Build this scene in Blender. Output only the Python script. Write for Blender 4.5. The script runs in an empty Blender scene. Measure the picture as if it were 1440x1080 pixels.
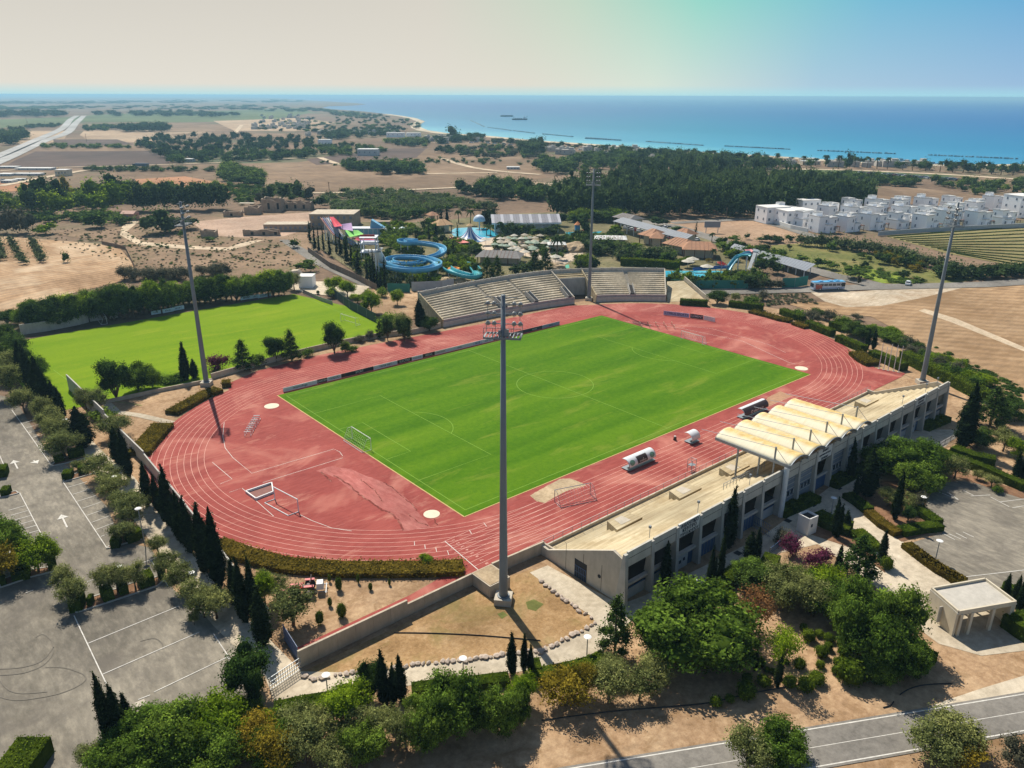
import bpy, bmesh, math, random
import numpy as np
from mathutils import Vector, Matrix
from mathutils.geometry import tessellate_polygon
random.seed(7)
rng = np.random.default_rng(7)
SC = bpy.context.scene
COL = SC.collection
rad = math.radians
# camera
CX, CY, CH = -67.145, -124.726, 64.834
PIT, YAW, ROLL, FPX = 0.358, 0.866, 0.003, 1084.5
_cy, _sy, _cp, _sp = math.cos(YAW), math.sin(YAW), math.cos(PIT), math.sin(PIT)
FW = Vector((_cy*_cp, _sy*_cp, -_sp))
R0 = Vector((_sy, -_cy, 0)); U0 = R0.cross(FW)
RT = R0*math.cos(ROLL)+U0*math.sin(ROLL); UP = -R0*math.sin(ROLL)+U0*math.cos(ROLL)
CAMP = Vector((CX, CY, CH))
cam = bpy.data.cameras.new('camera'); camo = bpy.data.objects.new('camera', cam); COL.objects.link(camo)
m = Matrix((RT, UP, -FW)).transposed().to_4x4(); m.translation = CAMP
camo.matrix_world = m
cam.sensor_width = 36; cam.lens = 36*FPX/1440; cam.clip_start = 1; cam.clip_end = 90000
SC.camera = camo
# light
SUN_AZ, SUN_EL = 75.0, 51.0           # direction towards the sun, degrees in the ground plane from +X, and above it
w = bpy.data.worlds.new('World'); SC.world = w; w.use_nodes = True
nt = w.node_tree; nt.nodes.clear()
sky = nt.nodes.new('ShaderNodeTexSky'); sky.sky_type = 'NISHITA'; sky.sun_disc = False
sky.sun_elevation = rad(SUN_EL); sky.sun_rotation = rad(90-SUN_AZ)
sky.altitude = 60; sky.air_density = 1.0; sky.dust_density = .4; sky.ozone_density = 1.5
bg = nt.nodes.new('ShaderNodeBackground'); bg.inputs[1].default_value = 0.085
ou = nt.nodes.new('ShaderNodeOutputWorld')
sl = bpy.data.lights.new('sun', 'SUN'); sl.energy = 5.0; sl.angle = rad(0.55); sl.color = (1.0, 0.93, 0.82)
so = bpy.data.objects.new('sun', sl); COL.objects.link(so)
sd = Vector((math.cos(rad(SUN_AZ))*math.cos(rad(SUN_EL)), math.sin(rad(SUN_AZ))*math.cos(rad(SUN_EL)), math.sin(rad(SUN_EL))))
so.rotation_euler = sd.to_track_quat('Z', 'Y').to_euler(); so.location = (0, 0, 120)
SC.view_settings.view_transform = 'Standard'; SC.view_settings.look = 'None'
SC.view_settings.gamma = 1; SC.view_settings.exposure = 0.3; SC.view_settings.use_curve_mapping = False
SC.render.engine = 'CYCLES'
SC.cycles.max_bounces = 6; SC.cycles.diffuse_bounces = 3; SC.cycles.glossy_bounces = 2
SC.cycles.transmission_bounces = 3; SC.cycles.transparent_max_bounces = 8; SC.cycles.volume_bounces = 0
SC.cycles.use_denoising = True
# helpers: survey points (photo pixel -> ground)
def G(px, py, z=0.0):
 d = FW*FPX + RT*(px-720) - UP*(py-540)
 t = (z-CAMP.z)/d.z
 return Vector((CAMP.x+d.x*t, CAMP.y+d.y*t, z))
def P(v):
 d = Vector(v)-CAMP; k = d.dot(FW)
 return 720+FPX*d.dot(RT)/k, 540-FPX*d.dot(UP)/k, k
def height_at(p, pyt):
 lo, hi = -5.0, 80.0
 for _ in range(40):
  mm = (lo+hi)/2
  if P((p.x, p.y, mm))[1] > pyt: lo = mm
  else: hi = mm
 return lo
def mpp(p):                                    # metres per photo pixel at a point
 return P(p)[2]/FPX
def crop(x0, y0, s): return lambda x, y: (x0+x/s, y0+y/s)
cA = crop(0, 560, 3.6); cB = crop(0, 780, 3.6); cC = crop(360, 780, 3.6); cD = crop(720, 780, 3.6)
cE = crop(1040, 780, 3.6); cF = crop(1040, 520, 3.6); cG = crop(760, 560, 3.6); cH = crop(0, 360, 3.6)
c1 = crop(0, 90, 3); c2 = crop(400, 90, 3); c3 = crop(800, 90, 3); c4 = crop(1040, 180, 3.6)
cS = crop(560, 360, 3.6); cP = crop(430, 280, 6); cQ = crop(640, 280, 6); cR = crop(860, 290, 6)
cT = crop(1080, 430, 7.2); cU = crop(0, 250, 6); cV = crop(220, 250, 6); cW = crop(40, 400, 6)
cX = crop(1160, 250, 1440/280); cY = crop(400, 280, 3.6); cZ = crop(1200, 560, 6); cK = crop(1220, 440, 1440/220)
cL = crop(1060, 260, 6); cN = crop(0, 120, 6); cO = crop(560, 120, 4.5)
# materials
def srgb(*c):
 return tuple(((x/255)/12.92 if x/255 <= .04045 else ((x/255+.055)/1.055)**2.4) for x in c)
MATS = {}
def _nodes(name):
 m = bpy.data.materials.new(name); m.use_nodes = True
 t = m.node_tree; t.nodes.clear()
 o = t.nodes.new('ShaderNodeOutputMaterial')
 return m, t, o
def _noise(t, vec, scale, detail=4, rough=.6, dist=0.0):
 n = t.nodes.new('ShaderNodeTexNoise'); n.inputs['Scale'].default_value = scale
 n.inputs['Detail'].default_value = detail; n.inputs['Roughness'].default_value = rough
 n.inputs['Distortion'].default_value = dist
 if vec is not None: t.links.new(vec, n.inputs['Vector'])
 return n.outputs['Fac']
def _ramp(t, fac, stops):
 r = t.nodes.new('ShaderNodeValToRGB'); t.links.new(fac, r.inputs[0])
 e = r.color_ramp.elements
 while len(e) < len(stops): e.new(0.5)
 for i, (p, c) in enumerate(stops):
  e[i].position = p; e[i].color = (*c[:3], 1) if not isinstance(c, (int, float)) else (c, c, c, 1)
 return r.outputs[0]
def _mix(t, fac, a, b, mode='MIX'):
 n = t.nodes.new('ShaderNodeMix'); n.data_type = 'RGBA'; n.blend_type = mode
 for sock, v in ((n.inputs[0], fac), (n.inputs[6], a), (n.inputs[7], b)):
  if hasattr(v, 'links'): t.links.new(v, sock)
  elif isinstance(v, tuple): sock.default_value = (*v[:3], 1)
  else: sock.default_value = v
 return n.outputs[2]
def _pos(t, scale=None):
 g = t.nodes.new('ShaderNodeNewGeometry'); v = g.outputs['Position']
 if scale:
  mp = t.nodes.new('ShaderNodeMapping'); mp.inputs['Scale'].default_value = scale
  t.links.new(v, mp.inputs[0]); v = mp.outputs[0]
 return v
gm = nt.nodes.new('ShaderNodeNewGeometry'); sx = nt.nodes.new('ShaderNodeSeparateXYZ'); nt.links.new(gm.outputs['Incoming'], sx.inputs[0])
dv = nt.nodes.new('ShaderNodeVectorMath'); dv.operation = 'MULTIPLY'; dv.inputs[1].default_value = (-1, -1, 0); nt.links.new(gm.outputs['Incoming'], dv.inputs[0])
nv = nt.nodes.new('ShaderNodeVectorMath'); nv.operation = 'NORMALIZE'; nt.links.new(dv.outputs[0], nv.inputs[0])
dd = nt.nodes.new('ShaderNodeVectorMath'); dd.operation = 'DOT_PRODUCT'; dd.inputs[1].default_value = (math.cos(rad(SUN_AZ)), math.sin(rad(SUN_AZ)), 0); nt.links.new(nv.outputs[0], dd.inputs[0])
el = nt.nodes.new('ShaderNodeMath'); el.operation = 'MULTIPLY'; el.inputs[1].default_value = -1; nt.links.new(sx.outputs[2], el.inputs[0])
K_ = lambda *c: tuple(10*x for x in srgb(*c))
top = _ramp(nt, dd.outputs['Value'], [(.5, srgb(84, 149, 194)), (.66, srgb(103, 169, 195)), (.79, srgb(134, 196, 184)), (.87, srgb(178, 197, 180)), (.94, srgb(196, 192, 182)), (1, srgb(194, 190, 181))])
low = _ramp(nt, dd.outputs['Value'], [(.5, srgb(142, 172, 202)), (.7, srgb(160, 186, 204)), (.82, srgb(200, 209, 198)), (.9, srgb(206, 202, 191)), (1, srgb(208, 204, 194))])
sk2 = _mix(nt, _ramp(nt, el.outputs[0], [(0.0, 0.0), (.11, 1.0)]), low, top)
sk2 = _mix(nt, _ramp(nt, el.outputs[0], [(0.0, .75), (.012, 0.0)]), sk2, srgb(150, 204, 214))
s10 = nt.nodes.new('ShaderNodeVectorMath'); s10.operation = 'SCALE'; s10.inputs[3].default_value = 11.8; nt.links.new(sk2, s10.inputs[0])
f1 = _ramp(nt, el.outputs[0], [(.3, 1.0), (.62, 0.0)]); f2 = _ramp(nt, dd.outputs['Value'], [(.1, 0.0), (.5, 1.0)])
fm = nt.nodes.new('ShaderNodeMath'); fm.operation = 'MULTIPLY'; nt.links.new(f1, fm.inputs[0]); nt.links.new(f2, fm.inputs[1])
nt.links.new(_mix(nt, fm.outputs[0], sky.outputs[0], s10.outputs[0]), bg.inputs[0]); nt.links.new(bg.outputs[0], ou.inputs[0])
def mat(name, col, rough=.8, var=.12, scale=.8, dirt=0.0, spec=.3, metal=0.0, bump=0.0, fine=8.0, emit=None):
 """painted / solid surface with a mottled base colour"""
 if name in MATS: return MATS[name]
 m, t, o = _nodes(name)
 b = t.nodes.new('ShaderNodeBsdfPrincipled'); t.links.new(b.outputs[0], o.inputs[0])
 b.inputs['Roughness'].default_value = rough; b.inputs['Specular IOR Level'].default_value = spec
 b.inputs['Metallic'].default_value = metal
 v = _pos(t)
 lo = tuple(c*(1-var*1.6) for c in col); hi = tuple(min(1, c*(1+var)) for c in col)
 f = _noise(t, v, scale, 5, .65)
 c = _ramp(t, f, [(.3, lo), (.7, hi)])
 if dirt:
  f2 = _noise(t, _pos(t, (1, 1, .25)), scale*2.2, 6, .7)
  c = _mix(t, _ramp(t, f2, [(.42, 0.0), (.72, dirt)]), c, tuple(x*.42 for x in col))
 t.links.new(c, b.inputs['Base Color'])
 if bump:
  bn = t.nodes.new('ShaderNodeBump'); bn.inputs['Strength'].default_value = bump; bn.inputs['Distance'].default_value = .05
  t.links.new(_noise(t, v, fine, 4, .6), bn.inputs['Height']); t.links.new(bn.outputs[0], b.inputs['Normal'])
 if emit:
  b.inputs['Emission Color'].default_value = (*emit[:3], 1); b.inputs['Emission Strength'].default_value = emit[3]
 MATS[name] = m; return m
def ground(name, cols, scale=.05, fine=1.2, rough=.95, fibre=None, bump=.4, stain=None, spec=.15, rows=None):
 """earth, asphalt and turf: cols = dark, mid, light mottled at three sizes; fibre = stretch of the second noise"""
 if name in MATS: return MATS[name]
 m, t, o = _nodes(name)
 b = t.nodes.new('ShaderNodeBsdfPrincipled'); t.links.new(b.outputs[0], o.inputs[0])
 b.inputs['Roughness'].default_value = rough; b.inputs['Specular IOR Level'].default_value = spec
 v = _pos(t)
 f1 = _noise(t, v, scale, 6, .62, .3)
 c = _ramp(t, f1, [(.32, cols[0]), (.5, cols[1]), (.68, cols[2])])
 f2 = _noise(t, _pos(t, fibre) if fibre else v, fine, 7, .72)
 c = _mix(t, .55, c, _ramp(t, f2, [(.3, tuple(x*.62 for x in cols[0])), (.52, cols[1]), (.75, tuple(min(1, x*1.22) for x in cols[2]))]))
 fb = _noise(t, v, scale*.37, 3, .5)
 c = _mix(t, 1.0, c, _ramp(t, fb, [(.34, .74), (.66, 1.14)]), 'MULTIPLY')
 if rows:
  mp_ = t.nodes.new('ShaderNodeMapping'); mp_.inputs['Rotation'].default_value = (0, 0, rad(rows[0])); t.links.new(v, mp_.inputs[0])
  wv = t.nodes.new('ShaderNodeTexWave'); wv.inputs['Scale'].default_value = 1/rows[1]*.31; wv.inputs['Distortion'].default_value = rows[3]; wv.inputs['Detail'].default_value = 4; wv.inputs['Detail Scale'].default_value = .12; t.links.new(mp_.outputs[0], wv.inputs['Vector'])
  c = _mix(t, rows[2], c, _mix(t, 1.0, c, _ramp(t, wv.outputs['Fac'], [(.2, .66), (.8, 1.24)]), 'MULTIPLY'))
 if stain:
  sc_, amt, scol = stain
  f3 = _noise(t, v, sc_, 5, .7, .8)
  c = _mix(t, _ramp(t, f3, [(.5, 0.0), (.66, amt)]), c, scol)
 t.links.new(c, b.inputs['Base Color'])
 if bump:
  bn = t.nodes.new('ShaderNodeBump'); bn.inputs['Strength'].default_value = bump; bn.inputs['Distance'].default_value = .12
  t.links.new(f2, bn.inputs['Height']); t.links.new(bn.outputs[0], b.inputs['Normal'])
 MATS[name] = m; return m
def leaf(name, dark, light, tint=.18, scale=.35, trans=.35):
 if name in MATS: return MATS[name]
 m, t, o = _nodes(name)
 d = t.nodes.new('ShaderNodeBsdfDiffuse'); tr = t.nodes.new('ShaderNodeBsdfTranslucent'); mx = t.nodes.new('ShaderNodeMixShader')
 oi = t.nodes.new('ShaderNodeObjectInfo')
 f = _noise(t, _pos(t), scale, 3, .7)
 c = _ramp(t, f, [(.3, dark), (.72, light)])
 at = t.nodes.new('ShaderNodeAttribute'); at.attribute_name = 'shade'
 c = _mix(t, _ramp(t, at.outputs['Fac'], [(0, .5), (.35, 0.0)]), c, tuple(x*.55 for x in dark))  # inner mass and darkest clumps: crown shade put into the colour
 c = _mix(t, _ramp(t, at.outputs['Fac'], [(.3, 0.0), (1, .9)]), c, tuple(min(1, x*1.12) for x in light))  # palest clumps: sunlit highlights put into the leaf colour
 hv = t.nodes.new('ShaderNodeHueSaturation')
 mr = t.nodes.new('ShaderNodeMapRange'); t.links.new(oi.outputs['Random'], mr.inputs[0])
 mr.inputs[3].default_value = 1-tint*1.6; mr.inputs[4].default_value = 1+tint*1.4
 t.links.new(mr.outputs[0], hv.inputs['Value'])
 mh = t.nodes.new('ShaderNodeMapRange'); t.links.new(oi.outputs['Random'], mh.inputs[0])
 mh.inputs[3].default_value = .5+tint*.06; mh.inputs[4].default_value = .5-tint*.09
 t.links.new(mh.outputs[0], hv.inputs['Hue'])
 t.links.new(c, hv.inputs['Color'])
 t.links.new(hv.outputs[0], d.inputs[0]); t.links.new(hv.outputs[0], tr.inputs[0])
 mx.inputs[0].default_value = trans+.1
 t.links.new(d.outputs[0], mx.inputs[1]); t.links.new(tr.outputs[0], mx.inputs[2]); t.links.new(mx.outputs[0], o.inputs[0])
 MATS[name] = m; return m
# object helpers
def tag(o, label=None, cat=None, group=None, kind=None):
 if label: o['label'] = label
 if cat: o['category'] = cat
 if group: o['group'] = group
 if kind: o['kind'] = kind
 return o
def thing(name, label, cat, loc=(0, 0, 0), rz=0.0, group=None):
 o = bpy.data.objects.new(name, None); COL.objects.link(o)
 o.location = loc; o.rotation_euler = (0, 0, rz); o.empty_display_size = .5
 return tag(o, label, cat, group)
def link(name, me, parent=None, mats=None):
 if mats is not None:
  me.materials.clear()
  for x in (mats if isinstance(mats, (list, tuple)) else [mats]): me.materials.append(x)
 o = bpy.data.objects.new(name, me); COL.objects.link(o)
 if parent is not None: o.parent = parent
 return o
class MB:
 """collects shapes into one mesh"""
 def __init__(s): s.v = []; s.f = []; s.mi = []; s.cur = 0
 def add(s, vs, fs):
  n = len(s.v); s.v += [tuple(x) for x in vs]
  for f in fs: s.f.append(tuple(i+n for i in f)); s.mi.append(s.cur)
 def box(s, c, d, rz=0.0, top=1.0):
  hx, hy, hz = d[0]/2, d[1]/2, d[2]/2; ca, sa = math.cos(rz), math.sin(rz); vs = []
  for z, k in ((-hz, 1), (hz, top)):
   for x, y in ((-hx, -hy), (hx, -hy), (hx, hy), (-hx, hy)):
    x *= k; y *= k
    vs.append((c[0]+x*ca-y*sa, c[1]+x*sa+y*ca, c[2]+z))
  s.add(vs, [(0, 3, 2, 1), (4, 5, 6, 7), (0, 1, 5, 4), (1, 2, 6, 5), (2, 3, 7, 6), (3, 0, 4, 7)]); return s
 def prism(s, poly, z0, z1):
  n = len(poly); a = sum(poly[i][0]*poly[(i+1) % n][1]-poly[(i+1) % n][0]*poly[i][1] for i in range(n))
  if a < 0: poly = poly[::-1]
  vs = [(p[0], p[1], z0) for p in poly]+[(p[0], p[1], z1) for p in poly]
  s.add(vs, [tuple(range(n-1, -1, -1)), tuple(range(n, 2*n))]+[(i, (i+1) % n, n+(i+1) % n, n+i) for i in range(n)]); return s
 def tube(s, pts, r, n=6, cap=True):
  pts = [Vector(p) for p in pts]; rs = r if isinstance(r, (list, tuple)) else [r]*len(pts); base = len(s.v)
  for i, p in enumerate(pts):
   d = (pts[min(i+1, len(pts)-1)]-pts[max(i-1, 0)]).normalized()
   u = d.cross(Vector((0, 0, 1)) if abs(d.z) < .95 else Vector((1, 0, 0))).normalized(); w_ = d.cross(u)
   for k in range(n):
    a = 2*math.pi*k/n; s.v.append(tuple(p+(u*math.cos(a)+w_*math.sin(a))*rs[i]))
  for i in range(len(pts)-1):
   for k in range(n):
    a, b = base+i*n+k, base+i*n+(k+1) % n
    s.f.append((a, b, b+n, a+n)); s.mi.append(s.cur)
  if cap:
   s.f.append(tuple(base+k for k in range(n-1, -1, -1))); s.mi.append(s.cur)
   e = base+(len(pts)-1)*n; s.f.append(tuple(e+k for k in range(n))); s.mi.append(s.cur)
  return s
 def beam(s, a, b, wd, h):
  a = Vector(a); b = Vector(b); d = (b-a).normalized()
  u = d.cross(Vector((0, 0, 1)) if abs(d.z) < .95 else Vector((1, 0, 0))).normalized()*wd/2; w_ = u.cross(d).normalized()*h/2
  vs = [a-u-w_, a+u-w_, a+u+w_, a-u+w_, b-u-w_, b+u-w_, b+u+w_, b-u+w_]
  s.add(vs, [(0, 1, 2, 3), (7, 6, 5, 4), (0, 4, 5, 1), (1, 5, 6, 2), (2, 6, 7, 3), (3, 7, 4, 0)]); return s
 def quad(s, a, b, c, d): s.add([a, b, c, d], [(0, 1, 2, 3)]); return s
 def mesh(s, name, smooth=False):
  me = bpy.data.meshes.new(name); me.from_pydata(s.v, [], s.f)
  if any(s.mi): me.polygons.foreach_set('material_index', s.mi)
  if smooth: me.polygons.foreach_set('use_smooth', [True]*len(s.f))
  me.update(); return me
 def build(s, name, mats, parent=None, smooth=False):
  return link(name, s.mesh(name, smooth), parent, mats)
def sheet(name, pts, z, m, pixel=True, label=None):
 """flat ground piece from an outline; kind = structure"""
 pts = [G(x, y, z) if pixel else Vector((x, y, z)) for x, y in pts]
 tri = tessellate_polygon([pts])
 me = bpy.data.meshes.new(name)
 fs = []
 for t in tri:
  a, b, c = (pts[i] for i in t)
  fs.append(t if (b-a).cross(c-a).z > 0 else t[::-1])
 me.from_pydata([tuple(p) for p in pts], [], fs); me.update()
 o = link(name, me, None, m); o['kind'] = 'structure'
 return o
def ribbon(pts, width, closed=False):
 """left and right offset points of a polyline"""
 n = len(pts); L = []; R = []
 for i in range(n):
  a = pts[(i-1) % n] if closed or i > 0 else pts[i]; b = pts[(i+1) % n] if closed or i < n-1 else pts[i]
  d = Vector((b[0]-a[0], b[1]-a[1])).normalized(); nn = Vector((-d.y, d.x))*width/2
  L.append((pts[i][0]+nn.x, pts[i][1]+nn.y)); R.append((pts[i][0]-nn.x, pts[i][1]-nn.y))
 return L, R
def strip(name, pts, width, z, m, parent=None, closed=False, kind='structure'):
 L, R = ribbon(pts, width, closed); b = MB(); n = len(pts)
 for i in range(n if closed else n-1):
  j = (i+1) % n
  b.quad((*R[i], z), (*R[j], z), (*L[j], z), (*L[i], z))
 o = b.build(name, m, parent)
 if parent is None: o['kind'] = kind
 return o
def gp(pts, z=0.0): return [tuple(G(x, y, z)[:2]) for x, y in pts]
def resample(pts, step):
 out = [];
 for i in range(len(pts)-1):
  a = Vector(pts[i]); b = Vector(pts[i+1]); n = max(1, int((b-a).length/step))
  out += [tuple(a.lerp(b, k/n)) for k in range(n)]
 out.append(tuple(pts[-1])); return out
def smooth_path(pts, k=6):
 out = []; n = len(pts); V = [Vector(p) for p in pts]
 for i in range(n-1):
  p0, p1, p2, p3 = V[max(i-1, 0)], V[i], V[i+1], V[min(i+2, n-1)]
  for j in range(k):
   t = j/k; out.append(tuple(.5*((2*p1)+(p2-p0)*t+(2*p0-5*p1+4*p2-p3)*t*t+(3*p1-p0-3*p2+p3)*t**3)))
 out.append(tuple(V[-1])); return out
_FONT = None
def text(name, s, size, m, parent, loc, rot, extrude=.01, align='CENTER'):
 cu = bpy.data.curves.new(name, 'FONT'); cu.body = s; cu.size = size; cu.extrude = extrude; cu.align_x = align; cu.align_y = 'CENTER'
 cu.resolution_u = 2; cu.offset = size*.005
 tmp = bpy.data.objects.new('tmp', cu); COL.objects.link(tmp)
 dg = bpy.context.evaluated_depsgraph_get(); dg.update()
 me = bpy.data.meshes.new_from_object(tmp.evaluated_get(dg)); me.name = name
 bpy.data.objects.remove(tmp); bpy.data.curves.remove(cu)
 o = link(name, me, parent, m); o.location = loc; o.rotation_euler = rot
 return o
def copy_tree(root, loc=None, rz=None, scale=None, label=None, group=None):
 r = root.copy(); COL.objects.link(r)
 if loc is not None: r.location = loc
 if rz is not None: r.rotation_euler = (0, 0, rz)
 if scale is not None: r.scale = scale if hasattr(scale, '__len__') else (scale,)*3
 if label: r['label'] = label
 if group: r['group'] = group
 for ch in root.children:
  c = ch.copy(); COL.objects.link(c); c.parent = r
  for g in ch.children:
   d = g.copy(); COL.objects.link(d); d.parent = c
 return r
# ground, sea, fields
m_earth = ground('earth', (srgb(92, 76, 60), srgb(124, 102, 82), srgb(150, 126, 102)), .012, .25, stain=(.0045, .85, srgb(72, 86, 56)))
m_dirt = ground('dry_dirt', (srgb(134, 106, 78), srgb(166, 136, 104), srgb(192, 166, 132)), .12, 1.3, stain=(.3, .6, srgb(120, 92, 60)))
m_grassdry = ground('dry_grass', (srgb(128, 98, 62), srgb(162, 130, 90), srgb(186, 158, 120)), .2, 1.8, stain=(.12, .6, srgb(118, 110, 62)))
m_scrub = ground('scrub', (srgb(106, 86, 64), srgb(138, 114, 90), srgb(164, 138, 112)), .06, .7, stain=(.05, .7, srgb(98, 92, 62)))
m_stubble = ground('stubble_field', (srgb(138, 108, 78), srgb(168, 136, 102), srgb(194, 164, 130)), .03, .22, fibre=(1, .25, 1), stain=(.03, .6, srgb(206, 184, 154)), rows=(70, 3.6, .4, 22))
m_stubble2 = ground('stubble_field_east', (srgb(134, 106, 76), srgb(162, 132, 98), srgb(184, 156, 122)), .03, .3, fibre=(.3, 1, 1), stain=(.03, .7, srgb(126, 98, 66)), rows=(-35, 4.5, .35, 18))
m_asphalt = ground('asphalt', (srgb(98, 93, 83), srgb(129, 122, 109), srgb(163, 154, 136)), .06, 1.3, rough=.9, bump=.1, fibre=(1, .35, 1), stain=(.16, .6, srgb(98, 92, 84)))
m_road = ground('road_asphalt', (srgb(112, 108, 101), srgb(128, 123, 115), srgb(142, 137, 127)), .12, 1.4, rough=.9, bump=.1)
m_path = ground('concrete_path', (srgb(172, 158, 136), srgb(196, 182, 158), srgb(212, 200, 178)), .1, 1.0, bump=.08, stain=(.25, .35, srgb(150, 136, 114)))
m_white = mat('white_line_paint', srgb(206, 202, 192), .85, .16, 1.5)
m_sand = ground('sand', (srgb(160, 138, 108), srgb(182, 160, 128), srgb(198, 178, 148)), .4, 2.2)
m_green = ground('meadow', (srgb(84, 90, 46), srgb(112, 114, 60), srgb(140, 134, 82)), .03, .4, stain=(.03, .7, srgb(146, 128, 84)))
m_plow = ground('ploughed_field', (srgb(76, 62, 54), srgb(90, 74, 66), srgb(106, 88, 78)), .02, .2, fibre=(.2, 1, 1), rows=(-40, 5, .6, 1.5))
m_brown = ground('brown_field', (srgb(104, 84, 64), srgb(126, 103, 80), srgb(146, 122, 96)), .012, .12, fibre=(1, .3, 1), stain=(.01, .6, srgb(160, 136, 110)), rows=(-50, 7, .45, 4))
m_tan = ground('tan_field', (srgb(150, 124, 98), srgb(170, 146, 118), srgb(188, 166, 140)), .01, .1, fibre=(1, .3, 1))
m_fargreen = ground('green_crop', (srgb(74, 86, 54), srgb(92, 104, 64), srgb(118, 122, 82)), .01, .1)
coast = [(2600, 275), (1700, 240), (1440, 232), (1320, 232), (1200, 228), (1100, 221), (1000, 215), (930, 211), (860, 205), (800, 201), (740, 197), (680, 191), (620, 187), (594, 183), (585, 179),
  (583, 175), (592, 170.5), (580, 166), (560, 162.5), (540, 160), (515, 157), (490, 155), (465, 153.5), (453, 151.5), (462, 149.5), (500, 148.2), (515, 146.6), (500, 145), (460, 142.5), (420, 140.2), (395, 138.2), (372, 137.2)]
land = [tuple(G(x, y)[:2]) for x, y in coast]
far = land[-1]
k = 3.0
land += [(26000, 63000), (-42000, 63000), (-42000, -5000), (-5000, -5000), (1200, -3000)]
sheet('ground', land, 0, m_earth, pixel=False)
mm, t, o = _nodes('sea_water')
bs = t.nodes.new('ShaderNodeBsdfPrincipled'); t.links.new(bs.outputs[0], o.inputs[0])
bs.inputs['Roughness'].default_value = .32; bs.inputs['IOR'].default_value = 1.33; bs.inputs['Specular IOR Level'].default_value = .18
g = t.nodes.new('ShaderNodeNewGeometry')
vt = t.nodes.new('ShaderNodeVectorMath'); vt.operation = 'DOT_PRODUCT'          # metres out from the shore (the shore runs along -X+Y)
dn = Vector((0.985, -0.17, 0)); t.links.new(g.outputs['Position'], vt.inputs[0]); vt.inputs[1].default_value = dn
nz = _noise(t, _pos(t, (1, .35, 1)), .006, 6, .65, .5)
ad = t.nodes.new('ShaderNodeMath'); ad.operation = 'MULTIPLY_ADD'; t.links.new(nz, ad.inputs[0]); ad.inputs[1].default_value = 260; t.links.new(vt.outputs['Value'], ad.inputs[2])
mr = t.nodes.new('ShaderNodeMapRange'); t.links.new(ad.outputs[0], mr.inputs[0]); mr.inputs[1].default_value = 780; mr.inputs[2].default_value = 2600
depth = _ramp(t, mr.outputs[0], [(0, srgb(126, 192, 196)), (.07, srgb(82, 160, 180)), (.24, srgb(48, 134, 162)), (.6, srgb(34, 112, 156)), (1, srgb(30, 98, 152))])
n2 = _noise(t, _pos(t, (1, .22, 1)), .035, 8, .72)
depth = _mix(t, .5, depth, _mix(t, n2, tuple(x*.7 for x in srgb(30, 96, 150)), srgb(90, 160, 190)), 'OVERLAY')
t.links.new(depth, bs.inputs['Base Color'])
bn = t.nodes.new('ShaderNodeBump'); bn.inputs['Strength'].default_value = .6; bn.inputs['Distance'].default_value = 1.0
t.links.new(_noise(t, _pos(t, (1, .4, 1)), .12, 8, .7), bn.inputs['Height']); t.links.new(bn.outputs[0], bs.inputs['Normal'])
m_sea = mm
sheet('sea', [(-2000, -12000), (60000, -12000), (60000, 60000), (-2000, 60000)], -.9, m_sea, pixel=False)
beach = [tuple(G(x, y+.2)[:2]) for x, y in coast[:20]]
strip('beach', resample(beach, 40), 22, .06, ground('beach_sand', (srgb(176, 160, 134), srgb(190, 176, 150), srgb(204, 192, 170)), .02, .3))
Z = [0.02]
def field(name, pts, m, far=False):
 Z[0] += .01 if not far else .015
 return sheet(name, pts, Z[0], m)
# far fields
field('field', [(0, 168), (90, 165), (160, 160), (250, 158), (360, 154), (420, 152), (440, 158), (380, 170), (260, 172), (120, 172), (0, 180)], m_fargreen, 1)
field('field', [(0, 184), (98, 184), (90, 196), (60, 203), (0, 203)], m_tan, 1)
field('field', [(118, 184), (280, 180), (300, 188), (210, 200), (130, 200), (112, 190)], m_tan, 1)
field('field', [(130, 205), (170, 205), (200, 208), (170, 213), (75, 214), (85, 208)], m_brown, 1)
field('field', [(75, 196), (165, 196), (188, 203), (76, 205)], m_plow, 1)
field('field', [(20, 226), (50, 213), (237, 212), (238, 230), (130, 234), (5, 236)], m_plow, 1)
field('field', [(170, 176), (235, 172), (330, 175), (320, 184), (240, 186)], m_brown, 1)
field('field', [(300, 170), (420, 166), (470, 172), (440, 184), (330, 184)], m_tan, 1)
field('field', [(240, 188), (360, 188), (440, 190), (430, 196), (250, 196)], m_brown, 1)
field('field', [(130, 236), (230, 233), (420, 228), (540, 210), (640, 208), (740, 210), (770, 250), (660, 262), (450, 272), (350, 262), (240, 258), (150, 250)], m_brown, 1)
field('field', [(430, 224), (545, 209), (600, 208), (585, 222), (510, 228), (445, 232)], m_plow, 1)
field('field', [(190, 252), (260, 248), (340, 262), (350, 270), (270, 272), (200, 268)], ground('orange_field', (srgb(150, 104, 72), srgb(172, 124, 90), srgb(184, 142, 108)), .02, .2), 1)
field('field', [(0, 256), (40, 257), (38, 268), (0, 270)], MATS['orange_field'], 1)
field('field', [(600, 197), (720, 199), (800, 205), (840, 212), (700, 216), (600, 210)], m_brown, 1)
field('field', [(660, 262), (760, 256), (800, 262), (730, 275), (680, 276)], m_tan, 1)
field('field', [(1200, 262), (1290, 264), (1390, 277), (1440, 282), (1700, 300), (1700, 340), (1440, 292), (1240, 288)], m_brown, 1)
field('field', [(1180, 246), (1300, 250), (1440, 262), (1700, 285), (1700, 275), (1440, 252), (1300, 243)], m_brown, 1)
field('park_lawn', [(1080, 240), (1150, 237), (1300, 245), (1360, 247), (1290, 252), (1180, 247), (1100, 246)], m_fargreen, 1)
field('field', [(1140, 255), (1190, 255), (1240, 264), (1200, 268)], m_fargreen, 1)
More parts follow.
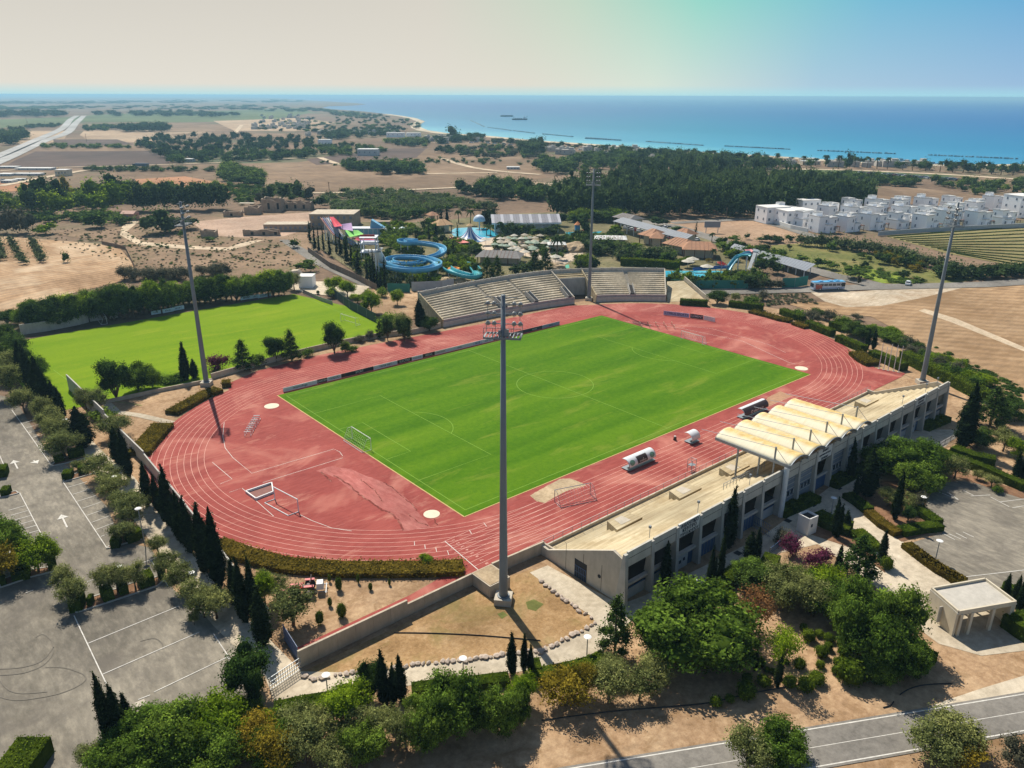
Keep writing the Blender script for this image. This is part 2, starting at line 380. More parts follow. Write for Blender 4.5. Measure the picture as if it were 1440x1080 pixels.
# middle distance
Z[0] = .05
field('open_lot', [(930, 310), (1060, 309), (1095, 318), (1130, 328), (1165, 340), (1080, 352), (1000, 332), (960, 322)], ground('open_lot', (srgb(140, 112, 88), srgb(160, 132, 106), srgb(180, 152, 126)), .05, .4))
field('meadow', [(1085, 345), (1160, 340), (1300, 378), (1380, 392), (1330, 400), (1260, 396), (1190, 388), (1130, 375), (1080, 360)], m_green)
field('meadow', [(1200, 372), (1270, 388), (1300, 400), (1240, 398), (1205, 388)], ground('lush_grass', (srgb(88, 108, 36), srgb(120, 136, 46), srgb(148, 154, 66)), .1, .8))
field('vineyard', [(1245, 332), (1340, 326), (1440, 318), (1700, 300), (1700, 400), (1440, 376), (1330, 356)], ground('vine_rows', (srgb(124, 110, 74), srgb(138, 128, 84), srgb(146, 138, 92)), .02, .25, fibre=(.12, 1, 1)))
field('field', [(1100, 425), (1190, 424), (1290, 404), (1440, 398), (1900, 380), (1900, 700), (1440, 600), (1380, 540), (1290, 480), (1225, 445), (1150, 440)], m_stubble2)
field('gravel_patch', [(1135, 408), (1205, 410), (1290, 402), (1360, 403), (1300, 418), (1240, 430), (1190, 432), (1160, 424)], ground('pale_gravel', (srgb(156, 138, 114), srgb(186, 170, 146), srgb(208, 196, 176)), .08, .9, fibre=(.3, 1, 1), stain=(.06, .6, srgb(146, 120, 90))))
field('dirt_track', [(1300, 434), (1345, 448), (1440, 488), (1600, 560), (1600, 572), (1440, 494), (1340, 454), (1292, 437)], ground('pale_track', (srgb(186, 164, 134), srgb(198, 178, 150), srgb(208, 190, 164)), .2, .9))
field('field', [(-400, 330), (0, 332), (80, 338), (165, 345), (185, 368), (190, 382), (170, 396), (110, 410), (20, 436), (-400, 500)], m_stubble)
field('scrubland', [(80, 330), (200, 315), (320, 300), (440, 300), (440, 345), (420, 380), (390, 400), (240, 392), (192, 384), (186, 366), (165, 343)], m_scrub)
field('courtyard', [(270, 312), (330, 306), (440, 298), (445, 318), (400, 332), (340, 334), (290, 330)], ground('courtyard_earth', (srgb(158, 130, 108), srgb(178, 150, 128), srgb(192, 168, 146)), .08, .6))
field('dirt_track', [(170, 302), (195, 312), (185, 320), (178, 326), (200, 340), (270, 346), (320, 348), (345, 340), (372, 337), (345, 346), (320, 352), (265, 350), (195, 345), (168, 330), (172, 318), (184, 312)], MATS['pale_track'])
field('service_road', [(392, 337), (405, 337), (470, 372), (545, 405), (515, 405), (440, 370)], m_road)
field('apron', [(400, 395), (470, 396), (520, 403), (500, 420), (430, 412), (400, 404)], m_path)
field('field', [(560, 395), (520, 408), (515, 440), (590, 450), (620, 460), (590, 412)], m_dirt)
strip('road', resample([tuple(G(x, y)[:2]) for x, y in ((690, 404), (930, 411), (1010, 411), (1130, 408), (1200, 405), (1290, 403), (1380, 401), (1440, 397), (1700, 380))], 12), 8.0, .24, m_road)
strip('road', [tuple(G(x, y)[:2]) for x, y in ((1235, 402), (1170, 388), (1090, 365), (1000, 335), (945, 318), (880, 308), (780, 304))], 9, .245, m_road)
strip('road', [tuple(G(x, y)[:2]) for x, y in ((945, 314), (1040, 309), (1065, 310), (1110, 322), (1180, 345))], 7, .25, m_road)
for pts in (((-60, 238), (0, 219), (53, 196.5), (88, 180.5), (99, 168.5), (108, 163)), ((-60, 248), (0, 227), (61, 199), (94, 187), (107, 173), (118, 163))):
 strip('motorway', resample(smooth_path([tuple(G(x, y)[:2]) for x, y in pts], 5), 40), 15, .5, ground('pale_asphalt', (srgb(156, 154, 150), srgb(172, 170, 165), srgb(184, 182, 176)), .02, .3))
for pts, wd in ((((0, 241), (80, 236), (160, 234), (230, 232), (330, 228), (430, 222)), 5), (((450, 222), (480, 232), (540, 240), (560, 243)), 7), (((620, 223), (660, 235), (700, 241), (760, 246)), 7),
    (((150, 272), (450, 272), (560, 268), (700, 262), (860, 256)), 6), (((1100, 238), (1200, 240), (1330, 246), (1440, 253), (1600, 262)), 9), (((700, 200), (860, 212), (1000, 222), (1150, 232)), 7),
    (((600, 245), (700, 243)), 6), (((340, 176), (330, 188)), 8), (((0, 262), (120, 240), (165, 238)), 8)):
 strip('dirt_track', resample(smooth_path([tuple(G(x, y)[:2]) for x, y in pts], 4), 30), wd, .45, MATS['pale_track'])
# stadium surroundings
Z[0] = .225
field('bare_ground', [(60, 600), (100, 550), (140, 560), (290, 525), (400, 500), (600, 462), (840, 420), (1000, 420), (1130, 440), (1290, 500), (1440, 590), (1700, 700), (1900, 1100), (1300, 1500), (300, 1600), (-600, 1200)], m_dirt)
field('dry_lawn', [(424, 945), (600, 862), (690, 820), (748, 800), (835, 862), (838, 876), (803, 897), (726, 917), (571, 938), (500, 946)], m_grassdry)
field('car_park', [(-900, 480), (-100, 500), (0, 556), (20, 560), (70, 640), (95, 655), (150, 712), (172, 762), (212, 770), (245, 830), (300, 872), (352, 925), (350, 985), (230, 1050), (150, 1140), (60, 1500), (-900, 1500)], m_asphalt)
field('footpath', [(90, 590), (100, 590), (150, 640), (190, 672), (230, 730), (280, 790), (340, 860), (385, 905), (424, 944), (504, 946), (571, 938), (640, 928), (726, 919), (767, 910), (803, 897), (839, 877), (831, 866), (789, 838), (745, 805),
 (770, 795), (872, 850), (905, 838), (1010, 786), (1075, 752), (1160, 690), (1260, 612), (1300, 604), (1352, 604), (1330, 628), (1290, 634), (1190, 698), (1234, 742), (1270, 762), (1354, 820), (1420, 870), (1440, 885), (1560, 930), (1440, 915), (1380, 922), (1320, 905), (1300, 890), (1260, 850), (1200, 800), (1150, 765), (1077, 782),
 (1038, 804), (990, 832), (915, 846), (880, 880), (850, 915), (812, 933), (750, 941), (715, 947), (652, 952), (582, 963), (463, 980), (388, 992), (372, 950), (300, 880), (255, 825), (215, 765), (190, 735), (120, 650)], m_path)
field('car_park', [(1315, 683), (1345, 676), (1380, 680), (1440, 699), (1900, 820), (1900, 1000), (1440, 832), (1362, 820), (1275, 765), (1325, 750), (1322, 735), (1300, 712)], m_asphalt)
field('road_verge', [(1286, 1002), (1330, 985), (1380, 968), (1440, 950), (1600, 930), (1600, 960), (1440, 978), (1350, 994)], m_path)
Z[0] += .004
for q_, w_ in (([crop(0, 360, 3.6)(x, y) for x, y in ((540, 745), (590, 790), (700, 805), (895, 850))], 1.8),):
 strip('footpath', resample(gp(q_, .28), 2), w_, .29, m_path)
for q_ in ([cD(70, 240), cD(110, 225), cD(160, 250), cD(120, 285), cD(80, 275)], [cC(1220, 300), cC(1250, 288), cC(1275, 305), cC(1245, 325)]):
 sheet('weed_patch', q_, .262, m_green)
rd = [tuple(G(x, y)[:2]) for x, y in ((1137, 1051), (1368, 1012))]
d = (Vector(rd[1])-Vector(rd[0])).normalized(); a0 = Vector(rd[0])-d*90; a1 = Vector(rd[1])+d*160; nq = Vector((d.y, -d.x))*.35; a0 += nq; a1 += nq
wl = 2.35
strip('road', [tuple(a0), tuple(a1)], 2*wl+.7, .297, m_road)
nrm = Vector((-d.y, d.x))
for s_, wd in ((-wl, .14), (0, .07), (wl, .14)):
 strip('road_marking', [tuple(a0+nrm*s_), tuple(a1+nrm*s_)], wd, .302+abs(s_)*.0005, m_white)
# running track and pitches
mm, t, o = _nodes('track_rubber')
b = t.nodes.new('ShaderNodeBsdfPrincipled'); t.links.new(b.outputs[0], o.inputs[0]); b.inputs['Roughness'].default_value = .9; b.inputs['Specular IOR Level'].default_value = .15
v = _pos(t)
c = _ramp(t, _noise(t, v, .09, 5, .6, .3), [(.3, srgb(122, 52, 47)), (.55, srgb(145, 69, 61)), (.75, srgb(162, 85, 75))])
c = _mix(t, .35, c, _ramp(t, _noise(t, _pos(t, (.5, 2, 1)), 1.0, 7, .7), [(.3, srgb(128, 50, 48)), (.7, srgb(182, 102, 92))]))
c = _mix(t, _ramp(t, _noise(t, v, .055, 4, .6, 1.2), [(.52, 0.0), (.68, .5)]), c, srgb(198, 136, 118))
c = _mix(t, _ramp(t, _noise(t, _pos(t, (.35, 1.3, 1)), .16, 6, .75, .5), [(.56, 0.0), (.72, .6)]), c, srgb(206, 154, 132))
t.links.new(c, b.inputs['Base Color']); m_track = mm
XL, XR, RI, LW = 11.0, 94.0, 39.5, 1.19
RO = RI+8*LW
def arc(cx, r, a0, a1, n=48): return [(cx+r*math.cos(rad(a0+(a1-a0)*i/n)), r*math.sin(rad(a0+(a1-a0)*i/n))) for i in range(n+1)]
outl = [(-37.8, -50.9), (121.5, -50.9)]
outl += [tuple(G(*p)[:2]) for p in (cT(1390, 695), cT(1085, 640))]
outl += [p for p in arc(XR, RO+1.0, -36, 62, 30)]
outl += [(106, 50.6), (80, 51.6), (56, 53.2), (36, 55.0), (18, 56.2), (2, 54.6), (-8, 50.0)]
outl += [p for p in arc(XL, RO+.9, 113, 246, 40)]
outl += [(-11, -46.6), (-20, -47.6), (-37.0, -47.6)]
track = sheet('running_track', outl, .30, m_track, pixel=False)
zt = .304
m_lane = mat('lane_paint', srgb(214, 166, 150), .85, .14, .6)
for i in range(9):
 r = RI+i*LW
 pts = arc(XL, r, 90, 270)+arc(XR, r, -90, 90)
 pts = resample(pts+[pts[0]], 4)[:-1]
 strip('lane_line', pts, .07, zt, m_lane, parent=track, closed=True)
for i in range(9):
 y = -(RI+i*LW)
 strip('lane_line', [(-9, y), (11, y)], .07, zt+.004, m_lane, parent=track)
strip('start_line', [(-8.2, -RI), (-9.0, -RO)], .12, zt+.006, m_white, parent=track)
for i in range(8):
 text('lane_number', str(i+1), .8, m_lane, track, (-7.0, -(RI+(i+.5)*LW), zt+.008), (0, 0, rad(90)), 0.001)
for ang, rr in ((238, 3), (240, 4), (242, 5), (244, 6), (250, 2), (254, 1)):
 a = rad(ang); r0 = RI+rr*LW
 strip('stagger_line', [(XL+r0*math.cos(a), r0*math.sin(a)), (XL+(r0+LW)*math.cos(a), (r0+LW)*math.sin(a))], .09, zt+.006, m_white, parent=track)
def pxline(name, pts, wd=.09, parent=track, z=zt+.008): return strip(name, gp(pts, .3), wd, z, m_white, parent=parent)
cM = crop(300, 480, 3.6)
pxline('javelin_runway_line', [cM(55, 410), cM(48, 480), cM(60, 540), cM(100, 590), cM(195, 668), cM(610, 545), cM(640, 560), cM(655, 580)])
pxline('runway_line', [cM(250, 715), cM(655, 590)])
pxline('runway_line', [cM(80, 765), cM(145, 743), cM(305, 885)])
pxline('takeoff_line', [cM(-5, 612), cM(95, 697), cM(35, 722)])
pxline('chord_line', [cM(440, 878), cM(500, 908), cM(600, 945), cM(700, 960)])
pxline('chord_line', [(880, 452), (960, 462), (1045, 480), (1110, 510), (1120, 512)])
pxline('chord_line', [(915, 453), (1000, 462), (1080, 484), (1105, 496)], .07)
m_disc = mat('throwing_circle_concrete', srgb(214, 204, 178), .85, .06, 1)
for i, (q, r) in enumerate((((382, 571), 1.6), ((607, 723), 1.35), ((1127, 518), 1.6))):
 p = G(*q, .3); mb = MB(); mb.prism([(p.x+r*math.cos(a*.2618), p.y+r*math.sin(a*.2618)) for a in range(24)], .3, .345)
 tag(mb.build('throwing_circle', m_disc), ['pale round throwing circle by the left corner of the turf', 'pale round throwing circle near the front corner of the turf beside the washed-out mud streaks', 'pale round throwing circle inside the right bend of the track'][i], 'throwing circle', 'throwing circles', 'structure')
m_mud = ground('washed_mud', (srgb(164, 88, 80), srgb(178, 106, 98), srgb(190, 128, 116)), .2, 1.0, fibre=(1.6, .5, 1))
m_edge = ground('torn_rubber_edge', (srgb(98, 44, 40), srgb(120, 58, 50), srgb(200, 150, 132)), .6, 2.0)
def jag(pts, amp, seed):
 r_ = random.Random(seed); out = []
 for i in range(len(pts)):
  a = pts[i]; b = pts[(i+1) % len(pts)]; n = 6
  for k in range(n): out.append((a[0]+(b[0]-a[0])*k/n+r_.uniform(-amp, amp), a[1]+(b[1]-a[1])*k/n+r_.uniform(-amp, amp)*.6))
 return out
sheet('mud_wash', jag([cM(520, 655), cM(600, 630), cM(700, 650), cM(800, 690), cM(900, 730), cM(980, 800), cM(1050, 880), cM(1100, 940), cM(960, 962), cM(930, 900), cM(860, 850), cM(760, 790), cM(680, 740), cM(620, 690)], 1.0, 3), .306, m_mud)
for i, q in enumerate(([cM(545, 662), cM(575, 690), cM(598, 712)], [cM(612, 680), cM(680, 722), cM(740, 775), cM(800, 812), cM(845, 850), cM(900, 872), cM(940, 912), cM(960, 955)],
 [cM(745, 700), cM(790, 735), cM(830, 770), cM(855, 810)], [cM(862, 712), cM(900, 738), cM(960, 790), cM(1010, 830), cM(1030, 860)], [cM(985, 870), cM(1030, 910), cM(1090, 935)], [cM(1120, 900), cM(1130, 930)])):
 pts = gp(q, .3); pts = smooth_path(pts, 5); r_ = random.Random(i)
 pts = [(x+r_.uniform(-.16, .16), y+r_.uniform(-.16, .16)) for x, y in pts]
 strip('torn_edge', pts, .34 if i < 2 else .2, .31, m_edge)
sheet('sand_pit', jag([cG(-54, 492), cG(0, 462), cG(100, 408), cG(150, 405), cG(235, 440), cG(130, 470), cG(20, 530), cG(-20, 520)], .5, 5), .307, m_sand)
sheet('runway_mat', [cT(125, 865), cT(245, 910), cT(160, 950), cT(0, 1020), cT(-60, 1000), cT(0, 925)], .308, ground('runway_mat', (srgb(160, 120, 92), srgb(176, 136, 106), srgb(188, 150, 120)), .2, 1))
def turf(name, dark, mid, light, yel, ang):
 mm, t, o = _nodes(name)
 b = t.nodes.new('ShaderNodeBsdfPrincipled'); t.links.new(b.outputs[0], o.inputs[0]); b.inputs['Roughness'].default_value = .95; b.inputs['Specular IOR Level'].default_value = .05
 g = t.nodes.new('ShaderNodeNewGeometry')
 mp = t.nodes.new('ShaderNodeMapping'); mp.inputs['Rotation'].default_value = (0, 0, rad(ang)); mp.inputs['Scale'].default_value = (.22, 1, 1); t.links.new(g.outputs['Position'], mp.inputs[0])
 c = _ramp(t, _noise(t, mp.outputs[0], .12, 5, .6, .4), [(.3, dark), (.5, mid), (.72, light)])
 bd = t.nodes.new('ShaderNodeMapping'); bd.inputs['Rotation'].default_value = (0, 0, rad(ang-5)); bd.inputs['Scale'].default_value = (.05, 1, 1); t.links.new(g.outputs['Position'], bd.inputs[0])
 c = _mix(t, .5, c, _ramp(t, _noise(t, bd.outputs[0], .13, 2, .5), [(.38, dark), (.5, mid), (.62, light)]))
 c = _mix(t, .35, c, _ramp(t, _noise(t, g.outputs['Position'], 1.1, 6, .7), [(.3, dark), (.7, light)]))
 c = _mix(t, _ramp(t, _noise(t, mp.outputs[0], .2, 6, .7, .5), [(.56, 0.0), (.72, .55)]), c, yel)
 c = _mix(t, .12, c, _ramp(t, _noise(t, g.outputs['Position'], 6, 3, .6), [(.35, tuple(x*.5 for x in dark)), (.65, light)]))
 t.links.new(c, b.inputs['Base Color'])
 return mm
m_turf = turf('turf', srgb(42, 88, 10), srgb(72, 112, 15), srgb(102, 134, 26), srgb(140, 144, 60), 8)
m_turf2 = turf('training_turf', srgb(86, 122, 14), srgb(108, 136, 20), srgb(126, 148, 30), srgb(150, 154, 50), 4)
turf_o = sheet('grass_pitch', [(-1.5, -35.6), (105.8, -35.6), (105.8, 35.4), (-1.5, 35.4)], .33, m_turf, pixel=False)
turf_o['kind'] = 'structure'
m_faint = mat('faint_line_paint', srgb(120, 154, 56), .9, .12, 1.5)
m_faint2 = mat('kerb_line', srgb(196, 168, 110), .9, .12, 1.5)
zl = .335
def mark(pts, wd=.12, m=m_faint): return strip('pitch_line', pts, wd, zl, m, parent=turf_o)
L_, W_ = 104.8, 33.9
mark([(0, -W_), (L_, -W_)]); mark([(L_, -W_), (L_, W_)]); mark([(L_, W_), (0, W_)]); mark([(0, W_), (0, -W_)])
zl += .003; mark([(L_/2, -W_), (L_/2, W_)])
mark([(L_/2+9.15*math.cos(a*.1309), 9.15*math.sin(a*.1309)) for a in range(49)])
for x0, s in ((0, 1), (L_, -1)):
 mark([(x0, -20.16), (x0+s*16.5, -20.16), (x0+s*16.5, 20.16), (x0, 20.16)])
 mark([(x0, -9.16), (x0+s*5.5, -9.16), (x0+s*5.5, 9.16), (x0, 9.16)])
 mark([(x0+s*(11+9.15*math.cos(a)), 9.15*math.sin(a)) for a in np.linspace(-.925, .925, 20)])
zl = .338; mark([(-1.5, -35.6), (-1.5, 35.4)], .22, m_faint2); mark([(-1.5, -35.6), (105.8, -35.6)], .18, m_faint2)
t2 = sheet('training_pitch', [(-45, 57), (-45, 121), (44, 123), (50, 97), (50, 66), (38, 60.2), (25, 61), (10, 60), (-10, 56.5), (-22, 56)], .31, m_turf2, pixel=False)
strip('pitch_line', gp([(75, 520), (130, 560), (200, 570)], .31), .14, .316, m_faint, parent=t2)
strip('pitch_line', gp([(430, 418), (470, 436), (520, 452)], .31), .12, .316, m_faint, parent=t2)
# main stand
m_conc = mat('weathered_concrete', srgb(190, 180, 162), .9, .1, .35, dirt=.35, bump=.15)
m_infill = mat('bluish_infill_wall', srgb(120, 128, 138), .85, .08, .5, dirt=.2)
m_conc2 = mat('grey_concrete', srgb(182, 178, 168), .9, .08, .5, dirt=.4, bump=.1)
m_terr = ground('terrace_concrete', (srgb(156, 136, 104), srgb(194, 178, 144), srgb(212, 200, 170)), .16, 1.0, fibre=(.06, 2.2, 1), bump=.1, stain=(.12, .5, srgb(150, 128, 92)))
m_seat = ground('seat_concrete', (srgb(170, 158, 138), srgb(202, 190, 166), srgb(216, 206, 186)), .3, 1.2, bump=.1)
m_panel = mat('facade_panel_concrete', srgb(190, 185, 172), .9, .08, .4, dirt=.35)
m_sign = mat('pale_sign_panel', srgb(208, 206, 198), .9, .05, .5, dirt=.15)
m_block = mat('pale_blockwork', srgb(172, 176, 178), .9, .06, .8, dirt=.2)
m_dark = mat('dark_void', srgb(52, 50, 50), .9, .1, 1)  # inside the open bays this dark colour stands in for shade
m_blue = mat('blue_steel_gate', srgb(52, 84, 124), .5, .08, 1.5, spec=.5)
m_steel = mat('galvanised_steel', srgb(142, 148, 152), .45, .08, 1.2, spec=.5, metal=.3)
m_glass = mat('dark_window_glass', srgb(48, 60, 74), .15, .1, .6, spec=.6)
m_lett = mat('navy_lettering', srgb(30, 34, 52), .6, .05, 2)
m_whitep = mat('white_painted_metal', srgb(222, 222, 218), .55, .05, 1.0, dirt=.12)
YF, YB, X0, BAY, NB = -51.7, -68.0, 0.9, 5.35, 19
X1 = X0+BAY*NB
stand = thing('main_stand', 'long concrete grandstand with open bays, cream terraces and five barrel roof shells', 'grandstand', (0, 0, .3))
zo = .3
rows = 11; ys = [YF-1.6-(YF-1.6-(YB+.7))*(i/rows) for i in range(rows+1)]
ystep = (YF-1.6)-(YB+.7)
for i in range(rows):
 mb = MB(); z = 1.0+i*.56
 y0 = YF-1.6-ystep*i/rows; y1 = YF-1.6-ystep*(i+1)/rows
 mb.box(((X0+X1)/2, (y0+y1)/2, z-.35), (X1-X0-.9, y0-y1-.002, .7))
 mb.build('terrace_row', m_terr, stand)
mb = MB(); mb.box(((X0+X1)/2, YF-.8, .3), (X1-X0-.7, 1.55, .6)); mb.build('front_walkway', m_terr, stand)
mb = MB(); mb.box(((X0+X1)/2, YF+.12, .55), (X1-X0, .25, 1.1)); mb.build('front_wall', m_conc, stand)
for x, nm in ((X0+.1, 'end_wall'), (X1-.1, 'end_wall')):
 mb = MB()
 prof = [(YF+.3, -.3), (YF+.3, 1.55), (YF-1.4, 1.35), (YB+2.2, 7.5), (YB+.25, 6.9), (YB+.25, -.3)]
 vs = [(x-.2, y, z) for y, z in prof]+[(x+.2, y, z) for y, z in prof]; n = len(prof)
 mb.add(vs, [tuple(range(n)), tuple(range(2*n-1, n-1, -1))]+[(i, (i+1) % n, n+(i+1) % n, n+i)[::-1] for i in range(n)])
 ew = mb.build(nm, m_conc, stand)
 if x < 50:
  d_ = MB(); d_.box((x-.21, YB+8.0, 1.35), (.06, 2.4, 3.0)); d_.build('doorway', m_dark, ew)
  d_ = MB()
  for k in range(7): d_.box((x-.27, YB+6.95+k*.35, .9), (.05, .05, 1.9))
  d_.box((x-.27, YB+8.0, 1.85), (.05, 2.3, .07)); d_.box((x-.27, YB+8, .9), (.05, 2.3, .07)); d_.build('gate', m_blue, ew)
  d_ = MB(); d_.tube([(x-.2, YB+4.4, 2.3), (x-.26, YB+4.4, 2.3)], .28, 12); d_.build('drain_hole', m_dark, ew)
  for yy in (-57, -60.5, -64): d_ = MB(); d_.box((x-.205, yy, 2.2), (.03, .05, 4.2)); d_.build('board_joint', m_dark, ew)
def sect_h(i): return 8.1
pil = None
for i in range(NB+1):
 x = X0+BAY*i
 if pil is None or True:
  mb = MB()
  w_ = .3
  vs = []
  for sx in (-w_, w_): vs += [(sx, YB+.3-(-1), 0), (sx, YB-.6, 0), (sx, YB-.2, 8.22), (sx, YB+.25, 8.22)]
  vs = [(a, b-(YB), c-.3) for a, b, c in vs]
  mb.add(vs, [(0, 1, 2, 3), (7, 6, 5, 4), (0, 4, 5, 1), (1, 5, 6, 2), (2, 6, 7, 3), (3, 7, 4, 0)])
  if i == 0: pil = mb.mesh('pier')
 o = link('pier', pil, stand, m_conc2 if i == 0 else None); o.location = (x, YB, 0)
for i in range(NB):
 xc = X0+BAY*(i+.5); wd = BAY-.62
 roofed = 7 <= i <= 11
 bayo = MB(); bayo.box((xc, YB+.02, 7.05), (wd, .3, 2.3)); bay = bayo.build('parapet_panel', m_panel if i not in (2, 9, 16) else m_sign, stand)
 g_ = MB(); g_.box((xc, YB-.14, 5.96 if i in (2, 9, 16) else 7.2), (wd, .03, .05)); g_.build('panel_groove', m_dark, bay)
 if roofed:
  if i == 9:
   b_ = MB(); b_.box((xc, YB+.35, 1.0), (wd, .1, 3.2)); b_.build('blue_gate', m_blue, stand)
   b_ = MB(); b_.box((xc, YB+.15, 2.75), (wd, .4, .35)); b_.build('lintel', m_conc2, stand)
  else:
   b_ = MB(); b_.box((xc, YB+.35, 2.6), (wd, .2, 6.5)); wl_ = b_.build('block_wall', m_infill, stand)
   for z in (5.2, 4.3, 3.4, 1.9): g_ = MB(); g_.box((xc, YB+.22, z), (wd, .08, .09)); g_.build('string_course', m_conc2, wl_)
   g_ = MB(); g_.box((xc, YB+.2, 2.65), (wd-.5, .08, .8)); wn = g_.build('window_band', m_glass, wl_)
   for k in range(5): g_ = MB(); g_.box((xc-wd/2+.25+(wd-.5)*k/4, YB+.14, 2.65), (.07, .06, .8)); g_.build('mullion', m_whitep, wn)
 else:
  b_ = MB(); b_.box((xc, YB+.3, 2.75), (wd, .55, .4)); b_.build('sill_beam', m_conc2, stand)
  if i in (3, 5, 14):
   b_ = MB(); b_.box((xc, YB+.5, 1.1), (wd, .1, 2.8)); gt = b_.build('blue_gate', m_blue, stand)
   for k in range(6): g_ = MB(); g_.box((xc-wd/2+wd*(k+.5)/6, YB+.43, 1.1), (.06, .05, 2.8)); g_.build('gate_bar', m_steel, gt)
  elif i in (2, 16):
   b_ = MB(); b_.box((xc-.6, YB+.5, 1.1), (wd-1.3, .12, 2.9)); wl_ = b_.build('block_wall', m_block, stand)
   for k in range(3): g_ = MB(); g_.box((xc-1.6+k*.9, YB+.42, .95+.2*k), (.45, .05, .5)); g_.build('vent_window', m_glass, wl_)
   b_ = MB(); b_.box((xc+wd/2-.5, YB+.6, 1.1), (.9, .1, 2.9)); b_.build('blue_door', m_blue, stand)
  else:
   b_ = MB(); b_.box((xc, YB+.6, .6), (wd, .15, 1.9)); b_.build('low_wall', m_block, stand)
   b_ = MB(); b_.box((xc, YB+.5, 1.75), (wd, .1, .22)); b_.build('blue_rail', m_blue, stand)
  b_ = MB(); b_.box((xc, YB+4.2, 2.3), (BAY, .2, 5.2)); b_.build('inner_wall', m_dark, stand)  # concrete coloured near-black for the shade inside the bay
  b_ = MB(); b_.box((xc, YB+2.3, 2.85), (BAY, 3.6, .12)); b_.build('inner_shade_floor', m_dark, stand)  # slab added so the opening reads dark; its shade is in the colour
ZR = 9.35; YR0, YR1 = -55.0, -69.3
for i in range(6):
 x = X0+BAY*(7+i)
 mb = MB(); mb.tube([(x, YB+1.6, 6.5), (x, YB+1.6, ZR+2.3)], .16, 8); mb.build('roof_mast', m_steel, stand)
 for y_, z_ in ((YR0+3, ZR+.45), (YR1+.6, ZR)):
  mb = MB(); mb.tube([(x, YB+1.6, ZR+2.15), (x, y_, z_+.1)], .045, 4); mb.build('stay_cable', m_steel, stand)
 mb = MB(); mb.beam((x, YR0, ZR-.2), (x, YR1, ZR-.2), .3, .5); mb.build('roof_girder', m_steel, stand)
 for yy in () if i % 2 else (YF-7.4, YF-11.5):
  mb = MB(); mb.tube([(x+.2, yy-.4, 1), (x+.2, yy-.4, ZR-.3)], .17, 8); mb.build('roof_post', m_steel, stand)
mb = MB(); mb.tube([(X0+BAY*7, YB-.75, -.3), (X0+BAY*7, YB-.75, ZR-.5)], .42, 12); mb.build('corner_column', m_whitep, stand)
mm, t, o = _nodes('roof_membrane')
b = t.nodes.new('ShaderNodeBsdfPrincipled'); t.links.new(b.outputs[0], o.inputs[0]); b.inputs['Roughness'].default_value = .75
tcn = t.nodes.new('ShaderNodeTexCoord')
sp = t.nodes.new('ShaderNodeSeparateXYZ'); t.links.new(tcn.outputs['Generated'], sp.inputs[0])
c0 = srgb(220, 212, 186)
c = _ramp(t, _noise(t, _pos(t, (.55, .9, .3)), 1.0, 6, .65, .6), [(.34, srgb(186, 148, 70)), (.5, srgb(202, 172, 98)), (.7, srgb(216, 198, 142))])
zz = _mix(t, 1.0, _ramp(t, sp.outputs['X'], [(.25, .1), (.45, .9), (.85, .9), (.97, .4)]), _ramp(t, _noise(t, _pos(t, (.3, .5, .3)), 1.3, 4, .6), [(.25, .4), (.5, 1.0)]), 'MULTIPLY')
c = _mix(t, zz, c0, c)
c = _mix(t, _ramp(t, _noise(t, _pos(t, (.2, 2.4, .2)), 1.2, 5, .6), [(.5, 0.0), (.7, .25)]), c, srgb(196, 168, 104))
t.links.new(c, b.inputs['Base Color']); m_mem = mm
sh = None; NS = 14; NYY = 24
for i in range(5):
 if sh is None:
  v_ = []; f_ = []
  for layer in (0, -.06):
   for j in range(NYY+1):
    y = YR0+(YR1-YR0)*j/NYY; dip = -.35*math.sin(math.pi*j/NYY)*0+.10*math.cos(j*math.pi*2/4)*.4
    for k in range(NS+1):
     a = k/NS; hgt = .9*(1-(2*a-1)**2)
     v_.append((a*BAY, y, ZR+.1+hgt*(1+.03*math.cos(j*1.57))+layer))
  nn_ = (NS+1)*(NYY+1)
  for j in range(NYY):
   for k in range(NS):
    a = j*(NS+1)+k; f_.append((a, a+NS+1, a+NS+2, a+1)); f_.append((nn_+a, nn_+a+1, nn_+a+NS+2, nn_+a+NS+1))
  for k in range(NS):
   f_.append((k, k+1, nn_+k+1, nn_+k)); a = NYY*(NS+1)+k; f_.append((a+1, a, nn_+a, nn_+a+1))
  for j in range(NYY):
   a = j*(NS+1); f_.append((a+NS+1, a, nn_+a, nn_+a+NS+1)); a += NS; f_.append((a, a+NS+1, nn_+a+NS+1, nn_+a))
  sh = bpy.data.meshes.new('roof_shell'); sh.from_pydata(v_, [], f_); sh.polygons.foreach_set('use_smooth', [True]*len(f_)); sh.materials.append(m_mem)
 o = link('roof_shell', sh, stand); o.location = (X0+BAY*(7+i), 0, 0)
 mb = MB(); mb.tube([(X0+BAY*(7+i+k/12), YR1-.05, ZR+.06+.9*(1-(2*k/12-1)**2)) for k in range(13)], .09, 5); mb.build('edge_rib', m_steel, stand)
 mb = MB(); mb.tube([(X0+BAY*(7+i+k/12), YR0+.02, ZR+.06+.9*(1-(2*k/12-1)**2)) for k in range(13)], .07, 5); mb.build('edge_rib', m_steel, stand)
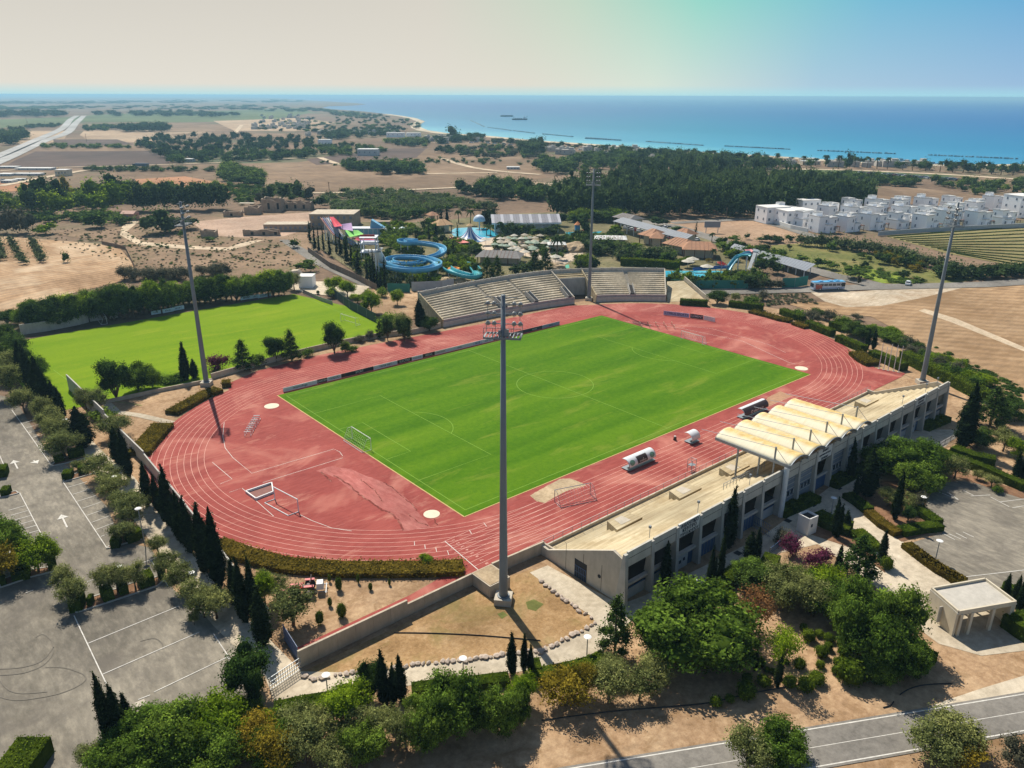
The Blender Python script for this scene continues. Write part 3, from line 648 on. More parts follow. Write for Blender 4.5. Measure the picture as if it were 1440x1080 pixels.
for bay_i, lines, sz in ((2, ('ΑΘΛΗΤΙΚΟ', 'ΚΕΝΤΡΟ', 'ΓΕΡΟΣΚΗΠΟΥ'), .8), (9, ('ΔΗΜΟΣ', 'ΚΕΝΤΡΙΚΗ ΕΙΣΟΔΟΣ', 'ΚΕΡΚΙΔΑ'), .52), (16, ('ΑΘΛΗΤΙΚΟ', 'ΚΕΝΤΡΟ', 'ΓΕΡΟΣΚΗΠΟΥ'), .6)):
 xc = X0+BAY*(bay_i+.5)
 for k, s in enumerate(lines): text('lettering', s, min(sz, 4.1/(len(s)*.66)), m_lett, stand, (xc, YB-.17, 7.7-.7*k), (rad(90), 0, 0), .015)
for x, y, zt_ in ((13.5, -56.4, 2.45), (28.5, -56.4, 2.45), (41.5, -57.0, 2.7), (76, -56.4, 2.45), (91, -56.4, 2.45)):
 vm = MB(); vm.prism([(x-2.9, y-1.5), (x+2.9, y-1.5), (x+2.1, y+1.3), (x-2.1, y+1.3)], 0, zt_+.75)
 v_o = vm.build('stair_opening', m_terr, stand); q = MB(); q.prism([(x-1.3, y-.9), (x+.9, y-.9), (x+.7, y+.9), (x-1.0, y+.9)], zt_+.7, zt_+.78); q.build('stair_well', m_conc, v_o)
mb = MB()
for k in range(0, 52): mb.box((X0+.5+k*2.0, YF+.12, 1.6), (.05, .05, 1.05))
mb.box(((X0+X1)/2, YF+.12, 2.12), (X1-X0, .04, .04)); mb.box(((X0+X1)/2, YF+.12, 1.7), (X1-X0, .03, .03)); mb.build('front_railing', m_steel, stand)
mb = MB()
for k in range(14): mb.box((30.5+k*.9, YB+5.4, 5.6), (.06, .06, 1.1))
mb.box((36.3, YB+5.4, 6.15), (12, .06, .06)); mb.box((36.3, YB+5.4, 5.7), (12, .05, .05)); mb.build('vip_railing', m_steel, stand)
for x in (6.3, 17.0, 30, 82, 92.5, 97.8):
 mb = MB(); mb.tube([(x, YB+.6, 8.0), (x, YB+.6, 9.6)], .045, 5); mb.box((x, YB+.6, 9.75), (.3, .3, .35)); mb.build('parapet_lamp', m_steel, stand)
rk = thing('starter_frame', 'small steel frame standing on the track edge by the stand rail', 'frame', (40.4, -49.2, .3))
mb = MB()
for dx in (-.6, .6):
 for dy in (-.5, .5): mb.tube([(dx, dy, 0), (dx, dy, 2.4)], .05, 5)
for z in (.9, 2.35): mb.tube([(-.6, -.5, z), (.6, -.5, z), (.6, .5, z), (-.6, .5, z), (-.6, -.5, z)], .04, 5)
mb.build('steel_frame', m_steel, rk)
mb = MB(); mb.box((0, 0, 1.3), (1.2, 1.0, .06)); mb.build('platform', m_steel, rk)
# curved far stand
fs = thing('curved_stand', 'curved open concrete stand with rows of seating steps behind the far bend', 'grandstand', (0, 0, .3))
Fp = smooth_path([(60, 56.3), (75, 55.6), (88, 54.8), (99, 53.4), (109, 51.2), (118, 47.4), (127, 41.3), (135, 33.8)], 8)
Bp = smooth_path([(60.4, 69.5), (75, 70.4), (88, 70.5), (101, 69.6), (113, 67), (125, 61), (136, 53.2), (146, 43.8)], 8)
NP = len(Fp)-1; HB = 7.2; HF = 1.9; NR = 12
def cpt(s, u):
 i = min(int(s), NP-1); t_ = s-i
 a = Vector(Fp[i]).lerp(Vector(Fp[i+1]), t_); b = Vector(Bp[i]).lerp(Vector(Bp[i+1]), t_)
 return a.lerp(b, u)
def wall_along(name, s0, s1, u, z0, z1, th, m_, step=1.0, parent=fs):
 mb = MB(); n = max(1, int(round((s1-s0)/step)))
 for k in range(n):
  a = cpt(s0+(s1-s0)*k/n, u); b = cpt(s0+(s1-s0)*(k+1)/n, u); d_ = (b-a).normalized(); q = Vector((-d_.y, d_.x))*th/2
  mb.prism([tuple(a-q), tuple(b-q), tuple(b+q), tuple(a+q)], z0, z1)
 return mb.build(name, m_, parent)
sections = ((0, 12.2), (12.9, 20.4), (21.1, 32.2))
gap = (32.2, 38.8)
sects2 = ((38.8, 47.6), (48.4, 56))
def dz(u): return HF+(HB-HF)*u
for lo, hi in sections+sects2:
 for r in range(NR):
  u0 = .08+.9*r/NR; u1 = .08+.9*(r+1)/NR; z = HF-.4+(HB-HF+.1)*(r+1)/NR
  mb = MB(); n = max(2, int((hi-lo)))
  for k in range(n):
   s0 = lo+(hi-lo)*k/n; s1 = lo+(hi-lo)*(k+1)/n
   um = u0+(u1-u0)*.5
   q = [tuple(cpt(s0, u0)), tuple(cpt(s1, u0)), tuple(cpt(s1, um)), tuple(cpt(s0, um))]; mb.prism(q, z-.75, z)
   q = [tuple(cpt(s0, um)), tuple(cpt(s1, um)), tuple(cpt(s1, u1)), tuple(cpt(s0, u1))]; mb.prism(q, z-.75, z-.3)
  mb.build('seat_row', m_seat, fs)
for s0, s1 in ((12.2, 12.9), (20.4, 21.1), (47.6, 48.4)):
 for r in range(NR*2):
  u0 = .08+.9*r/(NR*2); u1 = .08+.9*(r+1)/(NR*2); z = HF-.5+(HB-HF)*(r+1)/(NR*2)
  mb = MB(); mb.prism([tuple(cpt(s0, u0)), tuple(cpt(s1, u0)), tuple(cpt(s1, u1)), tuple(cpt(s0, u1))], z-.5, z); mb.build('step', m_conc, fs)
for s_ in (12.55+.6, 20.75+.6, 31.2, 48.0):
 a = cpt(s_, .04); b = cpt(s_, .36); mb = MB()
 d_ = (b-a).normalized(); q = Vector((-d_.y, d_.x))
 for sg in (-.75, .75):
  mb.beam((a.x+q.x*sg, a.y+q.y*sg, HF+.3), (b.x+q.x*sg, b.y+q.y*sg, 4.4), .2, 1.5)
 vo = mb.build('stair_opening', m_conc2, fs)
 mb = MB(); mb.beam((a.x, a.y, HF+.25), (b.x, b.y, 4.0), 1.1, .9); mb.build('stair_well', m_dark, vo)
for lo, hi in ((0, 32.2), (38.8, 56)):
 wall_along('front_wall', lo, hi, 0.0, 0, HF-.35, .3, m_conc2)
 wall_along('front_parapet', lo, hi, .03, HF-.35, HF+.35, .35, mat('pinkish_concrete', srgb(176, 164, 156), .9, .08, .5, dirt=.3))
nb_ = 26
for k in range(nb_):
 s0 = 56*k/nb_; s1 = 56*(k+1)/nb_
 wall_along('back_wall_panel', s0+.04, s1-.04, 1.0, 0, HB+1.0, .3, m_conc2, 1.2)
 p_ = cpt(s0, 1.0); mb = MB(); mb.box((p_.x, p_.y, (HB+1.15)/2), (.4, .45, HB+1.15)); mb.build('back_pier', m_conc2, fs)
for s_ in (0, 32.2, 38.8, 56):
 a = cpt(s_, -.005); b = cpt(s_, 1.0); d_ = (b-a).normalized(); q = Vector((-d_.y, d_.x))*.18
 vs = []
 for sg in (-1, 1):
  vs += [(a.x+q.x*sg, a.y+q.y*sg, 0), (b.x+q.x*sg, b.y+q.y*sg, 0), (b.x+q.x*sg, b.y+q.y*sg, HB+.95), (a.x+q.x*sg, a.y+q.y*sg, HF+.5)]
 mb = MB(); mb.add(vs, [(0, 1, 2, 3), (7, 6, 5, 4), (0, 4, 5, 1), (1, 5, 6, 2), (2, 6, 7, 3), (3, 7, 4, 0)]); mb.build('end_wall', m_terr if s_ in (0, 38.8) else m_conc, fs)
wall_along('recess_wall', 32.2, 38.8, .72, 0, HB-1.2, .3, m_conc2)
for r in range(3):
 u0 = .74+.085*r; mb = MB()
 for k in range(6):
  s0 = 32.2+1.1*k; s1 = s0+1.1; q = [tuple(cpt(s0, u0)), tuple(cpt(s1, u0)), tuple(cpt(s1, u0+.05)), tuple(cpt(s0, u0+.05))]; mb.prism(q, HB-2, HB-1.0+.35*r)
 mb.build('seat_row', m_terr, fs)
a = Vector((136.5, 34.0)); b = Vector((150, 44)); e = Vector((158, 30))
mb = MB(); mb.add([(135.5, 33.3, .3), (147.5, 43.5, 3.6), (153, 40.5, 3.6), (146, 25, .3), (135.5, 33.3, 0), (147.5, 43.5, 0), (153, 40.5, 0), (146, 25, 0)], [(0, 3, 2, 1), (4, 5, 6, 7), (0, 1, 5, 4), (1, 2, 6, 5), (2, 3, 7, 6), (3, 0, 4, 7)])
rp = mb.build('access_ramp', m_terr); tag(rp, 'cream concrete ramp beside the right end of the curved stand', 'ramp')
mb = MB(); mb.beam((146.4, 24.6, .9), (153.4, 40.6, 4.4), .35, 1.4); mb.build('ramp_wall', m_conc, rp)
# boundary walls of the stadium
m_wallc = mat('board_marked_concrete', srgb(188, 174, 152), .9, .08, .35, dirt=.45, bump=.15)
def wall(name, pts, h, th, m_, label, cat='wall', z0=-.0, hs=None, joint=4.0, cap=True):
 w_ = thing(name, label, cat, (pts[0][0], pts[0][1], .2)); ox, oy = pts[0]
 pts = [(x-ox, y-oy) for x, y in pts]
 for i in range(len(pts)-1):
  a = Vector(pts[i]); b = Vector(pts[i+1]); L = (b-a).length; n = max(1, round(L/joint)); d_ = (b-a)/L; q = Vector((-d_.y, d_.x))*th/2
  hh = hs[i] if hs else (h, h)
  for k in range(n):
   s0 = a+d_*(L*k/n+(.015 if k else 0)); s1 = a+d_*(L*(k+1)/n-(.015 if k < n-1 else 0))
   h0 = hh[0]+(hh[1]-hh[0])*k/n; h1 = hh[0]+(hh[1]-hh[0])*(k+1)/n
   vs = [(*(s0-q), z0), (*(s1-q), z0), (*(s1+q), z0), (*(s0+q), z0), (*(s0-q), h0), (*(s1-q), h1), (*(s1+q), h1), (*(s0+q), h0)]
   mb = MB(); mb.add(vs, [(0, 3, 2, 1), (4, 5, 6, 7), (0, 1, 5, 4), (1, 2, 6, 5), (2, 3, 7, 6), (3, 0, 4, 7)])
   mb.build('wall_panel', m_, w_)
 return w_
wall('boundary_wall', [(-38.0, -51.1), (-22.6, -51.1), (-22.55, -51.1), (-11.9, -51.1)], 0, .3, m_wallc, 'tall board-marked concrete wall in front of the near bend, left of the light mast', hs=[(2.5, 2.5), (2.5, 2.5), (1.9, 1.9)], joint=2.4)
wall('boundary_wall', [(-8.2, -51.1), (1.4, -51.6)], 2.0, .3, m_wallc, 'short board-marked concrete wall between the light mast and the main stand', joint=2.4)
mb = MB(); mb.box((-10.05, -53.1, 1.05), (3.6, 4.2, 2.1)); bx_ = mb.build('mast_plinth', m_wallc); tag(bx_, 'concrete box with gravel top beside the nearest light mast', 'plinth')
mb = MB(); mb.box((-10.05, -53.1, 2.13), (3.2, 3.8, .05)); mb.build('gravel_top', m_sand, bx_)
mb = MB(); mb.box((1.4, -53.3, 1.0), (.3, 3.2, 2.0)); tag(mb.build('return_wall', m_wallc), 'blue-grey side wall stub at the foot of the main stand', 'wall')
lw = gp([(380, 878), (345, 835), (300, 773), (262, 725), (205, 655), (150, 600), (98, 549)])
wall('boundary_wall', lw, 2.4, .25, m_conc2, 'long grey concrete wall behind the cypress row at the left bend', joint=4, hs=[(2.2, 2.2)]*3+[(2.4, 2.4), (2.8, 2.8), (3.6, 3.8)])
fw_ = [(-36, 55.5), (-22, 55.2), (-12, 54.4), (-9.5, 54.2)]
wall('retaining_wall', fw_, .9, .3, m_wallc, 'low stone-topped wall left of the left light mast', joint=4)
wall('retaining_wall', [(-9, 56.0), (5, 58.2), (18, 60.0), (30, 60.4), (40, 59.6), (50, 56.5), (59.5, 57)], 1.5, .3, m_wallc, 'ribbed pale wall between the far straight and the training pitch', joint=2.2)
wall('training_wall', gp([(30, 472), (70, 466), (110, 458), (125, 454)]), 3.0, .35, m_conc2, 'grey block wall at the left end of the training pitch')
wall('training_wall', gp([(127, 453), (166, 447)]), 3.6, .35, m_conc2, 'grey wall with a panel frame behind the training pitch tree belt')
gt = thing('gate', 'blue steel double gate in the wall near the left corner', 'gate', (*G(410, 915, .2)[:2], .2), math.atan2(1, .1))
mb = MB()
for x in np.linspace(-2.6, 2.6, 24): mb.box((x, 0, 1.2), (.05, .05, 2.3))
for z in (.15, 1.2, 2.3): mb.box((0, 0, z), (5.3, .06, .08))
mb.build('bars', m_blue, gt); mb = MB(); mb.box((0, .04, .55), (5.2, .03, 1.0)); mb.build('sheet_panel', m_blue, gt)
p0 = G(380, 972, .2); p1 = G(424, 942, .2)
gt = thing('sliding_gate', 'grey steel bar gate lying open across the footpath corner', 'gate', ((p0.x+p1.x)/2, (p0.y+p1.y)/2, .2), math.atan2(p1.y-p0.y, p1.x-p0.x))
LG = (p1-p0).length
for k in range(15):
 mb = MB(); mb.box((-LG/2+LG*k/14, 0, 1.0), (.05, .05, 1.7)); mb.build('gate_bar', m_steel, gt)
for z in (.2, .7, 1.2, 1.8): mb = MB(); mb.box((0, 0, z), (LG, .07, .07)); mb.build('gate_rail', m_steel, gt)
# floodlight masts
m_mast = mat('mast_paint', srgb(118, 126, 130), .5, .08, .3, dirt=.2, spec=.5)
m_lamp = mat('lamp_housing', srgb(150, 152, 150), .35, .1, 2, spec=.6)
m_lampd = mat('lamp_glass', srgb(60, 62, 66), .2, .1, 2, spec=.7)
H_M = 37.8
def make_mast():
 t_ = thing('floodlight_mast', '', 'floodlight mast')
 mb = MB(); mb.tube([(0, 0, .9), (0, 0, 2), (0, 0, 20), (0, 0, H_M+5)], [.62, .6, .43, .27], 14); mb.build('pole', m_mast, t_, True)
 mb = MB(); mb.box((0, 0, .5), (2.3, 2.3, 1.0)); mb.build('footing', m_conc, t_)
 mb = MB(); mb.tube([(0, 0, .95), (0, 0, 1.15)], .85, 14); mb.build('base_flange', m_mast, t_)
 pl = MB(); z = H_M
 pl.box((0, 1.1, z), (4.4, .1, .22)); pl.box((0, -1.1, z), (4.4, .1, .22)); pl.box((2.2, 0, z), (.1, 2.3, .22)); pl.box((-2.2, 0, z), (.1, 2.3, .22))
 for x in (-1.3, 0, 1.3): pl.box((x, 0, z), (.1, 2.2, .16))
 po = pl.build('platform', m_mast, t_)
 g_ = MB()
 for x in np.linspace(-2.1, 2.1, 11): g_.box((x, 0, z+.12), (.12, 2.1, .03))
 g_.build('grating', m_steel, po)
 r_ = MB()
 for x in (-2.2, -1.1, 1.1, 2.2):
  for y in (-1.1, 1.1): r_.tube([(x, y, z+.1), (x, y, z+1.2)], .035, 5)
 for zz_ in (.65, 1.2): r_.tube([(-2.2, -1.1, z+zz_), (2.2, -1.1, z+zz_), (2.2, 1.1, z+zz_), (-2.2, 1.1, z+zz_), (-2.2, -1.1, z+zz_)], .025, 5)
 r_.build('railing', m_mast, po)
 for i, zz_ in enumerate((1.35, 2.55, 3.75)):
  a = MB(); a.tube([(-2.3, .55, z+zz_), (2.3, .55, z+zz_)], .06, 6); a.tube([(0, 0, z+zz_), (0, .6, z+zz_)], .07, 6); ao = a.build('cross_arm', m_mast, t_)
  for x in (-1.95, -1.2, 1.2, 1.95):
   l_ = MB(); c0_ = Vector((x, .75, z+zz_+.05)); dd = Vector((0, .75, -.66))
   l_.tube([c0_-dd*.28, c0_-dd*.1, c0_+dd*.22], [.1, .22, .3], 12); lo_ = l_.build('lamp', m_lamp, ao, True)
  g_ = MB()
  for x in (-1.95, -1.2, 1.2, 1.95): c0_ = Vector((x, .75, z+zz_+.05)); dd = Vector((0, .75, -.66)); g_.tube([c0_+dd*.2, c0_+dd*.24], .27, 12)
  g_.build('lamp_glass', m_lampd, ao)
 a = MB(); a.tube([(-2.1, 0, z+4.7), (2.1, 0, z+4.7)], .05, 6); a.tube([(-1.95, .5, z+1.3), (-1.95, .5, z+3.9)], .03, 5); a.tube([(1.95, .5, z+1.3), (1.95, .5, z+3.9)], .03, 5)
 a.build('cable_frame', m_mast, t_)
 a = MB(); a.box((.45, -.2, z+.5), (.5, .35, .8)); a.box((-.4, -.2, z+.45), (.3, .3, .6)); a.build('junction_box', m_steel, t_)
 return t_
mast = make_mast()
for i, (q, lab) in enumerate((((708, 848), 'tall grey floodlight mast in the foreground rising over the middle of the pitch'), ((291, 543), 'tall floodlight mast at the left bend by the training pitch'),
  ((828, 423), 'tall floodlight mast in the gap of the curved stand'), ((1296, 541), 'tall leaning-looking floodlight mast behind the right end of the main stand'))):
 o = mast if i == 0 else copy_tree(mast)
 p = G(*q); o.location = (p.x, p.y, .2); d_ = math.atan2(0-p.y, 52-p.x); o.rotation_euler = (0, 0, d_-math.pi/2)
 tag(o, lab, None, 'floodlight masts round the stadium')
# goals, dugouts, boards, track furniture
m_net = mat('white_net', srgb(220, 222, 216), .8, .03, 1)
def goal(loc, rz, label, w_=7.32, h_=2.44, dp=2.0, net=True, m_=None, nsp=.6, fallen=False):
 m_ = m_ or m_whitep
 t_ = thing('football_goal', label, 'goal', loc, rz, 'football goals')
 f = MB(); f.tube([(0, -w_/2, 0), (0, -w_/2, h_)], .06, 6); f.build('goal_post', m_, t_)
 f = MB(); f.tube([(0, w_/2, 0), (0, w_/2, h_)], .06, 6); f.build('goal_post', m_, t_)
 f = MB(); f.tube([(0, -w_/2, h_), (0, w_/2, h_)], .06, 6); f.build('crossbar', m_, t_)
 f = MB(); f.tube([(0, -w_/2, .04), (-dp, -w_/2, .04), (-dp, w_/2, .04), (0, w_/2, .04)], .045, 5)
 for s in (-1, 1): f.tube([(0, s*w_/2, h_), (-dp*.45, s*w_/2, h_*.98), (-dp, s*w_/2, .05)], .035, 5)
 f.build('back_frame', m_, t_)
 if net:
  n_ = MB()
  for k in range(int(w_/nsp)+1):
   y = -w_/2+k*w_/int(w_/nsp); n_.tube([(0, y, h_), (-dp*.45, y, h_*.97), (-dp, y, .05)], .012, 3, False)
  for k in range(1, 6):
   u = k/6; x = -dp*.45-(dp*.55)*u; n_.tube([(x, -w_/2, h_*(1-u)), (x, w_/2, h_*(1-u))], .012, 3, False)
  for s in (-1, 1):
   for k in range(1, 5): zz_ = h_*k/5; n_.tube([(0, s*w_/2, zz_), (-dp*(1-.5*k/5), s*w_/2, zz_)], .012, 3, False)
  n_.build('net', m_net, t_)
 return t_
goal((0, 0, .33), 0, 'white goal with net at the left end of the main pitch')
goal((104.8, 0, .33), math.pi, 'white goal with net at the far right end of the main pitch')
pa, pb = G(*cM(432, 864), .3), G(*cM(312, 800), .3); pc = G(*cM(380, 884), .3); hg = height_at(pa, cM(0, 800)[1])-.3; pd = pb+(pc-pa)
ga = thing('football_goal', 'white goal frame without net standing over the water jump pit', 'goal', tuple(pa), 0, 'football goals')
r3 = lambda v, z: (v.x-pa.x, v.y-pa.y, z)
for nm_, ps_ in (('goal_post', (r3(pa, 0), r3(pa, hg))), ('goal_post', (r3(pb, 0), r3(pb, hg))), ('crossbar', (r3(pa, hg), r3(pb, hg))), ('ground_frame', (r3(pa, .06), r3(pc, .06), r3(pd, .06), r3(pb, .06)))):
 f = MB(); f.tube(ps_, .09, 6); f.build(nm_, m_whitep, ga)
goal((*G(805, 700, .3)[:2], .3), rad(72), 'grey training goal resting on the track beside the sand patch', 6.8, 2.2, 2.4, True, m_steel)
o_ = bpy.data.objects[-1]
p = G(418, 431, .3); goal((*G(490, 455, .31)[:2], .31), rad(180+8), 'small white goal on the right end of the training pitch', 7.3, 2.4, 1.6, False)
goal((*G(148, 452, .31)[:2], .31), rad(-5), 'goal shaded by trees at the back of the training pitch', 7.0, 2.4, 1.6, False)
wq = [G(*cM(*q_), .3) for q_ in ((165, 766), (296, 722), (304, 768), (216, 803))]; w0 = wq[0]
wj = thing('water_jump', 'empty water jump pit with white kerbs on the near bend', 'pit', tuple(w0)); wq = [(v.x-w0.x, v.y-w0.y) for v in wq]
mb = MB(); mb.prism(wq, .004, .03); mb.build('pit_floor', mat('pit_floor', srgb(132, 92, 84), .9), wj)
for k in range(4):
 mb = MB(); mb.beam((*wq[k], .2), (*wq[(k+1) % 4], .2), .2, .4); mb.build('kerb', m_whitep, wj)
h0, h1 = G(*cM(174, 478), .3), G(*cM(222, 396), .3); hd_ = (h1-h0).length/8
hb = thing('hurdle_rack', 'row of folded metal hurdles standing on the left bend', 'hurdles', tuple((h0+h1)/2), math.atan2(h1.y-h0.y, h1.x-h0.x))
for k in range(9):
 mb = MB(); x = (k-4)*hd_
 mb.tube([(x, -.6, 0), (x, -.6, .9)], .05, 4); mb.tube([(x, .6, 0), (x, .6, .9)], .05, 4); mb.box((x, 0, .92), (.12, 1.3, .12)); mb.box((x+.2, -.6, .03), (.6, .08, .06)); mb.box((x+.2, .6, .03), (.6, .08, .06))
 mb.build('hurdle', m_steel if k % 2 else m_whitep, hb)
hb = thing('hurdle_rack', 'pale hurdles scattered on the far bend beside the far goal', 'hurdles', (*G(925, 462, .3)[:2], .3), rad(-40))
for k in range(10):
 mb = MB(); x = (k % 5-2)*2.4; y = (k//5)*3.4
 mb.tube([(x, y-.6, 0), (x, y-.6, 1)], .05, 4); mb.tube([(x, y+.6, 0), (x, y+.6, 1)], .05, 4); mb.box((x, y, 1), (.1, 1.3, .1)); mb.build('hurdle', mat('tan_plastic', srgb(190, 158, 128), .7), hb)
m_clear = mat('dugout_white', srgb(214, 216, 216), .35, .05, 1, spec=.5)
m_blackp = mat('dugout_dark_panel', srgb(66, 52, 48), .5, .08, 1)
m_gb = mat('green_roundel', srgb(110, 150, 128), .6, .06, 2)
m_lgrey = mat('print_grey', srgb(206, 204, 198), .6, .04, 2)
def dugout(loc, L, label, style, rz=0.0):
 t_ = thing('dugout', label, 'dugout', loc, rz, 'team dugouts beside the track')
 n = 14; rr = 1.25
 def prof(k, off=0):
  a = rad(-8+128*k/n); return (-(rr+off)*math.cos(a)*1.0, .95+(rr+off)*math.sin(a)*.95)
 def shell(x0, x1, k0, k1, off, m_, nm, par):
  mb = MB()
  for k in range(k0, k1):
   (y0, z0), (y1, z1) = prof(k, off), prof(k+1, off)
   (y2, z2), (y3, z3) = prof(k, off+.05), prof(k+1, off+.05)
   mb.add([(x0, y0, z0), (x1, y0, z0), (x1, y1, z1), (x0, y1, z1), (x0, y2, z2), (x1, y2, z2), (x1, y3, z3), (x0, y3, z3)],
    [(0, 1, 2, 3), (7, 6, 5, 4), (0, 4, 5, 1), (3, 2, 6, 7), (0, 3, 7, 4), (1, 5, 6, 2)])
  return mb.build(nm, m_, par, False)
 body = shell(-L/2, L/2, 0, n, 0, m_clear, 'canopy', t_)
 mb = MB(); mb.box((0, -.3, .18), (L, 1.9, .1)); mb.build('base', m_steel, t_)
 mb = MB(); mb.box((0, -.75, .5), (L-.3, .45, .08)); mb.build('bench', m_blackp, t_)
 for s in (-1, 1):
  mb = MB(); mb.tube([(s*(L/2), *prof(k, .02)) for k in range(n+1)], .05, 5); mb.build('edge_frame', m_steel if style != 'small' else m_whitep, t_)
 if style == 'green':
  shell(-1.35, 1.35, 1, 8, .06, m_blackp, 'advert_panel', t_)
  for s in (-1, 1):
   mb = MB(); vs = []; fs_ = []
   for a in range(20):
    ang = a*math.pi/10; kk = 3.9+math.sin(ang)*2.7; y, z = prof(kk, .075); vs.append((s*(L/2-.95)+.66*math.cos(ang), y, z))
   y, z = prof(3.9, .1); vs.append((s*(L/2-.95), y, z))
   mb.add(vs, [((a+1) % 20, a, 20) for a in range(20)]); mb.build('roundel', m_gb, t_)
  for s_, z_, sz_ in (('▲', 1.75, .3), ('INTERCO', 1.3, .42)):
   text('print', s_, sz_, m_lgrey, t_, (0, -rr-.12, z_), (rad(90), 0, 0), .003)
 elif style == 'dark':
  shell(-L/2+.1, L/2-.1, 0, 9, .06, m_blackp, 'advert_panel', t_)
  text('print', 'O elect sun', 1.0, m_lgrey, t_, (0, -rr-.14, 1.25), (rad(90), 0, 0), .003)
 return t_
dugout((35.0, -40.9, .3), 7.4, 'long white curved dugout with green roundels and a dark centre panel', 'green')
dugout((50.9, -41.0, .3), 2.5, 'small white curved shelter between the two long dugouts', 'small')
dugout((72.9, -40.4, .3), 9.0, 'long curved dugout with a dark printed back near the roofed stand', 'dark')
o_ = thing('speaker_box', 'small black box on the track edge left of the small shelter', 'box', (*G(949, 619, .3)[:2], .3)); mb = MB(); mb.box((0, 0, .35), (.5, .5, .7), 0, .8); mb.build('body', m_blackp, o_); mb = MB(); mb.box((0, .05, .8), (.4, .3, .2)); mb.build('top', m_lgrey, o_)
bc = [srgb(206, 206, 210), srgb(38, 36, 44), srgb(200, 198, 204), srgb(44, 40, 44), srgb(40, 38, 52), srgb(196, 196, 202), srgb(42, 40, 40), srgb(204, 200, 206), srgb(46, 38, 40), srgb(200, 192, 186), srgb(196, 196, 200), srgb(180, 186, 204), srgb(206, 204, 210), srgb(60, 44, 52), srgb(58, 56, 70), srgb(52, 56, 66), srgb(140, 150, 170)]
words = ['intercollege', 'GARDEN', 'YIOLOU', 'ALPHA BANK', 'SPORT', 'PAFIA NET', 'ELECTRO', 'Coca-Cola', 'MEDIA', 'CYPRUS TRAVEL', 'radio', 'BLUE', 'club 12', 'AQUA', 'hotel', 'motor', 'plaza']
xs = [.4, 9.0, 11.6, 15.4, 16.4, 24.4, 31.4, 35.8, 39.2, 43.0, 46.6, 55.8, 59.0, 63.0, 69.5, 75.5, 81.5, 88.6]
for i in range(17):
 wd = xs[i+1]-xs[i]-.06; xc = (xs[i]+xs[i+1])/2; col = bc[i]
 m_ = mat('board_%s' % ('dark' if sum(col) < .3 else 'pale')+str(i), col, .5, .06, 2)
 t_ = thing('advertising_board', '%s advertising board, %s from the left along the far touchline' % ('dark' if sum(col) < .3 else 'pale', 'first second third fourth fifth sixth seventh eighth ninth tenth eleventh twelfth thirteenth fourteenth fifteenth sixteenth last'.split()[i]), 'advertising board', (xc, 36.4, .3), 0, 'advertising boards along the far touchline')
 mb = MB(); mb.box((0, 0, .55), (wd, .08, 1.0)); mb.build('panel', m_, t_)
 mb = MB()
 for s in (-1, 1): mb.beam((s*(wd/2-.2), .05, .9), (s*(wd/2-.2), .7, 0), .06, .06)
 mb.build('brace', m_steel, t_)
 if wd > 1.5: text('print', words[i], min(.75, wd/(len(words[i])*.62+.1)), m_lgrey if sum(col) < .3 else m_lett, t_, (0, -.05, .55), (rad(90), 0, 0), .002)
bpos = [((877, 438.5), (949, 448), (srgb(170, 168, 196), 'CYPRUS & PAPHOS')), ((950, 448), (968, 452.5), (srgb(52, 36, 44), 'ELEMENT')), ((969, 452.5), (1004, 458.5), (srgb(216, 212, 206), ''))]
bpos = [(cR(436, 900), cR(655, 925), (srgb(170, 168, 196), 'CYPRUS SPORTS')), (cR(660, 925), cR(772, 940), (srgb(52, 36, 44), 'ELEMENT')), (cR(775, 940), cR(872, 962), (srgb(216, 212, 206), ''))]
for i, (a, b, (col, s)) in enumerate(bpos):
 pa = G(a[0], a[1]+3, .3); pb = G(b[0], b[1]+3, .3); L = (pb-pa).length-.1
 t_ = thing('advertising_board', ['pale lilac advertising board on the far bend', 'dark advertising board in the middle of the far bend trio', 'blank white advertising board on the far bend'][i], 'advertising board', ((pa.x+pb.x)/2, (pa.y+pb.y)/2, .3), math.atan2(pb.y-pa.y, pb.x-pa.x), 'advertising boards on the far bend')
 mb = MB(); mb.box((0, 0, .75), (L, .08, 1.3)); mb.build('panel', mat('bend_board'+str(i), col, .5), t_)
 mb = MB()
 for s_ in (-1, 1): mb.beam((s_*(L/2-.3), .05, 1.2), (s_*(L/2-.3), .8, 0), .06, .06)
 mb.build('brace', m_steel, t_)
 if s: text('print', s, min(1, L/(len(s)*.62)), m_lett if i == 0 else m_lgrey, t_, (0, -.05, .75), (rad(90), 0, 0), .002)
for i, (x, y, wp, up) in enumerate(((cH(345, 335)[0], cH(0, 350)[1], 8, 1.6), (*cH(792, 297), 3, 0), (*cH(852, 287), 3.4, 0), (*cH(905, 275), 3.6, 0), (*cH(1247, 222), 4, 0), (*cH(1288, 216), 3.6, 0), (*cH(1340, 210), 5, 0))):
 p = G(x, y, .3); t_ = thing('advertising_board', 'small pale advertising board at the back of the training pitch, %s from the left' % ['first', 'second', 'third', 'fourth', 'fifth', 'sixth', 'last'][i], 'advertising board', (p.x, p.y, .3+up*1.4), rad(4), 'advertising boards behind the training pitch')
 mb = MB(); mb.box((0, 0, .75), (wp, .08, 1.2)); mb.build('panel', mat('pale_blue_board', srgb(190, 214, 220), .6), t_); mb = MB(); mb.box((-wp/2+.2, .1, .4), (.1, .1, .8)); mb.box((wp/2-.2, .1, .4), (.1, .1, .8)); mb.build('leg', m_steel, t_)
 text('print', ['ΑΘΛΗΤΙΚΑ', 'AEK', 'BANK', 'SPORT', 'BANK', 'cafe', 'TRAVEL'][i], wp/5, m_lett, t_, (0, -.05, .75), (rad(90), 0, 0), .002)
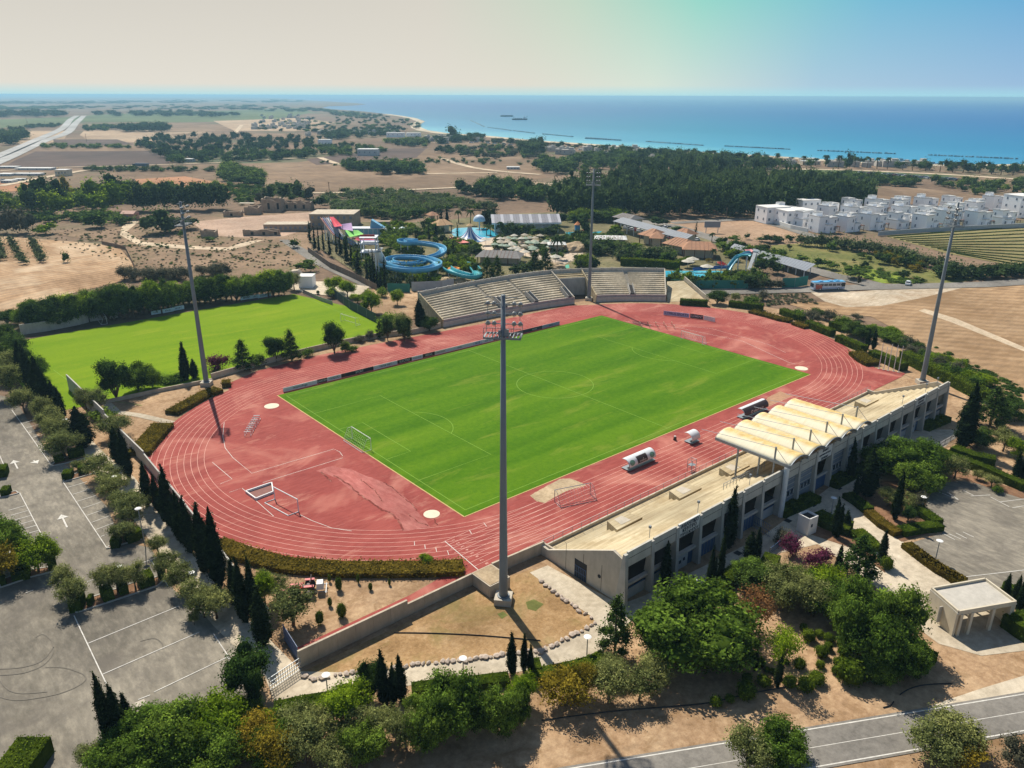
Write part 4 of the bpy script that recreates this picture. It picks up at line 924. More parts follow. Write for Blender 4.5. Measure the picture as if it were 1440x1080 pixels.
for i, (xt, yt, xb, yb) in enumerate(((1162, 385, 1120, 650), (1207, 425, 1168, 660), (1262, 395, 1212, 668), (1312, 405, 1268, 675), (1362, 415, 1318, 685))):
 p = G(*cT(xb, yb)); h = height_at(p, cT(xt, yt)[1]); t_ = thing('flagpole', 'white flagpole by the right end of the track, %s of five from the left' % ['first', 'second', 'third', 'fourth', 'fifth'][i], 'flagpole', (p.x, p.y, .2), 0, 'white flagpoles')
 mb = MB(); mb.tube([(0, 0, 0), (0, 0, h)], [.1, .06], 7); mb.build('pole', m_whitep, t_); mb = MB(); mb.box((0, 0, .1), (.5, .5, .2)); mb.build('foot', m_conc, t_)
ga_, gb_, gc_, gd_ = (30.9, -95.2), (38.6, -98.9), (36.2, -103.4), (28.4, -99.5)
gh = thing('gatehouse', 'open concrete entrance shelter with flat roof at the lower right', 'shelter', (33.5, -99.2, .2))
ctr = Vector((33.5, -99.2)); def_ = lambda p_: (p_[0]-ctr.x, p_[1]-ctr.y)
A_, B_, C_, D_ = map(def_, (ga_, gb_, gc_, gd_))
def slabwall(a, b, z0, z1, th, nm, m_, par):
 a = Vector(a); b = Vector(b); d_ = (b-a).normalized(); q = Vector((-d_.y, d_.x))*th/2
 mb = MB(); mb.prism([tuple(a-q), tuple(b-q), tuple(b+q), tuple(a+q)], z0, z1); return mb.build(nm, m_, par)
m_cream = mat('cream_concrete', srgb(206, 194, 170), .9, .07, .4, dirt=.25)
wl_ = slabwall(A_, D_, 0, 3.5, .35, 'side_wall', m_cream, gh); slabwall(B_, C_, 0, 3.5, .35, 'side_wall', m_cream, gh)
def lerp2(a, b, u): return (a[0]+(b[0]-a[0])*u, a[1]+(b[1]-a[1])*u)
mb = MB(); mb.prism([lerp2(A_, C_, -.02), lerp2(B_, D_, -.02), lerp2(C_, A_, -.02), lerp2(D_, B_, -.02)], 3.4, 3.62); mb.build('roof_slab', mat('roof_screed', srgb(186, 180, 168), .9, .08, .6, dirt=.3), gh)
for a, b in ((A_, B_), (B_, C_), (C_, D_), (D_, A_)): slabwall(a, b, 3.3, 3.95, .22, 'roof_kerb', m_cream, gh)
for u in (.06, .24, .62, .94):
 p_ = lerp2(D_, C_, u); mb = MB(); mb.box((p_[0], p_[1], 1.7), (.4, .4, 3.4), rad(-27)); mb.build('column', m_cream, gh)
for u in (.1, .3, .5, .7, .9):
 p_ = lerp2(A_, B_, u); mb = MB(); mb.box((p_[0], p_[1], 1.7), (.3, .3, 3.4), rad(-27)); mb.build('column', m_cream, gh)
for z in (.5, 1.4, 2.3):
 mb = MB(); mb.beam((*lerp2(A_, B_, .1), z), (*lerp2(A_, B_, .9), z), .06, .08); mb.build('turnstile_rail', m_steel, gh)
mb = MB(); mb.box((A_[0]*.5+D_[0]*.5-.2, A_[1]*.5+D_[1]*.5+.0, 1.7), (.1, 1.0, 2.4), rad(63)); mb.build('notice_board', m_conc2, gh)
p = G(*cF(335, 825)); kk = thing('kiosk', 'small white block kiosk on the plaza behind the main stand', 'kiosk', (p.x, p.y, .2), rad(-8))
mb = MB(); mb.box((0, 0, 1.4), (2.1, 2.1, 2.8)); mb.build('walls', m_whitep, kk); mb = MB(); mb.box((0, 0, 2.86), (1.5, 1.5, .1)); mb.build('roof_hatch', m_dark, kk)
mb = MB(); mb.box((-.3, -1.06, 1.7), (.4, .06, .5)); mb.build('window', m_glass, kk); mb = MB()
for a, b in (((-1, 0), (.15, 2.1)), ((1, 0), (.15, 2.1)), ((0, 1), (2.1, .15)), ((0, -1), (2.1, .15))): mb.box((a[0]*1.0, a[1]*1.0, 2.95), (*b, .3))
mb.build('parapet', m_whitep, kk)
m_rock = mat('limestone_rock', srgb(180, 164, 148), .95, .16, 2.5, bump=.4)
rocks = []
for v_i in range(5):
 bm = bmesh.new(); bmesh.ops.create_icosphere(bm, subdivisions=1, radius=.45); rr_ = random.Random(v_i)
 for vv in bm.verts: vv.co *= rr_.uniform(.7, 1.15); vv.co.z *= .7
 me = bpy.data.meshes.new('stone'); bm.to_mesh(me); bm.free(); me.materials.append(m_rock); rocks.append(me)
line = gp([cC(245, 615), cC(300, 632), cC(400, 610), cC(520, 600), cC(600, 588), cC(760, 568), cC(880, 550), cC(1060, 540), cC(1270, 508), cC(1440, 490)], .25)
line2 = gp([cD(140, 500), cD(200, 468), cD(280, 425), cD(420, 350), cD(400, 320), cD(340, 285), cD(280, 240), cD(210, 190), cD(150, 140)], .25)
sb = thing('stone_border', 'row of rough pale stones edging the footpath under the near light mast', 'stone border', (*line[0], .25))
for ln, st in ((line, .62), (line2, .7)):
 for x, y in resample(ln, st):
  o = link('stone', random.choice(rocks), sb); s_ = random.uniform(.7, 1.25)
  o.location = (x-line[0][0]+random.uniform(-.15, .15), y-line[0][1]+random.uniform(-.15, .15), .12); o.scale = (s_, s_*random.uniform(.7, 1.1), s_*.9); o.rotation_euler = (0, 0, random.uniform(0, 6))
def pl(name, a, b, wd=.12, z=.30): return strip(name, gp([a, b], .24), wd, z, m_white)
for a, b in ((cA(100, 480), cA(215, 700)), (cA(320, 425), cA(545, 765)), (cB(375, 310), cB(560, 700)), (cH(60, 780), cH(260, 1060)), (cA(-20, 250), cA(20, 340)), (cB(1080, 400), cB(1175, 545)), (cB(1150, 520), cB(1180, 550)), (cB(700, 735), cB(760, 712)), (cB(780, 697), cB(1155, 518)), (cB(520, 607), cB(1010, 393)), (cB(447, 450), cB(905, 262)), (cA(760, 815), cA(850, 950)), (cB(90, 970), cB(105, 935)), (cA(720, 835), cA(800, 805)), (cB(440, 140), cB(500, 118)), (cB(130, 195), cB(170, 180))):
 pl('parking_line', a, b)
for k in range(8):
 u = k/8; a = (345+u*190, 452+u*285); pl('parking_line', cA(*a), cA(a[0]+95-k*1, a[1]-28-k*1))
for k in range(6):
 u = k/6; a = (128+u*82, 545+u*150); pl('parking_line', cA(*a), cA(a[0]-85, a[1]+24))
for k in range(7):
 u = k/7; a = (110+u*120, 850+u*165); pl('parking_line', cH(*a), cH(a[0]+85, a[1]-26))
for i, (tip, tail) in enumerate(((cA(310, 590), cA(340, 655)), (cA(68, 315), cA(90, 358)), (cA(192, 332), cA(170, 316)))):
 a = G(*tip, .24); b = G(*tail, .24); d_ = (a-b).normalized(); q = Vector((-d_.y, d_.x, 0)); mb = MB()
 hd = a-d_*1.5
 mb.add([(a.x, a.y, .31), (*(hd+q*.8)[:2], .31), (*(hd-q*.8)[:2], .31)], [(0, 1, 2)])
 mb.quad((*(hd+q*.12)[:2], .311), (*(b+q*.12)[:2], .311), (*(b-q*.12)[:2], .311), (*(hd-q*.12)[:2], .311))
 o = mb.build('painted_arrow', m_white); o['kind'] = 'structure'
for a, b in ((cF(960, 600), cF(1110, 660)), (cF(1050, 620), cF(1110, 660)), (cF(1130, 610), cF(1190, 640)), (cF(1170, 640), cF(1270, 635)), (cF(1270, 645), cF(1365, 695)), (cF(1320, 670), cF(1440, 655)), (cF(1030, 830), cF(1090, 862)), (cF(1060, 832), cF(1120, 858)), (cF(1095, 828), cF(1150, 855)), (cF(1130, 822), cF(1185, 848)), (cF(1120, 1052), cF(1440, 1015)), (cF(1380, 700), cF(1440, 690))):
 pl('parking_line', a, b, .12, .30)
m_tyre = mat('tyre_mark', srgb(114, 108, 97), .95, .1, 1)
for q in ([cB(0, 612), cB(120, 600), cB(220, 560), cB(268, 500), cB(262, 440), cB(220, 405), cB(180, 420)], [cB(0, 580), cB(110, 572), cB(210, 540), cB(272, 470)], [cB(0, 640), cB(50, 690), cB(120, 704), cB(240, 695)], [cB(0, 722), cB(100, 738), cB(300, 705), cB(420, 650), cB(425, 610), cB(330, 575), cB(230, 572)], [cB(710, 440), cB(780, 425), cB(820, 450), cB(825, 480)]):
 strip('tyre_mark', smooth_path(gp(q, .24), 5), .12, .296, m_tyre)
for q in (cG(1000, 785), cF(370, 685), cF(245, 765), cF(500, 600), cB(712, 755)):
 p = G(*q, .24); mb = MB(); mb.box((p.x, p.y, .27), (1.0, 1.0, .08)); tag(mb.build('drain_cover', m_dark if q != cB(712, 755) else m_conc), 'square drain cover let into the paving', 'drain cover', 'drain covers', 'structure')
def lamp():
 t_ = thing('street_lamp', '', 'street lamp')
 mb = MB(); mb.tube([(0, 0, 0), (0, 0, 1)], [.07, .05], 7); mb.build('post', m_steel, t_)
 mb = MB(); mb.tube([(0, 0, 1.0), (0, 0, 1.02), (0, 0, 1.035)], [.2, .42, .25], 14); mb.build('lamp_head', m_whitep, t_)
 return t_
lp = lamp(); nl = 0
for (xt, yt), (xb, yb), lab in ((cA(715, 568), cA(738, 765), 'street lamp beside the kerb under the olives, left car park'), (cA(605, 860), cA(625, 960), 'street lamp in the planted island of the left car park'), (cA(965, 890), cA(985, 990), 'street lamp among olives beside the cypress row'),
  (cA(578, 403), cA(600, 500), 'street lamp among the upper olives of the left car park'), (cA(330, 113), cA(350, 200), 'street lamp at the top of the left footpath'), (cA(42, 790), cA(72, 930), 'street lamp under the bright trees at the left edge'),
  (cC(355, 617), cC(365, 720), 'street lamp at the left end of the near footpath'), (cC(1050, 532), cC(1050, 620), 'street lamp at the middle of the near footpath'), (cD(382, 424), cD(378, 525), 'street lamp at the right end of the near footpath'),
  (cG(768, 925), cG(768, 1000), 'round street lamp by the hedge behind the main stand'), (cF(930, 650), cF(918, 718), 'street lamp at the corner of the right car park'), (cF(1008, 873), cF(990, 970), 'street lamp beside the front hedge of the right car park'),
  (cF(1010, 462), cF(1010, 540), 'street lamp between the trees above the right car park'), (cF(460, 655), cF(462, 740), 'lamp head over the plaza by the small kiosk')):
 o = lp if nl == 0 else copy_tree(lp); nl += 1
 p = G(xb, yb); h = height_at(p, yt); o.location = (p.x, p.y, .2); o.scale = (1.15, 1.15, h); tag(o, lab, None, 'round-headed street lamps')
def tractor():
 m_red = mat('tractor_red', srgb(186, 34, 34), .4, .06, 2, spec=.5); m_ty = mat('tyre_rubber', srgb(34, 34, 36), .9)
 t_ = thing('tractor', 'red farm tractor with a front loader parked on the dirt inside the near wall', 'tractor', (*G(*cC(245, 195), .2)[:2], .22), rad(150))
 mb = MB(); mb.box((1.0, 0, 1.05), (1.7, .8, .7)); mb.box((1.0, 0, 1.45), (1.5, .7, .15), 0, .9); mb.build('bonnet', m_red, t_)
 mb = MB(); mb.box((-.4, 0, .9), (1.6, .7, .5)); mb.build('chassis', m_blackp, t_)
 for s in (-1, 1):
  mb = MB(); mb.tube([(-.8, s*.65, .75), (-.8, s*1.05, .75)], .75, 16); wh = mb.build('rear_wheel', m_ty, t_); r_ = MB(); r_.tube([(-.8, s*1.06, .75), (-.8, s*1.08, .75)], .38, 12); r_.build('rim', m_whitep, wh)
  mb = MB(); mb.tube([(1.4, s*.6, .45), (1.4, s*.88, .45)], .45, 14); mb.build('front_wheel', m_ty, t_)
  mb = MB(); mb.box((-.8, s*.85, 1.58), (1.3, .45, .1)); mb.build('mudguard', m_red, t_)
  mb = MB(); mb.beam((0, s*.55, 1.3), (2.4, s*.55, .6), .12, .18); mb.build('loader_arm', m_red, t_)
 mb = MB(); mb.box((2.6, 0, .45), (.6, 1.8, .6)); mb.build('bucket', m_red, t_)
 mb = MB(); mb.box((-.7, 0, 1.35), (.5, .5, .12)); mb.box((-.92, 0, 1.65), (.1, .5, .55)); mb.build('seat', m_blackp, t_)
 mb = MB(); mb.tube([(-1.1, -.45, 1.4), (-1.1, -.45, 2.6), (-1.1, .45, 2.6), (-1.1, .45, 1.4)], .05, 6); mb.build('roll_bar', m_blackp, t_)
 mb = MB(); mb.tube([(-.15, 0, 1.3), (-.3, 0, 1.65)], .03, 5); mb.tube([(-.3-.0, .2*math.cos(a), 1.68+.12*math.sin(a)) for a in np.linspace(0, 6.28, 10)], .025, 4); mb.build('steering_wheel', m_blackp, t_)
 mb = MB(); mb.box((-2.2, 0, 1.15), (1.0, 1.3, .9), 0, .85); mb.build('white_tank', m_whitep, t_)
 mb = MB(); mb.beam((-1.5, -.9, .6), (-3.2, -.9, .5), .08, .1); mb.beam((-1.5, .9, .6), (-3.2, .9, .5), .08, .1); mb.box((-3.0, 0, .5), (.1, 2.4, .1)); mb.build('spray_boom', m_steel, t_)
tractor()
# vegetation
LEAF = {
'cypress': leaf('cypress_needles', srgb(16, 26, 14), srgb(48, 62, 32), .1, .5, .1),
'olive': leaf('olive_leaves', srgb(70, 80, 40), srgb(166, 172, 104), .14, .45, .3),
'carob': leaf('carob_leaves', srgb(34, 60, 20), srgb(140, 170, 66), .14, .4, .4),
'bright': leaf('bright_leaves', srgb(60, 94, 18), srgb(168, 192, 52), .12, .4, .45),
'yellow': leaf('yellowing_leaves', srgb(104, 96, 32), srgb(184, 162, 58), .12, .5, .4),
'rust': leaf('rusty_leaves', srgb(120, 84, 52), srgb(168, 128, 82), .12, .6, .35),
'pine': leaf('pine_needles', srgb(24, 42, 18), srgb(92, 118, 52), .15, .4, .2),
'grey': leaf('grey_foliage', srgb(74, 76, 60), srgb(124, 122, 98), .12, .3, .3),
'hedge': leaf('clipped_hedge_leaves', srgb(44, 64, 18), srgb(116, 136, 40), .1, .6, .3),
'brownhedge': leaf('bronze_hedge_leaves', srgb(64, 60, 22), srgb(146, 128, 50), .1, .5, .3),
'palm': leaf('palm_fronds', srgb(50, 72, 34), srgb(104, 124, 66), .12, .8, .35),
'flower': leaf('magenta_blossom', srgb(84, 44, 58), srgb(136, 66, 98), .1, .8, .4),
'fardark': leaf('far_dark_foliage', srgb(20, 38, 24), srgb(92, 114, 64), .16, .2, .2),
'farmid': leaf('far_green_foliage', srgb(40, 68, 28), srgb(126, 152, 70), .18, .2, .3),
'farolive': leaf('far_olive_foliage', srgb(60, 74, 48), srgb(124, 136, 92), .14, .12, .3),
'reed': leaf('reed_leaves', srgb(64, 92, 46), srgb(112, 138, 74), .12, .3, .4),
}
m_bark = mat('bark', srgb(104, 88, 70), .95, .15, 3)
def leafmesh(name, blobs, n, size, seed, m_, per=7, spread=.28, core=.66, up=.25, aspect=1.0, jitter=.5, core_sub=2, flat=1.0, extra=None):
 """blobs = (x, y, z, rx, ry, rz); foliage = clumps of small leaves on and in the blobs, plus a dark inner mass"""
 r = np.random.default_rng(seed); B = np.array(blobs, float)
 wt = (B[:, 3]*B[:, 4]+B[:, 3]*B[:, 5]+B[:, 4]*B[:, 5]); wt /= wt.sum()
 nc = max(1, n//per); bi = r.choice(len(B), nc, p=wt)
 d = r.normal(size=(nc, 3)); d[:, 2] += .15; d /= np.linalg.norm(d, axis=1)[:, None]
 rr = r.uniform(.72, 1.08, nc)[:, None]
 cc = B[bi, :3]+d*B[bi, 3:6]*rr
 keep = np.ones(nc, bool)
 for k in range(len(B)):
  q = (((cc-B[k, :3])/B[k, 3:6])**2).sum(1); keep &= ~((q < .45) & (bi != k))
 cc = cc[keep]; d = d[keep]; nc = len(cc)
 sh = r.uniform(0, 1, nc)**2
 c = np.repeat(cc, per, 0)+r.normal(size=(nc*per, 3))*spread*size*4
 nd = np.repeat(d, per, 0)+r.normal(size=(nc*per, 3))*jitter; nd[:, 2] += up; nd /= np.linalg.norm(nd, axis=1)[:, None]
 a = np.cross(nd, r.normal(size=nd.shape)); a /= np.linalg.norm(a, axis=1)[:, None]; b = np.cross(nd, a)
 s = size*r.uniform(.6, 1.35, (nc*per, 1)); sa = s*aspect
 v = np.stack([c-a*s*.5, c+b*sa*.5*.7, c+a*s*.5, c-b*sa*.5*.7], 1)
 shade = np.repeat(np.repeat(sh, per), 4)
 V = v.reshape(-1, 3); nf = nc*per; F = np.arange(nf*4).reshape(-1, 4)
 cv, cf = [], []
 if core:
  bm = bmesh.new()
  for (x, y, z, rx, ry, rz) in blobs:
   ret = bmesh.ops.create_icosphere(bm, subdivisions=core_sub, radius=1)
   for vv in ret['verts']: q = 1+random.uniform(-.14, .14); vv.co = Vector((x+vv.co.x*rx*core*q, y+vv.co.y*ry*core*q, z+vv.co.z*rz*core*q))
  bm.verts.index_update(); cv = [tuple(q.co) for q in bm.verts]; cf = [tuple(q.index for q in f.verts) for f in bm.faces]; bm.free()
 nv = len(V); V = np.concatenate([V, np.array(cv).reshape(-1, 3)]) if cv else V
 me = bpy.data.meshes.new(name); nt_ = len(cf)
 me.vertices.add(len(V)); me.vertices.foreach_set('co', V.astype('f').ravel())
 loops = np.concatenate([F.ravel(), np.array([i+nv for f in cf for i in f], int)]) if cf else F.ravel()
 me.loops.add(len(loops)); me.loops.foreach_set('vertex_index', loops.astype('i'))
 tot = np.concatenate([np.full(nf, 4), np.full(nt_, 3)]); st = np.concatenate([[0], np.cumsum(tot)[:-1]])
 me.polygons.add(nf+nt_); me.polygons.foreach_set('loop_start', st.astype('i')); me.polygons.foreach_set('loop_total', tot.astype('i'))
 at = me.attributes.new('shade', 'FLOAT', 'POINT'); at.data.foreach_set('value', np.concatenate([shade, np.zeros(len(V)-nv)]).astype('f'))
 me.update(); me.validate(); me.materials.append(m_); return me
def trunkmesh(h, r0, limbs, seed, lean=.12):
 r = random.Random(seed); mb = MB(); top = Vector((r.uniform(-lean, lean)*h, r.uniform(-lean, lean)*h, h))
 mid = top*.5+Vector((r.uniform(-.1, .1), r.uniform(-.1, .1), 0))
 mb.tube([(0, 0, -.1), tuple(mid), tuple(top)], [r0, r0*.75, r0*.55], 6)
 for e in limbs:
  e = Vector(e); m_ = top.lerp(e, .5)+Vector((r.uniform(-.2, .2), r.uniform(-.2, .2), .2))
  mb.tube([tuple(top*.92), tuple(m_), tuple(e)], [r0*.5, r0*.34, r0*.15], 5)
 me = mb.mesh('trunk', True); me.materials.append(m_bark); return me
def blobtree(h, w, n, seed, z0=.3, br=.34, flat=.8):
 r = random.Random(seed); B = []
 zc = h*(z0+1)/2; hz = h*(1-z0)/2
 for k in range(n):
  a = 2*math.pi*(k*.618+r.uniform(-.06, .06)); u = r.uniform(-.75, .8) if k else 0
  rad_ = (w/2)*math.sqrt(max(.05, 1-u*u))*r.uniform(.45, .72) if k else 0
  s = w*br*r.uniform(.7, 1.1)*(1.15 if k == 0 else .85)
  B.append((rad_*math.cos(a), rad_*math.sin(a), zc+u*hz*.72, s, s*r.uniform(.85, 1.1), s*flat*r.uniform(.85, 1.1)))
 return B
PROTO = {}
WIDE = ('dark', 'oak', 'bright', 'yellow', 'conifer', 'cypress')
def proto(kind, variants): PROTO[kind] = variants
def near_kind(kind, key, h, w, nb, nleaf, size, nv=3, z0=.3, br=.34, flat=.8, trunk=.14, per=7, jitter=.6, core=.6, mul=1.0, spread=.3):
 out = []
 for i in range(nv):
  s = hash_((kind, i)); B = blobtree(h, w, nb, s, z0, br, flat)
  cm = leafmesh('crown', B, nleaf, size, s, LEAF[key], per, spread, core, jitter=jitter)
  tm = trunkmesh(h*z0*1.1, h*.02+trunk, [(b[0]*.8, b[1]*.8, b[2]) for b in B[:6]], s)
  out.append((cm, tm, h, w))
 PROTO[kind] = out
def hash_(t): return sum(ord(c)*(i+3) for i, c in enumerate(str(t))) % 9973
near_kind('olive', 'olive', 5, 5.0, 14, 5200, .2, 3, .26, .26, .8, .12, 6, core=.5)
near_kind('oak', 'carob', 7, 9, 24, 15000, .28, 3, .06, .22, .8, .16, 14, core=.62, spread=.22)
near_kind('bright', 'bright', 6, 6.5, 14, 7000, .25, 3, .22, .26, .8, .12, 8, core=.6, spread=.24)
near_kind('yellow', 'yellow', 5, 6, 12, 5500, .22, 2, .2, .25, .8, .1, 6, core=.45)
near_kind('rust', 'rust', 5, 5, 10, 2400, .24, 2, .25, .24, .8, .1, 6, core=.0)
near_kind('airy', 'bright', 6, 5, 9, 1700, .26, 2, .35, .22, .8, .1, 6, core=.0)
near_kind('dark', 'pine', 8, 6, 16, 7000, .27, 3, .06, .27, 1.1, .16, 8, core=.7)
near_kind('shrub', 'carob', 2.2, 2.6, 7, 1500, .2, 2, .02, .3, .8, .05, 7, core=.7)
near_kind('greyshrub', 'grey', 3, 4, 9, 2000, .24, 2, .05, .28, .8, .05, 6, core=.6)
near_kind('flowershrub', 'flower', 2.5, 3.5, 8, 1800, .2, 1, .02, .28, .8, .05, 7, core=.5)
def cyp(h, w, seed, n=5200, size=.17, key='cypress', kinds=1):
 r = random.Random(seed); B = []; prof_ = [.55, .82, .95, 1, 1, .97, .92, .86, .78, .68, .56, .42, .27, .13]
 for k in range(14):
  u = k/13; rr = w/2*prof_[k]*r.uniform(.93, 1.05)
  B.append((r.uniform(-.05, .05)*w, r.uniform(-.05, .05)*w, .8+(h-.9)*u, max(.1, rr), max(.1, rr), h/14*1.15))
 return leafmesh('crown', B, n, size, seed, LEAF[key], 5, .16, .86, aspect=1.5, jitter=.5, up=.5)
PROTO['cypress'] = [(cyp(10, 1.9, 40+i), trunkmesh(1.2, .16, [], i, .02), 10, 1.9) for i in range(5)]
PROTO['ball'] = [(leafmesh('crown', [(0, 0, .62, .66, .66, .6)], 900, .12, 70+i, LEAF['hedge'], 5, .2, .9, jitter=.35), None, 1.25, 1.35) for i in range(2)]
def conif(h, w, seed, key='pine', n=3800, size=.28):
 r = random.Random(seed); B = []
 for k in range(26):
  u = (k+.5)/26; a = k*2.4; rad_ = w/2*(1-u)**.7*r.uniform(.45, .95)
  B.append((rad_*math.cos(a), rad_*math.sin(a), h*(.12+.86*u), .18*w*(1.1-u*.7), .18*w*(1.1-u*.7), h*.07))
 return leafmesh('crown', B, n, size, seed, LEAF[key], 6, .25, .62, jitter=.6)
PROTO['conifer'] = [(conif(10, 5, 80+i), trunkmesh(7.5, .2, [], i, .02), 10, 5) for i in range(3)]
def palm(seed, key='palm'):
 r = random.Random(seed); mb = MB()
 for k in range(22):
  a = k*2.4; e = r.uniform(-.3, .9); L = 2.4
  pts = [Vector((math.cos(a)*L*t_, math.sin(a)*L*t_, 7+L*(e*t_-1.0*t_*t_))) for t_ in (0, .25, .5, .75, 1)]
  q = Vector((-math.sin(a), math.cos(a), 0))
  for i in range(4):
   w0 = .42*math.sin(math.pi*(i/4*.8+.15)); w1 = .42*math.sin(math.pi*((i+1)/4*.8+.15)) if i < 3 else .02
   dn_ = Vector((0, 0, -.16))
   mb.quad(pts[i], pts[i+1], pts[i+1]+q*w1+dn_, pts[i]+q*w0+dn_); mb.quad(pts[i+1], pts[i], pts[i]-q*w0+dn_, pts[i+1]-q*w1+dn_)
 me = mb.mesh('crown'); me.materials.append(LEAF[key])
 tb = MB(); tb.tube([(0, 0, 0), (.05, .05, 3.5), (0, 0, 7)], [.28, .2, .17], 7); tm = tb.mesh('trunk', True); tm.materials.append(m_bark)
 return me, tm, 8.0, 4.8
PROTO['palm'] = [palm(1), palm(2)]
def far_kind(kind, key, h, w, nb, n, size, nv=4, z0=.15, br=.3, flat=.9, cone=False):
 out = []
 for i in range(nv):
  s = hash_((kind, i)); r = random.Random(s)
  if cone:
   B = [(r.uniform(-.1, .1)*w, r.uniform(-.1, .1)*w, h*(.15+.8*k/5), w*.5*(1-k/6.5), w*.5*(1-k/6.5), h*.14) for k in range(6)]
  else: B = blobtree(h, w, nb, s, z0, br, flat)
  cm = leafmesh(kind, B, n, size, s, LEAF[key], 4, .3, .82, jitter=.6, core_sub=1)
  out.append((cm, None, h, w))
 PROTO[kind] = out
far_kind('far_pine', 'fardark', 12, 6, 8, 250, 1.1, 6, .08, .36, 1.4)
far_kind('far_round', 'farmid', 7, 8, 8, 250, .85, 5, .05, .3, .8)
far_kind('far_dark', 'fardark', 9, 9, 8, 260, 1.0, 5, .06, .3, .9)
far_kind('far_olive', 'farolive', 4, 4.6, 5, 150, .62, 4, .12, .32, .8)
far_kind('far_grey', 'grey', 8, 8, 7, 230, .85, 3, .05, .3, .9)
far_kind('far_bright', 'bright', 8, 9, 9, 700, .55, 3, .06, .28, .85)
far_kind('far_cypress', 'cypress', 9, 2.2, 0, 420, .4, 3, cone=True)
far_kind('far_euca', 'fardark', 14, 6, 8, 320, .9, 4, .12, .32, 1.5)
far_kind('far_shrub', 'farmid', 2.4, 3.4, 5, 110, .5, 4, .0, .34, .7)
far_kind('far_yellow', 'yellow', 6, 7, 8, 480, .5, 3, .06, .3, .85)
NAMES = {'cypress': 'cypress_tree', 'olive': 'olive_tree', 'oak': 'carob_tree', 'bright': 'bright_green_tree', 'yellow': 'yellowing_tree', 'rust': 'rusty_tree', 'airy': 'young_tree', 'dark': 'dark_evergreen_tree',
  'shrub': 'shrub', 'greyshrub': 'grey_shrub', 'flowershrub': 'bougainvillea_shrub', 'ball': 'clipped_shrub', 'conifer': 'conifer_tree', 'palm': 'palm_tree', 'far_pine': 'pine_tree', 'far_round': 'green_tree', 'far_dark': 'dark_tree',
  'far_olive': 'olive_tree', 'far_grey': 'grey_tree', 'far_bright': 'bright_green_tree', 'far_cypress': 'cypress_tree', 'far_euca': 'eucalyptus_tree', 'far_shrub': 'shrub', 'far_yellow': 'yellow_green_tree'}
CATS = {'shrub': 'shrub', 'greyshrub': 'shrub', 'flowershrub': 'shrub', 'ball': 'shrub', 'far_shrub': 'shrub'}
def plant(kind, p, h, wd, label, group=None, vi=None, z=.25):
 v_ = PROTO[kind]; cm, tm, H0, W0 = v_[random.randrange(len(v_)) if vi is None else vi % len(v_)]
 sc = (wd/W0, wd/W0*random.uniform(.9, 1.1), h/H0); rz = random.uniform(0, 6.28)
 cat = CATS.get(kind, 'tree')
 if tm is None:
  o = link(NAMES[kind], cm); o.location = (p[0], p[1], z-.05); o.scale = sc; o.rotation_euler = (0, 0, rz); tag(o, label, cat, group); return o
 o = thing(NAMES[kind], label, cat, (p[0], p[1], z-.05), rz, group); o.scale = sc
 if kind == 'cypress': o.rotation_euler = (random.uniform(-.035, .035), random.uniform(-.035, .035), rz); o.scale = (sc[0]*random.uniform(.85, 1.08), sc[1], sc[2])
 link('crown', cm, o); link('trunk', tm, o); return o
def trees(cr, rows, group=None):
 """rows: kind, base x, base y, top y, crown width (crop pixels), label"""
 s = None
 for kind, x, y, ty, w_, lab in rows:
  b = cr(x, y); t_ = cr(x, ty); e = cr(x+w_, y); p = G(*b, .2)
  h = max(.5, height_at(p, t_[1])); wd = max(.4, (e[0]-b[0])*mpp(p)*(1.2 if kind in WIDE else 1.05))
  sft = {'oak': .3, 'bright': .22, 'yellow': .25, 'olive': .14, 'dark': .12, 'far_bright': .2, 'far_dark': .15, 'far_round': .2}.get(kind, 0)
  if sft:
   dv_ = Vector((p.x-CAMP.x, p.y-CAMP.y)).normalized()*wd*sft; p = Vector((p.x+dv_.x, p.y+dv_.y, p.z)); h = max(h*.45, height_at(p, t_[1])*.93)
  plant(kind, p, h, wd, lab, group)
# cypress row along the left wall
cyl = 'cypress in the left footpath row, '
trees(cA, [('cypress', 600, 330, 155, 52, cyl+'fourth pair from the top, left one'), ('cypress', 655, 408, 170, 48, cyl+'fourth pair from the top, right one'), ('cypress', 752, 548, 335, 46, cyl+'standing alone above the gap in the row'),
 ('cypress', 808, 578, 395, 44, cyl+'left of the bushy twin below the gap'), ('cypress', 858, 645, 350, 62, cyl+'tall one beside the track bend'), ('cypress', 893, 695, 490, 46, cyl+'left of the leaning cluster'),
 ('cypress', 925, 735, 478, 50, cyl+'middle of the close cluster'), ('cypress', 968, 782, 510, 62, cyl+'right end of the close cluster'), ('cypress', 1043, 878, 545, 68, cyl+'with a thin sharp tip below the cluster'), ('cypress', 1112, 965, 580, 74, cyl+'tallest, opposite the bronze hedge')], 'cypress row along the left footpath')
trees(cB, [('cypress', 1190, 255, 40, 62, cyl+'first of the lower four'), ('cypress', 1245, 345, 30, 60, cyl+'second of the lower four'), ('cypress', 1285, 330, 28, 58, cyl+'third of the lower four, behind'), ('cypress', 1335, 462, 180, 76, cyl+'lowest, beside the blue gate')], 'cypress row along the left footpath')
trees(cA, [('cypress', 425, 250, 55, 95, 'broad dark cypress at the top of the left footpath')])
trees(cH, [('cypress', 175, 720, 462, 55, cyl+'topmost, in front of the training pitch corner'), ('cypress', 215, 760, 520, 55, cyl+'second from the top'), ('cypress', 255, 800, 570, 55, cyl+'third from the top'), ('cypress', 290, 800, 640, 45, cyl+'sixth from the top'), ('cypress', 318, 830, 670, 45, cyl+'just above the grey wall end'), ('cypress', 120, 640, 440, 50, cyl+'at the back of the olive group')], 'cypress row along the left footpath')
